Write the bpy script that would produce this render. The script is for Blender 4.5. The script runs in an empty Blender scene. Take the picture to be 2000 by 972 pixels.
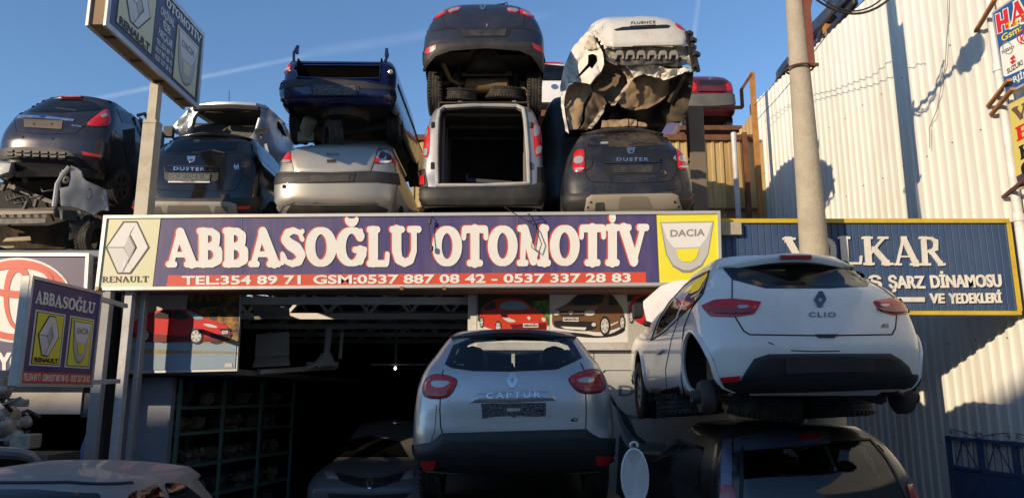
import bpy, bmesh, math, random
from mathutils import Vector, Matrix, noise
from mathutils.bvhtree import BVHTree
from mathutils.geometry import delaunay_2d_cdt
R = math.radians
rnd = random.Random(7)
scene = bpy.context.scene
COL = scene.collection

# ------------------------------------------------------------------ camera
FPX, PITCH, EYE = 1444.0, R(11), Vector((0, 0, 1.9))
cam_d = bpy.data.cameras.new('camera'); cam = bpy.data.objects.new('camera', cam_d); COL.objects.link(cam)
cam.location = EYE; cam.rotation_euler = (R(90) + PITCH, 0, 0)
cam_d.sensor_width = 36; cam_d.lens = FPX / 2000 * 36; cam_d.clip_end = 3000; cam_d.clip_start = 0.05
scene.camera = cam

# ------------------------------------------------------------------ sky, sun, exposure
SUN_EL, SUN_FROM = 15.5, Vector((-0.75, -0.66, 0))
world = bpy.data.worlds.new('World'); scene.world = world; world.use_nodes = True
wn, wl = world.node_tree.nodes, world.node_tree.links
bg = wn['Background']; bg.inputs['Strength'].default_value = 0.145
sky = wn.new('ShaderNodeTexSky'); sky.sky_type = 'NISHITA'; sky.sun_disc = False
sky.sun_elevation = R(SUN_EL); sky.sun_rotation = math.atan2(SUN_FROM.x, SUN_FROM.y)
sky.air_density = 1.0; sky.dust_density = 0.1; sky.ozone_density = 4.0; sky.altitude = 50
# two old vapour trails high in the sky
tcw = wn.new('ShaderNodeTexCoord'); prev = sky.outputs[0]
def trail(p, q, wid, amt):
    global prev
    def dirv(px, py):
        x = (px - 1000) / FPX; u = (486 - py) / FPX; return Vector((x, math.cos(PITCH) - u * math.sin(PITCH), math.sin(PITCH) + u * math.cos(PITCH))).normalized()
    a, b = dirv(*p), dirv(*q); n = a.cross(b).normalized(); mid = (a + b).normalized(); c = mid.dot(a)
    d1 = wn.new('ShaderNodeVectorMath'); d1.operation = 'DOT_PRODUCT'; wl.new(tcw.outputs['Generated'], d1.inputs[0]); d1.inputs[1].default_value = n
    ab = wn.new('ShaderNodeMath'); ab.operation = 'ABSOLUTE'; wl.new(d1.outputs['Value'], ab.inputs[0])
    mr = wn.new('ShaderNodeMapRange'); mr.interpolation_type = 'SMOOTHSTEP'; wl.new(ab.outputs[0], mr.inputs['Value']); mr.inputs['From Max'].default_value = wid; mr.inputs['To Min'].default_value = amt; mr.inputs['To Max'].default_value = 0
    d2 = wn.new('ShaderNodeVectorMath'); d2.operation = 'DOT_PRODUCT'; wl.new(tcw.outputs['Generated'], d2.inputs[0]); d2.inputs[1].default_value = mid
    m2 = wn.new('ShaderNodeMapRange'); m2.interpolation_type = 'SMOOTHSTEP'; wl.new(d2.outputs['Value'], m2.inputs['Value']); m2.inputs['From Min'].default_value = c; m2.inputs['From Max'].default_value = c + (1 - c) * .5
    nz = wn.new('ShaderNodeTexNoise'); nz.inputs['Scale'].default_value = 22; wl.new(tcw.outputs['Generated'], nz.inputs['Vector'])
    k1 = wn.new('ShaderNodeMath'); k1.operation = 'MULTIPLY'; wl.new(mr.outputs[0], k1.inputs[0]); wl.new(m2.outputs[0], k1.inputs[1])
    k2 = wn.new('ShaderNodeMath'); k2.operation = 'MULTIPLY'; wl.new(k1.outputs[0], k2.inputs[0]); wl.new(nz.outputs['Fac'], k2.inputs[1])
    mx = wn.new('ShaderNodeMix'); mx.data_type = 'RGBA'; wl.new(k2.outputs[0], mx.inputs['Factor']); wl.new(prev, mx.inputs['A']); mx.inputs['B'].default_value = (5.2, 5.6, 6.0, 1); prev = mx.outputs['Result']
trail((130, 205), (620, 105), .0045, .22); trail((1372, -60), (1352, 95), .005, .2); trail((560, 112), (1100, 25), .010, .10)
wl.new(prev, bg.inputs['Color'])
sun_d = bpy.data.lights.new('sun', 'SUN'); sun_d.energy = 3.6; sun_d.angle = R(0.5); sun_d.color = (1.0, 0.80, 0.56)
sun = bpy.data.objects.new('sun', sun_d); COL.objects.link(sun)
_sd = Vector((-SUN_FROM.x, -SUN_FROM.y, -math.tan(R(SUN_EL)) * SUN_FROM.length))
sun.rotation_euler = _sd.to_track_quat('-Z', 'Y').to_euler(); sun.location = (-20, -20, 20)
scene.view_settings.view_transform = 'Standard'; scene.view_settings.look = 'None'
scene.view_settings.exposure = 0.46; scene.view_settings.gamma = 1.0
scene.view_settings.use_curve_mapping = False

# ------------------------------------------------------------------ geometry of sight lines (used to read sizes off the photograph)
CP, SP = math.cos(PITCH), math.sin(PITCH)
def ray(px, py):
    x = (px - 1000) / FPX; u = (486 - py) / FPX
    return Vector((x, CP - u * SP, SP + u * CP))
def at(px, py, Y):
    d = ray(px, py); return EYE + d * (Y / d.y)
def proj(p):
    v = p - EYE; yc = v.y * CP + v.z * SP; uc = -v.y * SP + v.z * CP
    return (1000 + FPX * v.x / yc, 486 - FPX * uc / yc)
def hit(plane, px, py):
    p0, n = plane; d = ray(px, py); return EYE + d * ((p0 - EYE).dot(n) / d.dot(n))
def yplane(Y): return (Vector((0, Y, 0)), Vector((0, -1, 0)))

# ------------------------------------------------------------------ materials
MATS = {}
def mat(name, col, rough=0.5, metal=0.0, coat=0.0, dirt=0.0, dirtcol=(0.20, 0.15, 0.095), dscale=3.0, bump=0.0, bscale=60.0, spec=0.5, flake=0.0, streak=False):
    if name in MATS: return MATS[name]
    m = bpy.data.materials.new(name); m.use_nodes = True
    n, l = m.node_tree.nodes, m.node_tree.links
    b = n['Principled BSDF']
    b.inputs['Base Color'].default_value = (*col, 1); b.inputs['Roughness'].default_value = rough
    b.inputs['Metallic'].default_value = metal; b.inputs['Coat Weight'].default_value = coat
    b.inputs['Coat Roughness'].default_value = 0.06; b.inputs['Specular IOR Level'].default_value = spec
    if dirt > 0:
        tc = n.new('ShaderNodeTexCoord'); mp = n.new('ShaderNodeMapping'); l.new(tc.outputs['Object'], mp.inputs['Vector'])
        if streak: mp.inputs['Scale'].default_value = (1, 1, 0.12)
        n1 = n.new('ShaderNodeTexNoise'); n1.inputs['Scale'].default_value = dscale; n1.inputs['Detail'].default_value = 8; n1.inputs['Roughness'].default_value = 0.65
        l.new(mp.outputs[0], n1.inputs['Vector'])
        n2 = n.new('ShaderNodeTexNoise'); n2.inputs['Scale'].default_value = dscale * 13; n2.inputs['Detail'].default_value = 4
        l.new(mp.outputs[0], n2.inputs['Vector'])
        mx = n.new('ShaderNodeMath'); mx.operation = 'MULTIPLY_ADD'; l.new(n2.outputs['Fac'], mx.inputs[0]); mx.inputs[1].default_value = 0.35; l.new(n1.outputs['Fac'], mx.inputs[2])
        rp = n.new('ShaderNodeValToRGB'); rp.color_ramp.elements[0].position = 0.60; rp.color_ramp.elements[1].position = 0.97
        rp.color_ramp.elements[0].color = (0, 0, 0, 1); rp.color_ramp.elements[1].color = (dirt, dirt, dirt, 1)
        l.new(mx.outputs[0], rp.inputs['Fac'])
        mix = n.new('ShaderNodeMix'); mix.data_type = 'RGBA'; mix.inputs['A'].default_value = (*col, 1); mix.inputs['B'].default_value = (*dirtcol, 1)
        l.new(rp.outputs['Color'], mix.inputs['Factor']); l.new(mix.outputs['Result'], b.inputs['Base Color'])
        ra = n.new('ShaderNodeMath'); ra.operation = 'MULTIPLY_ADD'; l.new(rp.outputs['Color'], ra.inputs[0]); ra.inputs[1].default_value = max(0, 0.75 - rough); ra.inputs[2].default_value = rough
        l.new(ra.outputs[0], b.inputs['Roughness'])
        if metal > 0:
            me = n.new('ShaderNodeMath'); me.operation = 'MULTIPLY_ADD'; l.new(rp.outputs['Color'], me.inputs[0]); me.inputs[1].default_value = -metal; me.inputs[2].default_value = metal
            l.new(me.outputs[0], b.inputs['Metallic'])
        if coat > 0:
            ce = n.new('ShaderNodeMath'); ce.operation = 'MULTIPLY_ADD'; l.new(rp.outputs['Color'], ce.inputs[0]); ce.inputs[1].default_value = -coat; ce.inputs[2].default_value = coat
            l.new(ce.outputs[0], b.inputs['Coat Weight'])
    if bump > 0:
        tc = n.new('ShaderNodeTexCoord'); nb = n.new('ShaderNodeTexNoise'); nb.inputs['Scale'].default_value = bscale; nb.inputs['Detail'].default_value = 6
        l.new(tc.outputs['Object'], nb.inputs['Vector']); bp = n.new('ShaderNodeBump'); bp.inputs['Strength'].default_value = bump; bp.inputs['Distance'].default_value = 0.02
        l.new(nb.outputs['Fac'], bp.inputs['Height']); l.new(bp.outputs[0], b.inputs['Normal'])
    MATS[name] = m; return m
def glass(name, tint=(0.35, 0.4, 0.38), refl=0.1, rough=0.02):
    if name in MATS: return MATS[name]
    m = bpy.data.materials.new(name); m.use_nodes = True; n, l = m.node_tree.nodes, m.node_tree.links
    n.remove(n['Principled BSDF']); out = n['Material Output']
    t = n.new('ShaderNodeBsdfTransparent'); t.inputs[0].default_value = (*tint, 1)
    g = n.new('ShaderNodeBsdfGlossy'); g.inputs['Roughness'].default_value = rough
    f = n.new('ShaderNodeFresnel'); f.inputs['IOR'].default_value = 1.5
    a = n.new('ShaderNodeMath'); a.operation = 'MULTIPLY_ADD'; a.inputs[1].default_value = 0.9; a.inputs[2].default_value = refl * 0.3; l.new(f.outputs[0], a.inputs[0])
    mx = n.new('ShaderNodeMixShader'); l.new(a.outputs[0], mx.inputs[0]); l.new(t.outputs[0], mx.inputs[1]); l.new(g.outputs[0], mx.inputs[2])
    l.new(mx.outputs[0], out.inputs['Surface']); MATS[name] = m; return m

# ------------------------------------------------------------------ objects
BASE = {}
def thing(name, label, cat, loc=(0, 0, 0), group=None):
    o = bpy.data.objects.new(name, None); COL.objects.link(o); o.location = loc; o.empty_display_size = 0.2
    o['label'] = label; o['category'] = cat
    if group: o['group'] = group
    BASE[o.name] = Vector(loc); return o
def tag(o, label, cat, group=None):
    o['label'] = label; o['category'] = cat
    if group: o['group'] = group
    return o
def link_mesh(name, verts, faces, mats, parent=None, midx=None, smooth=True, angle=35, origin=None):
    me = bpy.data.meshes.new(name); base = BASE[parent.name] if parent else (Vector(origin) if origin else Vector((0, 0, 0)))
    me.from_pydata([tuple(Vector(v) - base) for v in verts], [], faces)
    if not isinstance(mats, (list, tuple)): mats = [mats]
    for m in mats: me.materials.append(m)
    if midx: me.polygons.foreach_set('material_index', midx)
    me.update()
    if smooth:
        me.polygons.foreach_set('use_smooth', [True] * len(me.polygons)); me.set_sharp_from_angle(angle=R(angle))
    o = bpy.data.objects.new(name, me); COL.objects.link(o); BASE[o.name] = base
    if parent: o.parent = parent
    elif origin: o.location = origin
    return o
class MB:
    def __init__(s): s.v = []; s.f = []; s.m = []; s.mats = []
    def _mi(s, m):
        if m is None: return 0
        if m not in s.mats: s.mats.append(m)
        return s.mats.index(m)
    def raw(s, vs, fs, m=None):
        o = len(s.v); s.v += [Vector(v) for v in vs]; s.f += [[i + o for i in f] for f in fs]; s.m += [s._mi(m)] * len(fs); return s
    def box(s, a, b, m=None):
        x0, y0, z0 = a; x1, y1, z1 = b
        return s.hexa([(x0, y0, z0), (x1, y0, z0), (x1, y1, z0), (x0, y1, z0), (x0, y0, z1), (x1, y0, z1), (x1, y1, z1), (x0, y1, z1)], m)
    def hexa(s, v, m=None):
        return s.raw(v, [[3, 2, 1, 0], [4, 5, 6, 7], [0, 1, 5, 4], [1, 2, 6, 5], [2, 3, 7, 6], [3, 0, 4, 7]], m)
    def bar(s, p, q, w, h=None, m=None, up=(0, 0, 1)):
        p, q, up = Vector(p), Vector(q), Vector(up); h = h or w; d = (q - p).normalized()
        a = d.cross(up)
        if a.length < 1e-3: a = d.cross(Vector((1, 0, 0)))
        a.normalize(); b = a.cross(d); a *= w / 2; b *= h / 2
        return s.hexa([p - a - b, p + a - b, q + a - b, q - a - b, p - a + b, p + a + b, q + a + b, q - a + b], m)
    def tube(s, pts, r, n=8, m=None, closed=False, cap=True):
        pts = [Vector(p) for p in pts]; k = len(pts); rs = r if isinstance(r, (list, tuple)) else [r] * k
        o = len(s.v); ref = None; fs = []
        for i, p in enumerate(pts):
            if closed: d = pts[(i + 1) % k] - pts[i - 1]
            else: d = pts[min(i + 1, k - 1)] - pts[max(i - 1, 0)]
            d.normalize()
            if ref is None: ref = d.cross(Vector((0.13, 0.27, 1))); 
            ref = (ref - d * ref.dot(d))
            if ref.length < 1e-5: ref = d.orthogonal()
            ref.normalize(); b = d.cross(ref)
            for j in range(n):
                a = 2 * math.pi * j / n; s.v.append(p + (ref * math.cos(a) + b * math.sin(a)) * rs[i])
        for i in range(k if closed else k - 1):
            i2 = (i + 1) % k
            for j in range(n): fs.append([o + i * n + j, o + i * n + (j + 1) % n, o + i2 * n + (j + 1) % n, o + i2 * n + j])
        if cap and not closed: fs.append([o + j for j in range(n)][::-1]); fs.append([o + (k - 1) * n + j for j in range(n)])
        s.f += fs; s.m += [s._mi(m)] * len(fs); return s
    def lathe(s, prof, c, axis=(0, 0, 1), n=32, m=None):
        c, ax = Vector(c), Vector(axis).normalized(); a = ax.orthogonal().normalized(); b = ax.cross(a); o = len(s.v); fs = []
        for r, h in prof:
            for j in range(n):
                t = 2 * math.pi * j / n; s.v.append(c + ax * h + (a * math.cos(t) + b * math.sin(t)) * r)
        for i in range(len(prof) - 1):
            for j in range(n): fs.append([o + i * n + j, o + i * n + (j + 1) % n, o + (i + 1) * n + (j + 1) % n, o + (i + 1) * n + j])
        s.f += fs; s.m += [s._mi(m)] * len(fs); return s
    def build(s, name, m, parent=None, bevel=0, smooth=True, angle=35, origin=None):
        mats = s.mats if s.mats else [m]
        o = link_mesh(name, s.v, s.f, mats, parent, s.m if s.mats else None, smooth, angle, origin)
        bm = bmesh.new(); bm.from_mesh(o.data)
        bmesh.ops.recalc_face_normals(bm, faces=bm.faces)
        if bevel:
            es = [e for e in bm.edges if len(e.link_faces) == 2 and e.calc_face_angle(0) > R(30)]
            bmesh.ops.bevel(bm, geom=es, offset=bevel, segments=1, affect='EDGES', clamp_overlap=True)
        bm.to_mesh(o.data); bm.free()
        if smooth:
            o.data.polygons.foreach_set('use_smooth', [True] * len(o.data.polygons)); o.data.set_sharp_from_angle(angle=R(angle))
        return o

# ------------------------------------------------------------------ 2D shapes
def chaikin(p, n=2):
    for _ in range(n):
        q = []
        for i in range(len(p)):
            a, b = p[i], p[(i + 1) % len(p)]
            q.append((a[0] * .75 + b[0] * .25, a[1] * .75 + b[1] * .25)); q.append((a[0] * .25 + b[0] * .75, a[1] * .25 + b[1] * .75))
        p = q
    return p
def rnd_poly(p, r=0.25, k=4):      # round the corners of a polygon, r = share of the shorter edge
    out = []
    for i in range(len(p)):
        a, b, c = Vector(p[i - 1]), Vector(p[i]), Vector(p[(i + 1) % len(p)])
        L = min((a - b).length, (c - b).length) * r; u = b + (a - b).normalized() * L; w = b + (c - b).normalized() * L
        for j in range(k + 1):
            t = j / k; q = u * (1 - t) ** 2 + b * 2 * t * (1 - t) + w * t * t; out.append((q.x, q.y))
    return out
def ell(cx, cy, rx, ry, n=40, a0=0, a1=360, rot=0):
    o = []
    c, s_ = math.cos(R(rot)), math.sin(R(rot)); k = n if abs(a1 - a0) >= 360 else n + 1
    for i in range(k):
        t = R(a0 + (a1 - a0) * i / n); x, y = rx * math.cos(t), ry * math.sin(t); o.append((cx + x * c - y * s_, cy + x * s_ + y * c))
    return o
def inside(p, poly):
    x, y = p; r = False; j = len(poly) - 1
    for i in range(len(poly)):
        xi, yi = poly[i]; xj, yj = poly[j]
        if (yi > y) != (yj > y) and x < (xj - xi) * (y - yi) / (yj - yi) + xi: r = not r
        j = i
    return r
def densify(p, step, closed=True):
    o = []
    k = len(p) if closed else len(p) - 1
    for i in range(k):
        a, b = Vector(p[i]), Vector(p[(i + 1) % len(p)]); n = max(1, int((b - a).length / step + .5))
        for j in range(n): q = a.lerp(b, j / n); o.append((q.x, q.y))
    if not closed: o.append(tuple(p[-1]))
    return o
def tri2d(polys, holes=(), step=None):
    vs, es, fs = [], [], []
    for p in polys:
        if step: p = densify(p, step)
        if sum(a[0] * b[1] - b[0] * a[1] for a, b in zip(p, list(p[1:]) + [p[0]])) < 0: p = list(p)[::-1]
        o = len(vs); vs += [Vector(q) for q in p]; fs.append(list(range(o, o + len(p))))
    for p in holes:
        if step: p = densify(p, step)
        o = len(vs); vs += [Vector(q) for q in p]; es += [(o + i, o + (i + 1) % len(p)) for i in range(len(p))]
    if step:
        xs = [v.x for v in vs]; ys = [v.y for v in vs]; x = min(xs) + step * .5; row = 0
        y = min(ys) + step * .5
        while y < max(ys):
            x = min(xs) + step * (.5 if row % 2 else .0)
            while x < max(xs):
                if any(inside((x, y), p) for p in polys): vs.append(Vector((x, y)))
                x += step
            y += step * .87; row += 1
    r = delaunay_2d_cdt(vs, es, fs, 1, 1e-4)
    V = r[0]; Fc = [f for f, og in zip(r[2], r[5]) if og]
    if holes:
        Fc = [f for f in Fc if not any(inside(tuple(sum((V[i] for i in f), Vector((0, 0))) / len(f)), h) for h in holes)]
    return [tuple(v) for v in V], [list(f) for f in Fc]

# ---- block letters drawn as strokes (unit cap height)
def _arc(cx, cy, rx, ry, a0, a1, n=12): return [(cx + rx * math.cos(R(a0 + (a1 - a0) * i / n)), cy + ry * math.sin(R(a0 + (a1 - a0) * i / n))) for i in range(n + 1)]
def _tops(x0, x1, y=.93, r=.07): return ([(x0, y), (x1, y)], r)
GL = {
 'A': (1.0, [([(.15, .08), (.42, .88)], .075), ([(.45, .88), (.83, .1)], .13), ([(.25, .32), (.7, .32)], .055), _tops(.06, .27, .07, .065), _tops(.66, .97, .07, .07)]),
 'B': (.84, [([(.2, .12), (.2, .88)], .135), _tops(.07, .3), _tops(.07, .3, .07), ([(.25, .92), (.48, .91), (.62, .8), (.6, .62), (.46, .54), (.25, .53)], [.07, .08, .11, .11, .08, .06]), ([(.25, .53), (.5, .52), (.67, .4), (.67, .2), (.5, .09), (.25, .07)], [.06, .08, .13, .13, .09, .07])]),
 'S': (.84, [([(.72, .72), (.65, .87), (.45, .93), (.24, .86), (.18, .7), (.33, .57), (.56, .46), (.69, .3), (.63, .14), (.42, .07), (.22, .12), (.11, .3)], [.05, .05, .065, .09, .12, .135, .14, .13, .1, .07, .05, .05]), ([(.74, .7), (.74, .9)], .05), ([(.09, .1), (.09, .32)], .05)]),
 'O': (1.0, [(_arc(.5, .5, .35, .42, 0, 360, 24), [.07 + .075 * abs(math.cos(R(15 * i))) ** 1.3 for i in range(25)])]),
 'G': (1.0, [(_arc(.5, .5, .36, .42, 40, 335, 22), [.06 + .09 * abs(math.cos(R(40 + 295 * i / 22))) ** 1.3 for i in range(23)]), ([(.6, .42), (.92, .42)], .065), ([(.78, .42), (.78, .15)], .1), ([(.8, .7), (.8, .9)], .05)]),
 'L': (.74, [([(.2, .12), (.2, .88)], .135), _tops(.07, .34), ([(.07, .07), (.62, .07)], .07), ([(.64, .1), (.66, .3)], .06)]),
 'U': (1.0, [([(.22, .9), (.22, .4), (.28, .18), (.48, .08), (.68, .15), (.78, .38), (.78, .9)], [.135, .135, .11, .085, .085, .075, .075]), _tops(.07, .4), _tops(.64, .94)]),
 'T': (.9, [([(.45, .1), (.45, .9)], .135), _tops(.26, .64, .07), ([(.1, .92), (.8, .92)], .08), ([(.08, .9), (.07, .72)], .065), ([(.82, .9), (.83, .72)], .065)]),
 'M': (1.12, [([(.18, .08), (.22, .9)], .075), ([(.25, .9), (.55, .14)], .12), ([(.57, .12), (.83, .9)], .06), ([(.93, .1), (.88, .9)], .125), _tops(.06, .3, .07, .065), _tops(.75, 1.06, .07), _tops(.08, .28), _tops(.86, 1.0)]),
 'I': (.46, [([(.23, .1), (.23, .9)], .135), _tops(.07, .39), _tops(.07, .39, .07)]),
 'V': (.96, [([(.16, .9), (.5, .12)], .135), ([(.52, .12), (.8, .9)], .07), _tops(.04, .34), _tops(.68, .94)]),
 'R': (.95, [([(.2, .12), (.2, .88)], .125), _tops(.07, .3), _tops(.07, .36, .07), ([(.25, .92), (.5, .91), (.65, .8), (.63, .6), (.46, .5), (.25, .49)], [.07, .08, .11, .11, .08, .06]), ([(.46, .48), (.76, .1)], .11), _tops(.72, .9, .07)]),
 'E': (.8, [([(.2, .12), (.2, .88)], .125), ([(.07, .93), (.68, .93)], .07), ([(.07, .07), (.7, .07)], .07), ([(.25, .5), (.52, .5)], .06), ([(.69, .9), (.69, .74)], .055), ([(.72, .1), (.72, .28)], .055), ([(.53, .4), (.53, .6)], .045)]),
 'N': (1.0, [([(.2, .08), (.2, .92)], .08), ([(.2, .9), (.78, .1)], .12), ([(.82, .08), (.82, .92)], .075), _tops(.06, .32, .07), _tops(.06, .24), _tops(.68, .95)]),
 'K': (.98, [([(.2, .12), (.2, .88)], .13), _tops(.07, .34), _tops(.07, .34, .07), ([(.28, .42), (.72, .9)], .07), ([(.42, .55), (.78, .1)], .125), _tops(.6, .86), _tops(.66, .95, .07)]),
 ' ': (.32, []),
}
GL['Ğ'] = (1.0, GL['G'][1] + [(_arc(.5, 1.24, .17, .13, 200, 340, 8), [.05, .06, .075, .085, .09, .085, .075, .06, .05])])
GL['İ'] = (.46, GL['I'][1] + [([(.23, 1.17), (.23, 1.19)], .1)])
def fat_polys(text, grow=0.0, square=False, dx=0, dy=0):
    polys = []; x = 0
    for ch in text:
        w, st = GL[ch]
        for pts, r in st:
            rs = [q + grow for q in (r if isinstance(r, list) else [r] * len(pts))]
            for i, p in enumerate(pts):
                k = rs[i]
                if square: polys.append([(x + dx + p[0] - k, dy + p[1] - k), (x + dx + p[0] + k, dy + p[1] - k), (x + dx + p[0] + k, dy + p[1] + k), (x + dx + p[0] - k, dy + p[1] + k)])
                else: polys.append(ell(x + dx + p[0], dy + p[1], k, k, 14))
                if i < len(pts) - 1:
                    a, b = Vector(p), Vector(pts[i + 1]); d = (b - a)
                    if d.length < 1e-6: continue
                    nrm = Vector((-d.y, d.x)).normalized(); kb = rs[i + 1]
                    polys.append([(x + dx + q.x, dy + q.y) for q in (a + nrm * k, a - nrm * k, b - nrm * kb, b + nrm * kb)])
        x += w
    return polys, x
_TC = {}
def text2d(body, bold=0.0, shear=0.0, space=1.0):
    key = (body, bold, shear, space)
    if key in _TC: return _TC[key]
    c = bpy.data.curves.new('t', 'FONT'); c.body = body; c.offset = bold; c.shear = shear; c.space_character = space; c.resolution_u = 3
    o = bpy.data.objects.new('t', c); COL.objects.link(o)
    dg = bpy.context.evaluated_depsgraph_get(); m = bpy.data.meshes.new_from_object(o.evaluated_get(dg))
    V = [(v.co.x, v.co.y) for v in m.vertices]; Fc = [list(p.vertices) for p in m.polygons]
    bpy.data.objects.remove(o); bpy.data.curves.remove(c); bpy.data.meshes.remove(m)
    x0 = min(v[0] for v in V); x1 = max(v[0] for v in V)
    V = [((v[0] - x0) / (x1 - x0), v[1] / 0.69) for v in V]
    _TC[key] = (V, Fc); return V, Fc
def bil(c, u, v):      # c = TL, TR, BR, BL
    tl, tr, br, bl = [Vector(q) for q in c]; q = (bl * (1 - u) + br * u) * (1 - v) + (tl * (1 - u) + tr * u) * v
    return (q.x, q.y)
class Sheet:
    """printed graphics on a flat plane: coloured layers, each a little proud of the one below"""
    def __init__(s, plane, gap=0.0025): s.pl = plane; s.gap = gap; s.v = []; s.f = []; s.m = []; s.mats = []
    def put(s, V, Fc, m, layer):
        if m not in s.mats: s.mats.append(m)
        o = len(s.v); n = s.pl[1] * s.gap * layer
        s.v += [hit(s.pl, *p) + n for p in V]; s.f += [[i + o for i in f] for f in Fc]; s.m += [s.mats.index(m)] * len(Fc)
        return s
    def poly(s, p, m, layer=1, holes=(), more=()):
        V, Fc = tri2d([p, *more], holes); return s.put(V, Fc, m, layer)
    def text(s, body, c, m, layer=2, bold=0.0, shear=0, space=1.0):
        V, Fc = text2d(body, bold, shear, space); return s.put([bil(c, *p) for p in V], Fc, m, layer)
    def fat(s, body, c, m, layer=2, grow=0, square=False, dx=0, dy=0):
        P, w = fat_polys(body, grow, square, dx, dy); V, Fc = tri2d(P); bb = [(min(q[0] for q in p), max(q[0] for q in p), min(q[1] for q in p), max(q[1] for q in p), p) for p in P]
        def keep(f):
            x = sum(V[i][0] for i in f) / len(f); y = sum(V[i][1] for i in f) / len(f)
            return any(a <= x <= b and c_ <= y <= d and inside((x, y), p) for a, b, c_, d, p in bb)
        Fc = [f for f in Fc if keep(f)]; return s.put([bil(c, p[0] / w, p[1]) for p in V], Fc, m, layer)
    def build(s, name, parent): 
        o = link_mesh(name, s.v, s.f, s.mats, parent, s.m, smooth=False)
        n = s.pl[1]; flip = [p.index for p in o.data.polygons if p.normal.dot(n) < 0]
        if flip:
            bm = bmesh.new(); bm.from_mesh(o.data); bm.faces.ensure_lookup_table(); bmesh.ops.reverse_faces(bm, faces=[bm.faces[i] for i in flip]); bm.to_mesh(o.data); bm.free()
        return o
def slab(px, plane, depth, mb, m=None):     # four photo corners on a plane, given real thickness behind it
    a = [hit(plane, *p) for p in px]; n = plane[1] * depth; return mb.hexa([a[3], a[2], a[2] - n, a[3] - n, a[0], a[1], a[1] - n, a[0] - n], m)
# ================================================================== materials
WHITE = mat('white paint', (0.74, 0.73, 0.70), 0.5, dirt=0.5, dscale=2.0)
ALU = mat('aluminium frame', (0.62, 0.61, 0.58), 0.42, 0.5, dirt=0.3, dscale=5)
NAVY = mat('navy vinyl', (0.068, 0.055, 0.17), 0.42, dirt=0.5, dirtcol=(0.19, 0.16, 0.22), dscale=1.7, streak=True)
CREAM = mat('white vinyl', (0.80, 0.79, 0.74), 0.45, dirt=0.25, dirtcol=(0.6, 0.52, 0.40), dscale=2)
PALEY = mat('pale yellow vinyl', (0.70, 0.68, 0.42), 0.45, dirt=0.5, dirtcol=(0.72, 0.70, 0.62), dscale=1.2)
YEL = mat('yellow vinyl', (0.80, 0.72, 0.035), 0.45, dirt=0.35, dirtcol=(0.8, 0.74, 0.3), dscale=1.5)
RED = mat('red vinyl', (0.66, 0.075, 0.035), 0.45, dirt=0.2, dscale=2)
G1 = mat('silver print light', (0.74, 0.73, 0.70), 0.5); G2 = mat('silver print mid', (0.52, 0.51, 0.49), 0.5)
G3 = mat('silver print dark', (0.26, 0.25, 0.23), 0.5); GA = mat('silver print pale', (0.66, 0.65, 0.62), 0.5); BRN = mat('dark outline print', (0.055, 0.04, 0.03), 0.5)
BLACKP = mat('black print', (0.012, 0.012, 0.014), 0.5)
STEELW = mat('white painted steel', (0.56, 0.57, 0.58), 0.45, dirt=0.6, dscale=2.2)
RUST = mat('rusty steel', (0.12, 0.045, 0.022), 0.8, dirt=0.8, dirtcol=(0.26, 0.11, 0.045), dscale=5)
RUSTO = mat('orange rust steel', (0.42, 0.2, 0.05), 0.8, dirt=0.8, dirtcol=(0.2, 0.07, 0.02), dscale=5)
CONC = mat('concrete', (0.42, 0.37, 0.28), 0.9, dirt=0.6, dirtcol=(0.22, 0.19, 0.15), dscale=4, bump=0.5, bscale=40)
CORR = mat('white corrugated sheet', (0.71, 0.70, 0.645), 0.45, dirt=0.6, dirtcol=(0.46, 0.41, 0.33), dscale=1.1, streak=True)
CORRY = mat('stained yellow corrugated sheet', (0.50, 0.38, 0.17), 0.6, dirt=0.9, dirtcol=(0.24, 0.12, 0.04), dscale=1.6, streak=True)
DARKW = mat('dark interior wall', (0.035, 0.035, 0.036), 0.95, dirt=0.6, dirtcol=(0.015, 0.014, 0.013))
BLUEG = mat('blue grey wall paint', (0.25, 0.28, 0.33), 0.8, dirt=0.6, dirtcol=(0.14, 0.14, 0.15), dscale=2)
BLUEP = mat('blue steel paint', (0.03, 0.085, 0.22), 0.5, dirt=0.5, dscale=4)
TEAL = mat('teal shelf paint', (0.07, 0.16, 0.15), 0.6, dirt=0.5)
ASPH = mat('asphalt', (0.13, 0.125, 0.115), 0.92, dirt=0.6, dirtcol=(0.2, 0.18, 0.15), dscale=0.7, bump=0.6, bscale=90)
SOOT = mat('grimy cast metal', (0.10, 0.095, 0.085), 0.6, 0.4, dirt=0.8, dirtcol=(0.05, 0.035, 0.02), dscale=9)
CAST = mat('oily cast aluminium', (0.42, 0.39, 0.33), 0.5, 0.5, dirt=0.9, dirtcol=(0.13, 0.09, 0.05), dscale=9)
BLACKPL = mat('black plastic', (0.016, 0.016, 0.017), 0.5, dirt=0.55, dirtcol=(0.07, 0.06, 0.045), dscale=6)
RUBBER = mat('tyre rubber', (0.022, 0.021, 0.02), 0.85, dirt=0.9, dirtcol=(0.10, 0.085, 0.06), dscale=12)

# ================================================================== ground
o = MB().raw([(-150, -150, 0), (150, -150, 0), (150, 150, 0), (-150, 150, 0)], [[0, 1, 2, 3]]).build('ground', ASPH); o['kind'] = 'structure'

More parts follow.
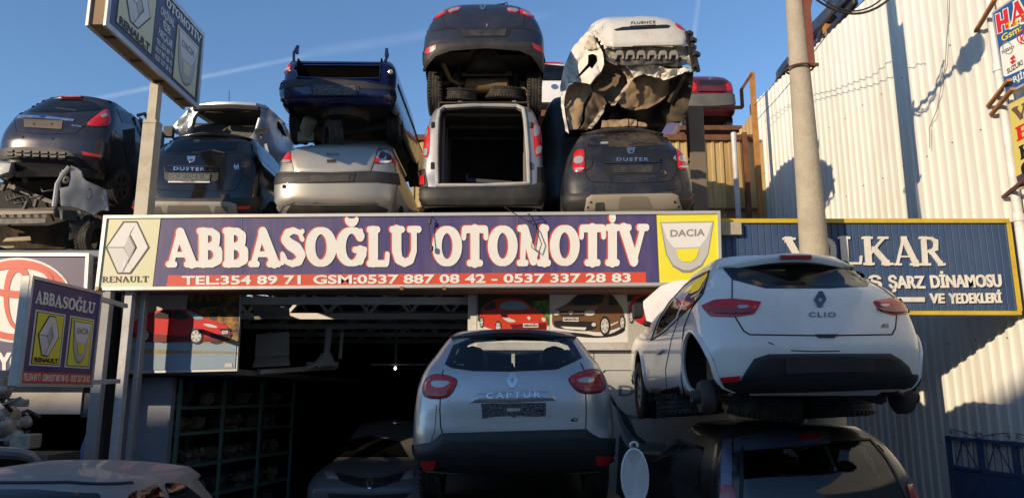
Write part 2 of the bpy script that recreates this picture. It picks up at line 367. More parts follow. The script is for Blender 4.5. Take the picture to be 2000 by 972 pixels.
# ---- the block across the street that keeps the low sun off the forecourt
b = thing('building', 'long plain apartment block across the street behind the viewer', 'building', (0, -18, 0))
MB().box((-70, -30, 0), (45, -18, 13.1)).box((-69.9, -29.9, 13.1), (-31.9, -18.0, 13.36)).box((-24.5, -29.9, 13.1), (-23.9, -18, 13.3)).box((-31.8, -29, 13.1), (-24.6, -18, 13.55)).build('wall', mat('render', (0.6, 0.57, 0.52), 0.9, dirt=0.4), b)  # roof steps added to set how high the shade reaches on the shop front
m = MB()
for zz in (1.6, 4.6, 7.6, 10.4):
    for k in range(36): m.box((-66 + k * 3, -17.99, zz), (-64.6 + k * 3, -17.95, zz + 1.5))
g = m.build('windows', mat('dark panes', (0.03, 0.035, 0.04), 0.15), b, smooth=False)

# ================================================================== workshop building
YF = 9.64
shop = thing('workshop_building', 'open fronted garage workshop with a deep dark interior under the long shop sign', 'building', (-1, 9.7, 0))
MB().box((-5.02, 9.12, 3.86), (2.9, 16.8, 4.02)).build('roof_slab', CONC, shop)
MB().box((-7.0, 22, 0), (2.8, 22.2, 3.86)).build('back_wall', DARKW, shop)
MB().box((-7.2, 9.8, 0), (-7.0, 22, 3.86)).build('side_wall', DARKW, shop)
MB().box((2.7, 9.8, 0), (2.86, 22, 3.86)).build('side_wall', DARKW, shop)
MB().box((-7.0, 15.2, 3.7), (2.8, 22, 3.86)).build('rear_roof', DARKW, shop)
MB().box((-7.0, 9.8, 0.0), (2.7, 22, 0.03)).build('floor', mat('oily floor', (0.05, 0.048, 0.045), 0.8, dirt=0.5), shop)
# soffit under the sign, pillar, jamb
MB().box((-5.05, 9.13, 3.16), (2.6, YF, 3.205)).build('soffit', mat('brown soffit board', (0.20, 0.10, 0.065), 0.7, dirt=0.5), shop)
p0, p1 = at(914, 600, YF), at(931, 600, YF)
MB().box((p0.x, YF, 0), (p1.x, YF + .2, 3.16)).build('pillar', WHITE, shop)
MB().box((-5.12, 9.9, 0), (-4.47, 10.02, 2.1)).build('jamb_wall', BLUEG, shop)
MB().box((p1.x + .002, 9.70, 0), (2.86, 9.8, 3.16)).build('front_wall', WHITE, shop)
l0, l1 = at(1140, 668, YF), at(1140, 684, YF)
MB().box((p1.x + .004, YF - .05, l1.z), (2.6, 9.698, l0.z)).build('ledge', STEELW, shop, bevel=.01)
MB().box((-7.0, 9.72, 2.13), (-3.52, 18, 2.2)).build('mezzanine_floor', mat('grey timber', (0.24, 0.22, 0.2), 0.8, dirt=0.6), shop)
for i, yy in enumerate((10.2, 12.3, 14.2, 16.2, 18.4)):
    t = MB(); t.box((-6.9, yy - .04, 3.1), (2.65, yy + .04, 3.2)); t.box((-6.9, yy - .04, 3.6), (2.65, yy + .04, 3.68))
    k = 0; x = -6.8
    while x < 2.3:
        t.bar((x, yy, 3.2 if k % 2 else 3.6), (x + .34, yy, 3.6 if k % 2 else 3.2), .05, .03, up=(0, 1, 0)); x += .34; k += 1
    t.build('roof_truss', mat('white truss paint', (.78, .76, .72), .6), shop)
# grey printed shutter below the posters
PG = (Vector((0, 9.69, 0)), Vector((0, -1, 0)))
GP = mat('grey print', (0.45, 0.46, 0.45), 0.55, dirt=0.3); GPD = mat('dark grey print', (0.05, 0.055, 0.06), 0.5); GPM = mat('mid grey print', (0.2, 0.22, 0.23), 0.5)
pan = thing('printed_panel', 'grey panel printed with an enlarged car tailgate under the three small posters', 'panel', (1.0, 9.69, 0))
sp = Sheet(PG)
sp.poly([(932, 684), (1424, 684), (1424, 1010), (932, 1010)], GP, 0)
sp.poly([(932, 684), (1424, 684), (1424, 686), (932, 686)], GPD, 1)
sp.poly([(1159, 686), (1160.5, 686), (1160.5, 722), (1159, 722)], GPD, 1)
sp.poly([(1180, 722), (1300, 722), (1300, 723.6), (1184, 723.6), (1178, 729), (1190, 765), (1205, 792), (1222, 808), (1240, 812), (1240, 814), (1216, 809), (1198, 790), (1184, 762), (1174, 730)], GPD, 1)
sp.poly([(1196, 772), (1205, 792), (1226, 811), (1300, 813), (1300, 816), (1232, 818), (1242, 846), (1262, 862), (1300, 866), (1300, 880), (1250, 880), (1226, 860), (1210, 826)], GPM, 1)
sp.poly([(1198, 776), (1206, 794), (1224, 810), (1232, 826), (1246, 852), (1262, 862), (1256, 866), (1236, 852), (1218, 826)], GPD, 2)
sp.poly([(1210, 846), (1222, 868), (1240, 884), (1300, 890), (1300, 1010), (1200, 1010)], GPD, 1)
sp.text('DACIA', [(1208, 752), (1352, 752), (1352, 772), (1208, 772)], mat('steel blue print', (0.10, 0.14, 0.18), 0.4), 2, bold=0.02, space=1.05)
sp.build('print', pan)

# ------------------------------------------------------------------ emblems reused on the signs
def xf(o, s): return lambda q: [(o[0] + x / s, o[1] + y / s) for x, y in q]
def quadmap(c):     # unit-square drawing (v up) to photo corners TL TR BR BL
    return lambda q: [bil(c, *p) for p in q]
def diamond(S, T, L=2):     # facets of the folded diamond, drawn in a 0..1 box, v up
    S.poly(T([(.40, 1.0), (.72, 1.0), (1.0, .5), (.58, 0.0), (.27, 0.0), (0.0, .5)]), BRN, L)
    S.poly(T([(.43, .97), (.70, .97), (.42, .51), (.05, .51)]), G1, L + 1)
    S.poly(T([(.705, .97), (.955, .51), (.92, .46), (.56, .03), (.42, .06), (.72, .50), (.555, .77)]), G1, L + 1)
    S.poly(T([(.05, .495), (.41, .495), (.56, .27), (.36, .03), (.29, .03)]), GA, L + 1)
    S.poly(T([(.37, .03), (.555, .03), (.61, .10), (.43, .30)]), G1, L + 2)
    S.poly(T([(.55, .75), (.69, .50), (.565, .27), (.42, .50)]), G2, L + 2)
    S.poly(T([(.55, .75), (.69, .50), (.66, .49), (.54, .70)]), G3, L + 3)
    S.poly(T([(.69, .50), (.40, .03), (.385, .05), (.66, .50)]), G3, L + 3)
def shield(S, T, L=2, word=True, hole=None):
    S.poly(T([(0, 1), (1, 1), (.90, .36), (.78, .12), (.58, 0), (.42, 0), (.24, .12), (.11, .36)]), G3, L)
    S.poly(T([(.015, .985), (.985, .985), (.885, .36), (.76, .15), (.56, .05), (.44, .05), (.25, .15), (.13, .36)]), G2, L + 1)
    S.poly(T([(.03, .97), (.97, .97), (.86, .66), (.74, .50), (.26, .49), (.13, .66)]), G1, L + 2)
    S.poly(T([(.29, .46), (.73, .47), (.68, .30), (.60, .22), (.43, .21), (.35, .28)]), hole or YEL, L + 3)
    if word:
        c = T([(.19, .84), (.83, .85), (.83, .72), (.19, .71)]); S.text('DACIA', c, G3, L + 3, bold=0.025, space=1.05)

# ------------------------------------------------------------------ long shop sign
YS = 9.0; PS = yplane(YS)
sg = thing('shop_sign', 'long navy shop sign with cream lettering and two car emblems over the garage opening', 'sign', (-1, 9.05, 3.2))
MB_ = MB(); slab([(204, 421), (1406, 412), (1410, 557), (187, 567)], PS, 0.14, MB_); MB_.build('sign_box', STEELW, sg)
fr = MB()
C = [(204, 421), (1406, 412), (1410, 557), (187, 567)]; Ci = [(210, 427), (1400, 418), (1404, 551), (194, 561)]
for i in range(4):
    j = (i + 1) % 4; q = [hit(PS, *p) for p in (C[i], C[j], Ci[j], Ci[i])]; n = Vector((0, -.022, 0)); n0 = Vector((0, -.0005, 0))
    fr.hexa([q[0] + n0, q[1] + n0, q[2] + n0, q[3] + n0, q[0] + n, q[1] + n, q[2] + n, q[3] + n])
fr.build('frame', ALU, sg)
f = Sheet(PS)
f.poly([(210, 427), (316, 426), (299, 560), (194, 561)], PALEY, 1)
f.poly([(314, 426.2), (1282, 419), (1288, 552), (298, 560)], NAVY, 1)
f.poly([(1281, 419), (1400, 418), (1404, 551), (1287, 552)], YEL, 1)
f.poly([(329, 537.5), (1261, 531), (1262, 552.4), (325, 559.6)], RED, 2)
SEAMV = mat('vinyl seam', (.17, .15, .26), .35); SEAMD = mat('vinyl seam shadow', (.035, .03, .08), .5)
for xs in (472, 771, 1010):
    f.poly([(xs, 425.6 - (xs - 314) * .0069), (xs + 1.3, 425.6 - (xs - 314) * .0069), (xs, 537), (xs - 1.3, 537)], SEAMV, 2); f.poly([(xs + 1.5, 425.6 - (xs - 314) * .0069), (xs + 2.2, 425.6 - (xs - 314) * .0069), (xs + .9, 537), (xs + .2, 537)], SEAMD, 2)
f.build('face', sg)
f = Sheet(PS)
T = quadmap([(206, 432), (293, 432), (293, 535), (206, 535)]); diamond(f, T); f.build('diamond_emblem', sg)
f = Sheet(PS)
T = quadmap([(1289, 434), (1394, 432), (1394, 532), (1289, 533)]); shield(f, T); f.build('shield_emblem', sg)
f = Sheet(PS)
for t, x0, x1, xa, xb in (('ABBASOĞLU', 326, 822, 0, 0), ('OTOMOTİV', 845, 1264, 0, 0)):
    yt = lambda x: 447 - (x - 326) * 0.0085 ; yb = lambda x: 521.5 - (x - 326) * 0.0035
    c = [(x0, yt(x0)), (x1, yt(x1)), (x1, yb(x1)), (x0, yb(x0))]
    f.fat(t, c, RED, 3, grow=0.02, dx=-.05, dy=.014); f.fat(t, c, CREAM, 5, grow=0.018)
f.build('lettering', sg)
f = Sheet(PS)
f.fat('RENAULT', [(200, 539.5), (291, 538.5), (291, 551), (199.5, 552)], BRN, 3, grow=-.025)
f.text('TEL:354 89 71', [(356, 539.5), (588, 538), (588, 554), (356, 555.5)], CREAM, 4, bold=0.03)
f.text('GSM:0537 887 08 42 - 0537 337 28 83', [(612, 537.8), (1232, 534), (1232, 550), (612, 553.8)], CREAM, 4, bold=0.03)
f.build('small_lettering', sg)
m = MB()
for px in (191, 785, 868, 1402): q = at(px, 563, YS - .03); m.box((q.x - .02, q.y - .02, q.z - .02), (q.x + .02, q.y + .02, q.z + .02))
m.build('clip', mat('brass clip', (0.25, 0.16, 0.06), 0.5, 0.6), sg)
# inner back supports of the sign
m = MB()
for x in (-4.8, -3, -1.2, .6, 2.4): m.box((x - .03, 9.15, 3.22), (x + .03, 9.6, 3.28))
m.build('bracket', RUST, sg)

# ------------------------------------------------------------------ posters of cars
PP = yplane(YF - .02)
BUSH = mat('autumn bush print', (0.035, 0.02, 0.01), 0.5, dirt=1.0, dirtcol=(0.75, 0.36, 0.05), dscale=9)
ROADP = mat('road print', (0.24, 0.34, 0.44), 0.5, dirt=0.4, dirtcol=(0.2, 0.26, 0.3), dscale=3, streak=True)
CARR = mat('red car print', (0.62, 0.02, 0.022), 0.35); CARR2 = mat('orange red car print', (0.60, 0.05, 0.02), 0.35); CARRD = mat('deep red print', (0.16, 0.006, 0.008), 0.4)
CARB = mat('brown car print', (0.17, 0.085, 0.04), 0.35); CARBL = mat('light brown print', (0.30, 0.17, 0.09), 0.35); CARBD = mat('deep brown print', (0.055, 0.026, 0.014), 0.4)
WIN = mat('window print', (0.02, 0.024, 0.028), 0.3); WINB = mat('blue window print', (0.20, 0.42, 0.52), 0.3); RIM = mat('rim print', (0.62, 0.62, 0.62), 0.4)
GREENP = mat('leaf print', (0.04, 0.10, 0.02), 0.5, dirt=1, dirtcol=(0.3, 0.5, 0.08), dscale=16); SKYP = mat('sky print', (0.55, 0.50, 0.44), 0.5); PAPER = mat('pale print', (0.70, 0.69, 0.66), 0.5)
TRED = mat('tree print', (0.03, 0.03, 0.02), 0.5, dirt=.6, dirtcol=(0.12, 0.10, 0.06), dscale=12); GRASSP = mat('verge print', (0.32, 0.24, 0.09), 0.5, dirt=.6, dirtcol=(.12, .1, .04), dscale=14)
def wheel_print(S, Z, x, y, rx, ry, L, spokes=6):
    S.poly(Z(ell(x, y, rx, ry)), BLACKP, L); S.poly(Z(ell(x, y, rx * .74, ry * .74)), RIM, L + 1)
    for k in range(spokes):
        a = 360 / spokes * k + 12; c, s_ = math.cos(R(a)), math.sin(R(a)); c2, s2 = math.cos(R(a + 26)), math.sin(R(a + 26))
        S.poly(Z([(x + rx * .2 * c, y + ry * .2 * s_), (x + rx * .66 * c, y + ry * .66 * s_), (x + rx * .66 * c2, y + ry * .66 * s2)]), G3, L + 2)
ps = thing('car_poster', 'poster of a red saloon on a road, left of the garage opening', 'poster', at(350, 720, YF - .02), group='car posters under the shop sign')
m = MB(); slab([(238, 562), (471, 560), (463, 724), (236, 729)], yplane(YF - .021), .06, m); m.build('frame', ALU, ps)
S = Sheet(PP); Z = xf((180, 400), 2.778)
S.poly([(243, 566), (467, 564), (458, 719), (240, 724)], SKYP, 1)
S.poly(Z([(520, 470), (800, 465), (793, 745), (500, 745)]), BUSH, 2)
S.poly(Z([(525, 530), (700, 520), (700, 556), (640, 552), (600, 560), (530, 556)]), TRED, 3)
S.poly(Z([(170, 690), (790, 715), (790, 760), (168, 752)]), GRASSP, 3)
S.poly(Z([(168, 742), (785, 754), (776, 887), (166, 900)]), ROADP, 4)
S.poly(Z([(175, 786), (300, 782), (500, 790), (700, 793), (783, 796), (783, 806), (600, 803), (400, 806), (174, 802)]), GRASSP, 5)
S.poly(Z(chaikin([(208, 690), (214, 660), (238, 622), (300, 592), (350, 574), (420, 565), (500, 564), (552, 575), (610, 612), (690, 634), (735, 655), (752, 690), (756, 722), (720, 738), (640, 738), (520, 742), (330, 742), (240, 722), (214, 710)], 2)), CARR, 6)
S.poly(Z([(214, 690), (330, 700), (530, 712), (640, 718), (756, 718), (740, 737), (320, 744), (232, 720)]), CARRD, 7)
S.poly(Z(chaikin([(328, 606), (362, 582), (400, 573), (438, 571), (430, 620), (340, 613)], 1)), WIN, 8)
S.poly(Z(chaikin([(442, 571), (496, 571), (538, 622), (436, 620)], 1)), WIN, 8)
S.poly(Z(chaikin([(508, 572), (550, 580), (622, 620), (560, 622), (536, 600)], 1)), WINB, 8)
S.poly(Z(chaikin([(600, 644), (640, 644), (690, 662), (672, 668), (625, 660)], 1)), RIM, 8)
S.poly(Z([(690, 672), (750, 670), (752, 682), (700, 684)]), WIN, 8)
S.poly(Z([(640, 700), (760, 700), (752, 716), (650, 720)]), BLACKP, 8)
S.poly(Z([(708, 682), (740, 682), (740, 698), (708, 700)]), PAPER, 9)
S.text('ABBASOĞLU', Z([(711, 686), (737, 686), (737, 694), (711, 695)]), BLACKP, 10)
S.poly(Z(ell(395, 732, 32, 18)), BLACKP, 5); S.poly(Z(ell(676, 738, 34, 18)), BLACKP, 5)
wheel_print(S, Z, 287, 705, 34, 41, 9); wheel_print(S, Z, 568, 712, 37, 43, 9)
S.poly(Z([(722, 858), (762, 858), (762, 880), (720, 880)]), G2, 6)
S.build('picture', ps)
Z = xf((860, 400), 3.24)
ps = thing('car_poster', 'poster of an orange red hatchback seen from the front, next to the white pillar', 'poster', at(1000, 668, YF - .02), group='car posters under the shop sign')
m = MB(); slab([(932, 555), (1073, 555), (1073, 668), (932, 668)], yplane(YF - .021), .03, m); m.build('board', PAPER, ps)
S = Sheet(PP)
S.poly([(933, 556), (1073, 556), (1073, 668), (933, 668)], TRED, 1)
S.poly(Z([(580, 610), (690, 600), (690, 770), (600, 770)]), GREENP, 2)
S.poly(Z([(235, 735), (690, 765), (690, 868), (235, 868)]), PAPER, 3)
S.poly(Z(chaikin([(252, 760), (248, 690), (268, 650), (310, 610), (360, 592), (500, 590), (545, 615), (590, 655), (650, 690), (676, 730), (674, 795), (640, 820), (480, 810), (400, 800), (320, 786)], 2)), CARR2, 4)
S.poly(Z(chaikin([(372, 640), (400, 612), (500, 606), (548, 635), (572, 660), (382, 664)], 1)), WINB, 5)
S.poly(Z([(268, 660), (312, 620), (348, 610), (352, 655), (290, 668)]), WIN, 5)
S.poly(Z(chaikin([(388, 708), (430, 712), (488, 738), (440, 744), (410, 730)], 1)), RIM, 6); S.poly(Z(chaikin([(636, 712), (665, 712), (668, 738), (646, 738)], 1)), RIM, 6)
S.poly(Z([(440, 756), (668, 745), (668, 800), (470, 802)]), CARRD, 5); S.poly(Z([(545, 712), (562, 704), (575, 718), (562, 730)]), RIM, 7)
S.poly(Z([(523, 750), (620, 750), (620, 775), (523, 775)]), PAPER, 7); S.text('ABBASOĞLU', Z([(527, 756), (616, 756), (616, 769), (527, 769)]), BLACKP, 8, bold=.03)
wheel_print(S, Z, 262, 742, 13, 36, 6); wheel_print(S, Z, 366, 775, 20, 42, 6)
S.build('picture', ps)
ps = thing('car_poster', 'poster of a brown off-road car on a white ground, middle of the three', 'poster', at(1148, 668, YF - .02), group='car posters under the shop sign')
m = MB(); slab([(1073.5, 555), (1224, 555), (1227, 668), (1073.5, 668)], yplane(YF - .021), .03, m); m.build('board', PAPER, ps)
S = Sheet(PP)
S.poly([(1074, 556), (1223, 556), (1226, 668), (1074, 668)], PAPER, 1)
S.poly(Z(chaikin([(730, 800), (900, 810), (1000, 832), (1080, 815), (1165, 770), (1170, 800), (1090, 835), (960, 842), (800, 825)], 1)), BLACKP, 2)
S.poly(Z(chaikin([(708, 770), (706, 690), (728, 655), (790, 636), (868, 566), (900, 553), (1040, 552), (1090, 566), (1124, 615), (1160, 665), (1166, 740), (1150, 765), (1090, 790), (1000, 808), (900, 790), (760, 785)], 2)), CARB, 3)
S.poly(Z([(740, 652), (800, 640), (1000, 636), (990, 662), (820, 668), (730, 668)]), CARBL, 4)
S.poly(Z(chaikin([(804, 634), (872, 570), (905, 560), (1036, 558), (1024, 634)], 1)), WIN, 5)
S.poly(Z([(1066, 578), (1086, 572), (1098, 600), (1104, 632), (1064, 636)]), WIN, 5); S.poly(Z([(1092, 572), (1104, 588), (1128, 630), (1108, 632)]), WIN, 5)
S.poly(Z([(748, 672), (912, 672), (905, 704), (760, 704)]), CARBD, 5); S.poly(Z([(755, 684), (908, 684), (906, 689), (757, 689)]), RIM, 6)
S.poly(Z([(810, 672), (842, 672), (836, 690), (826, 694), (816, 690)]), RIM, 7)
S.poly(Z(chaikin([(712, 668), (756, 668), (750, 700), (716, 698)], 1)), RIM, 6); S.poly(Z(chaikin([(908, 668), (980, 664), (975, 700), (915, 702)], 1)), RIM, 6)
S.poly(Z(chaikin([(708, 738), (760, 730), (900, 735), (990, 740), (985, 785), (900, 800), (740, 780)], 1)), BLACKP, 5)
S.poly(Z([(760, 768), (925, 775), (915, 792), (790, 784)]), G1, 6)
S.poly(Z([(776, 712), (875, 712), (875, 738), (776, 736)]), PAPER, 7); S.text('ABBASOĞLU', Z([(780, 718), (871, 718), (871, 731), (780, 730)]), BLACKP, 8, bold=.03)
S.poly(Z(ell(970, 757, 14, 12)), RIM, 7); S.poly(Z([(1075, 755), (1125, 735), (1125, 745), (1078, 768)]), G2, 6)
wheel_print(S, Z, 1040, 765, 32, 62, 6); wheel_print(S, Z, 1150, 745, 17, 46, 6)
S.poly(Z([(880, 548), (1060, 546), (1060, 551), (880, 553)]), BLACKP, 4)
S.build('picture', ps)
ps = thing('car_poster', 'poster of a bright red small car half hidden behind the white hatchback', 'poster', at(1300, 668, YF - .02), group='car posters under the shop sign')
m = MB(); slab([(1224.5, 555), (1424, 555), (1424, 668), (1227.5, 668)], yplane(YF - .021), .03, m); m.build('board', PAPER, ps)
S = Sheet(PP)
S.poly([(1225, 556), (1423, 556), (1423, 668), (1228, 668)], mat('grey backdrop print', (.40, .41, .38), .5), 1)
S.poly(Z([(1182, 506), (1800, 506), (1800, 600), (1182, 610)]), TRED, 2)
S.poly(Z(chaikin([(1196, 700), (1194, 650), (1206, 610), (1240, 572), (1330, 558), (1460, 560), (1600, 590), (1700, 640), (1740, 720), (1600, 770), (1290, 768), (1240, 740)], 2)), mat('bright red print', (.55, .012, .014), .35), 3)
S.poly(Z(chaikin([(1226, 620), (1256, 582), (1330, 570), (1420, 575), (1440, 625), (1300, 640)], 1)), WIN, 4)
wheel_print(S, Z, 1207, 706, 15, 44, 5)
S.build('picture', ps)
# ------------------------------------------------------------------ tall pole sign on the left
XL = -4.60; PL = (Vector((XL, 0, 0)), Vector((1, 0, 0)))
sgn = thing('pole_sign', 'double sided navy box sign with two emblem panels on top of a square steel pole', 'sign', (-4.77, 9.32, 4.02))
y0, y1, z0, z1 = 7.30, 9.62, 3.80 + 1.9, 4.88 + 1.9
zb0 = hit(PL, 205, 57); zb1 = hit(PL, 385, 202); zt1 = hit(PL, 397, 70)
y0, y1, z0, z1 = zb0.y, zb1.y, (zb0.z + zb1.z) / 2, zt1.z
MB().box((XL - .19, y0, z0), (XL - .006, y1, z1)).build('sign_box', mat('tan box interior', (.30, .19, .10), .7, dirt=.5), sgn)
m = MB()
for x in (XL - .2, XL + .0):
    m.box((x - .012, y0 - .02, z0 - .03), (x + .022, y1 + .02, z0 + .035)); m.box((x - .012, y0 - .02, z1 - .035), (x + .022, y1 + .02, z1 + .03))
    m.box((x - .010, y0 - .03, z0 - .025), (x + .020, y0 + .035, z1 + .025)); m.box((x - .010, y1 - .035, z0 - .025), (x + .020, y1 + .03, z1 + .025))
m.build('frame', ALU, sgn)
m = MB()
for k in range(4): yy = y0 + (y1 - y0) * (k + .5) / 4; MB().box((XL - .195, yy - .02, z0 - .012), (XL - .0, yy + .02, z0 - .002)).build('cross_bar', RUST, sgn)
def PLp(v): return [proj(Vector((XL, y0 + (y1 - y0) * a, z0 + (z1 - z0) * b_))) for a, b_ in v]
S = Sheet(PL)
S.poly(PLp([(0, 0), (1, 0), (1, 1), (0, 1)]), mat('slate blue vinyl', (.085, .095, .17), .45, dirt=.3), 1)
for a0, a1, b0, b1 in ((.07, .43, .10, .80), (.66, .965, .07, .80)):
    S.poly(PLp([(a0, b0), (a1, b0), (a1, b1), (a0, b1)]), BRN, 2); S.poly(PLp([(a0 + .012, b0 + .02), (a1 - .012, b0 + .02), (a1 - .012, b1 - .02), (a0 + .012, b1 - .02)]), PALEY, 3)
T0 = lambda q: PLp([(.12 + .26 * a, .25 + .52 * b_) for a, b_ in q]); diamond(S, T0, 4)
T1 = lambda q: PLp([(.685 + .255 * a, .12 + .63 * b_) for a, b_ in q]); shield(S, T1, 4, hole=PALEY)
tb = lambda a0, a1, b0, b1: PLp([(a0, b1), (a1, b1), (a1, b0), (a0, b0)])
S.text('RENAULT', tb(.10, .40, .13, .21), BRN, 5, bold=.05)
S.fat('ABBASOĞLU', tb(.02, .49, .84, .95), CREAM, 5); S.fat('OTOMOTİV', tb(.52, .97, .84, .95), CREAM, 5)
for i, t in enumerate(('ORJİNAL', 'YEDEK', 'PARÇALAR')): S.text(t, tb(.47 + (.03 if i == 1 else 0), .63 - (.03 if i == 1 else 0), .68 - .135 * i, .775 - .135 * i), CREAM, 5, bold=.02)
for i, t in enumerate(('TEL:354 89 71', '0537 887 08 42', '0537 337 28 83')): S.text(t, tb(.455, .645, .30 - .095 * i, .36 - .095 * i), CREAM, 5, bold=.02)
S.build('printed_face', sgn)
px_ = -4.77; py_ = 9.32
zj = at(283, 245, py_).z
MB().box((px_ - .06, py_ - .06, zj), (px_ + .06, py_ + .06, z0 - .03)).box((px_ - .09, py_ - .09, zj), (px_ + .09, py_ + .09, zj + .05)).build('upper_pole', mat('cream painted pole', (.55, .50, .38), .6, dirt=.7, dirtcol=(.3, .2, .1), dscale=4), sgn, bevel=.006)
MB().box((px_ - .09, py_ - .09, 4.02), (px_ + .09, py_ + .09, zj)).build('lower_pole', MATS['cream painted pole'], sgn, bevel=.008)

# ------------------------------------------------------------------ hanging box sign on the left
c4 = [(65, 531), (199, 577), (176, 760), (30, 749)]
XH = -4.50; PH = (Vector((XH, 0, 0)), Vector((1, 0, 0)))
w = [hit(PH, *c) for c in c4]; ya = (w[0].y + w[3].y) / 2; yb = (w[1].y + w[2].y) / 2; za = (w[3].z + w[2].z) / 2; zt = (w[0].z + w[1].z) / 2
hs = thing('hanging_sign', 'small box sign with two yellow emblem panels and red phone strip at the left', 'sign', (XH - .07, yb, za))
MB().box((XH - .09, ya, za), (XH - .004, yb, zt)).build('sign_box', ALU, hs, bevel=.006)
m = MB()
for (a, b_) in (((ya, za), (yb, za + .03)), ((ya, zt - .03), (yb, zt)), ((ya, za + .03), (ya + .03, zt - .03)), ((yb - .03, za + .03), (yb, zt - .03))):
    m.box((XH - .002, a[0], a[1]), (XH + .018, b_[0], b_[1]))
m.build('frame', ALU, hs)
MB().bar((XH - .05, yb, zt - .06), (-4.72, 9.0, zt - .04), .05).build('bracket', STEELW, hs); MB().bar((XH - .05, yb, za + .05), (-4.72, 9.0, za + .08), .05).build('bracket', STEELW, hs)
H = lambda v: [proj(Vector((XH, ya + (yb - ya) * a, za + (zt - za) * b_))) for a, b_ in v]
hb = lambda a0, a1, b0, b1: H([(a0, b1), (a1, b1), (a1, b0), (a0, b0)])
S = Sheet(PH)
S.poly(H([(.02, .03), (.98, .03), (.98, .97), (.02, .97)]), NAVY, 1)
S.poly(H([(.03, .035), (.97, .035), (.97, .135), (.03, .135)]), RED, 2)
S.text('TEL:354 89 71  GSM:0537 887 08 42 - 0537 337 28 83', hb(.05, .95, .055, .115), CREAM, 3, bold=.03)
S.fat('ABBASOĞLU', hb(.08, .92, .755, .875), CREAM, 3)
for a0, a1 in ((.10, .50), (.56, .93)):
    S.poly(H([(a0, .19), (a1, .19), (a1, .70), (a0, .70)]), PAPER, 2); S.poly(H([(a0 + .02, .205), (a1 - .02, .205), (a1 - .02, .685), (a0 + .02, .685)]), BLACKP, 3); S.poly(H([(a0 + .03, .212), (a1 - .03, .212), (a1 - .03, .678), (a0 + .03, .678)]), YEL, 4)
diamond(S, lambda q: H([(.155 + .28 * a, .28 + .385 * b_) for a, b_ in q]), 5)
S.text('RENAULT', hb(.145, .455, .225, .265), BRN, 6, bold=.05)
shield(S, lambda q: H([(.615 + .265 * a, .235 + .42 * b_) for a, b_ in q]), 5)
S.build('printed_face', hs)

# ------------------------------------------------------------------ neighbour shop on the left
nb = thing('neighbour_shop', 'low shop front with a dark opening left of the garage, under a purple sign', 'building', (-7.2, 9.3, 0))
zr = at(100, 489, 9.2).z
MB().box((-12, 9.32, zr - .16), (-5.06, 16, zr)).build('roof_slab', CONC, nb)
MB().box((-12, 9.24, zr - .1), (-5.0, 9.32, zr + .01)).build('roof_edge', mat('faded blue steel', (.13, .18, .24), .6, dirt=.6), nb)
a, b_ = at(60, 757, 9.5), at(156, 808, 9.5)
MB().box((-12, 9.5, b_.z), (b_.x, 9.56, zr - .16)).build('front_panel', mat('grubby white panel', (.55, .54, .52), .7, dirt=.5), nb)
MB().box((b_.x, 9.52, at(170, 815, 9.5).z), (-5.2, 9.58, zr - .16)).build('side_panel', mat('dark blue panel', (.035, .055, .085), .7), nb)
MB().box((-12, 15.6, 0), (-5.2, 15.8, zr - .16)).box((-5.24, 9.6, 0), (-5.14, 15.6, zr - .16)).build('inner_wall', DARKW, nb)
PT = yplane(9.1)
ts = thing('emblem_sign', 'purple and white shop sign with a big red oval emblem on the left edge', 'sign', at(60, 735, 9.1))
m = MB(); slab([(-170, 495), (173, 495), (160, 735), (-180, 735)], PT, .12, m); m.build('sign_box', STEELW, ts)
m = MB()
for q in ([(-170, 494), (174, 494), (173, 500), (-170, 500)], [(167, 500), (173.5, 500), (160.5, 735), (154, 735)], [(-180, 730), (161, 730), (160.5, 736), (-180, 736)]): slab(q, (Vector((0, 9.07, 0)), Vector((0, -1, 0))), .029, m)
m.build('frame', ALU, ts)
S = Sheet(PT)
S.poly([(-168, 499), (168, 499), (156, 732), (-176, 732)], mat('purple vinyl', (.10, .075, .15), .45, dirt=.3), 1)
S.poly([(-172, 668), (160, 668), (156, 731), (-176, 731)], mat('indigo vinyl', (.035, .028, .12), .45), 2)
S.poly(ell(36, 586, 106, 83), CREAM, 3)
S.poly(ell(36, 586, 102, 79), RED, 4, holes=[ell(36, 586, 86, 66)])
S.poly(ell(36, 578, 28, 66), RED, 5, holes=[ell(36, 584, 18, 52)])
S.poly(ell(36, 548, 70, 34), RED, 6, holes=[ell(36, 546, 58, 22)])
S.build('oval_emblem', ts)
S = Sheet(PT); S.text('TOYOTA', [(-56, 690), (100, 690), (100, 726), (-56, 726)], CREAM, 4, bold=.05); S.build('lettering', ts)

# steel posts between the two shops
for i, (X, w_, lab) in enumerate(((-4.98, .13, 'widest grey steel door post beside the neighbour shop'), (-4.75, .10, 'pale grey steel door post in the middle of the three'), (-4.62, .07, 'thin grey steel door post beside the car poster'))):
    o = MB().box((X - w_ / 2, 9.0 + i * .1, 0), (X + w_ / 2, 9.1 + i * .1, 3.2)).build('door_post', (mat('grey steel', (.30, .31, .32), .5, dirt=.5) if i != 1 else STEELW), None, bevel=.008, origin=(X, 9.05 + i * .1, 0))
    tag(o, lab, 'post', 'steel posts between the two shops')

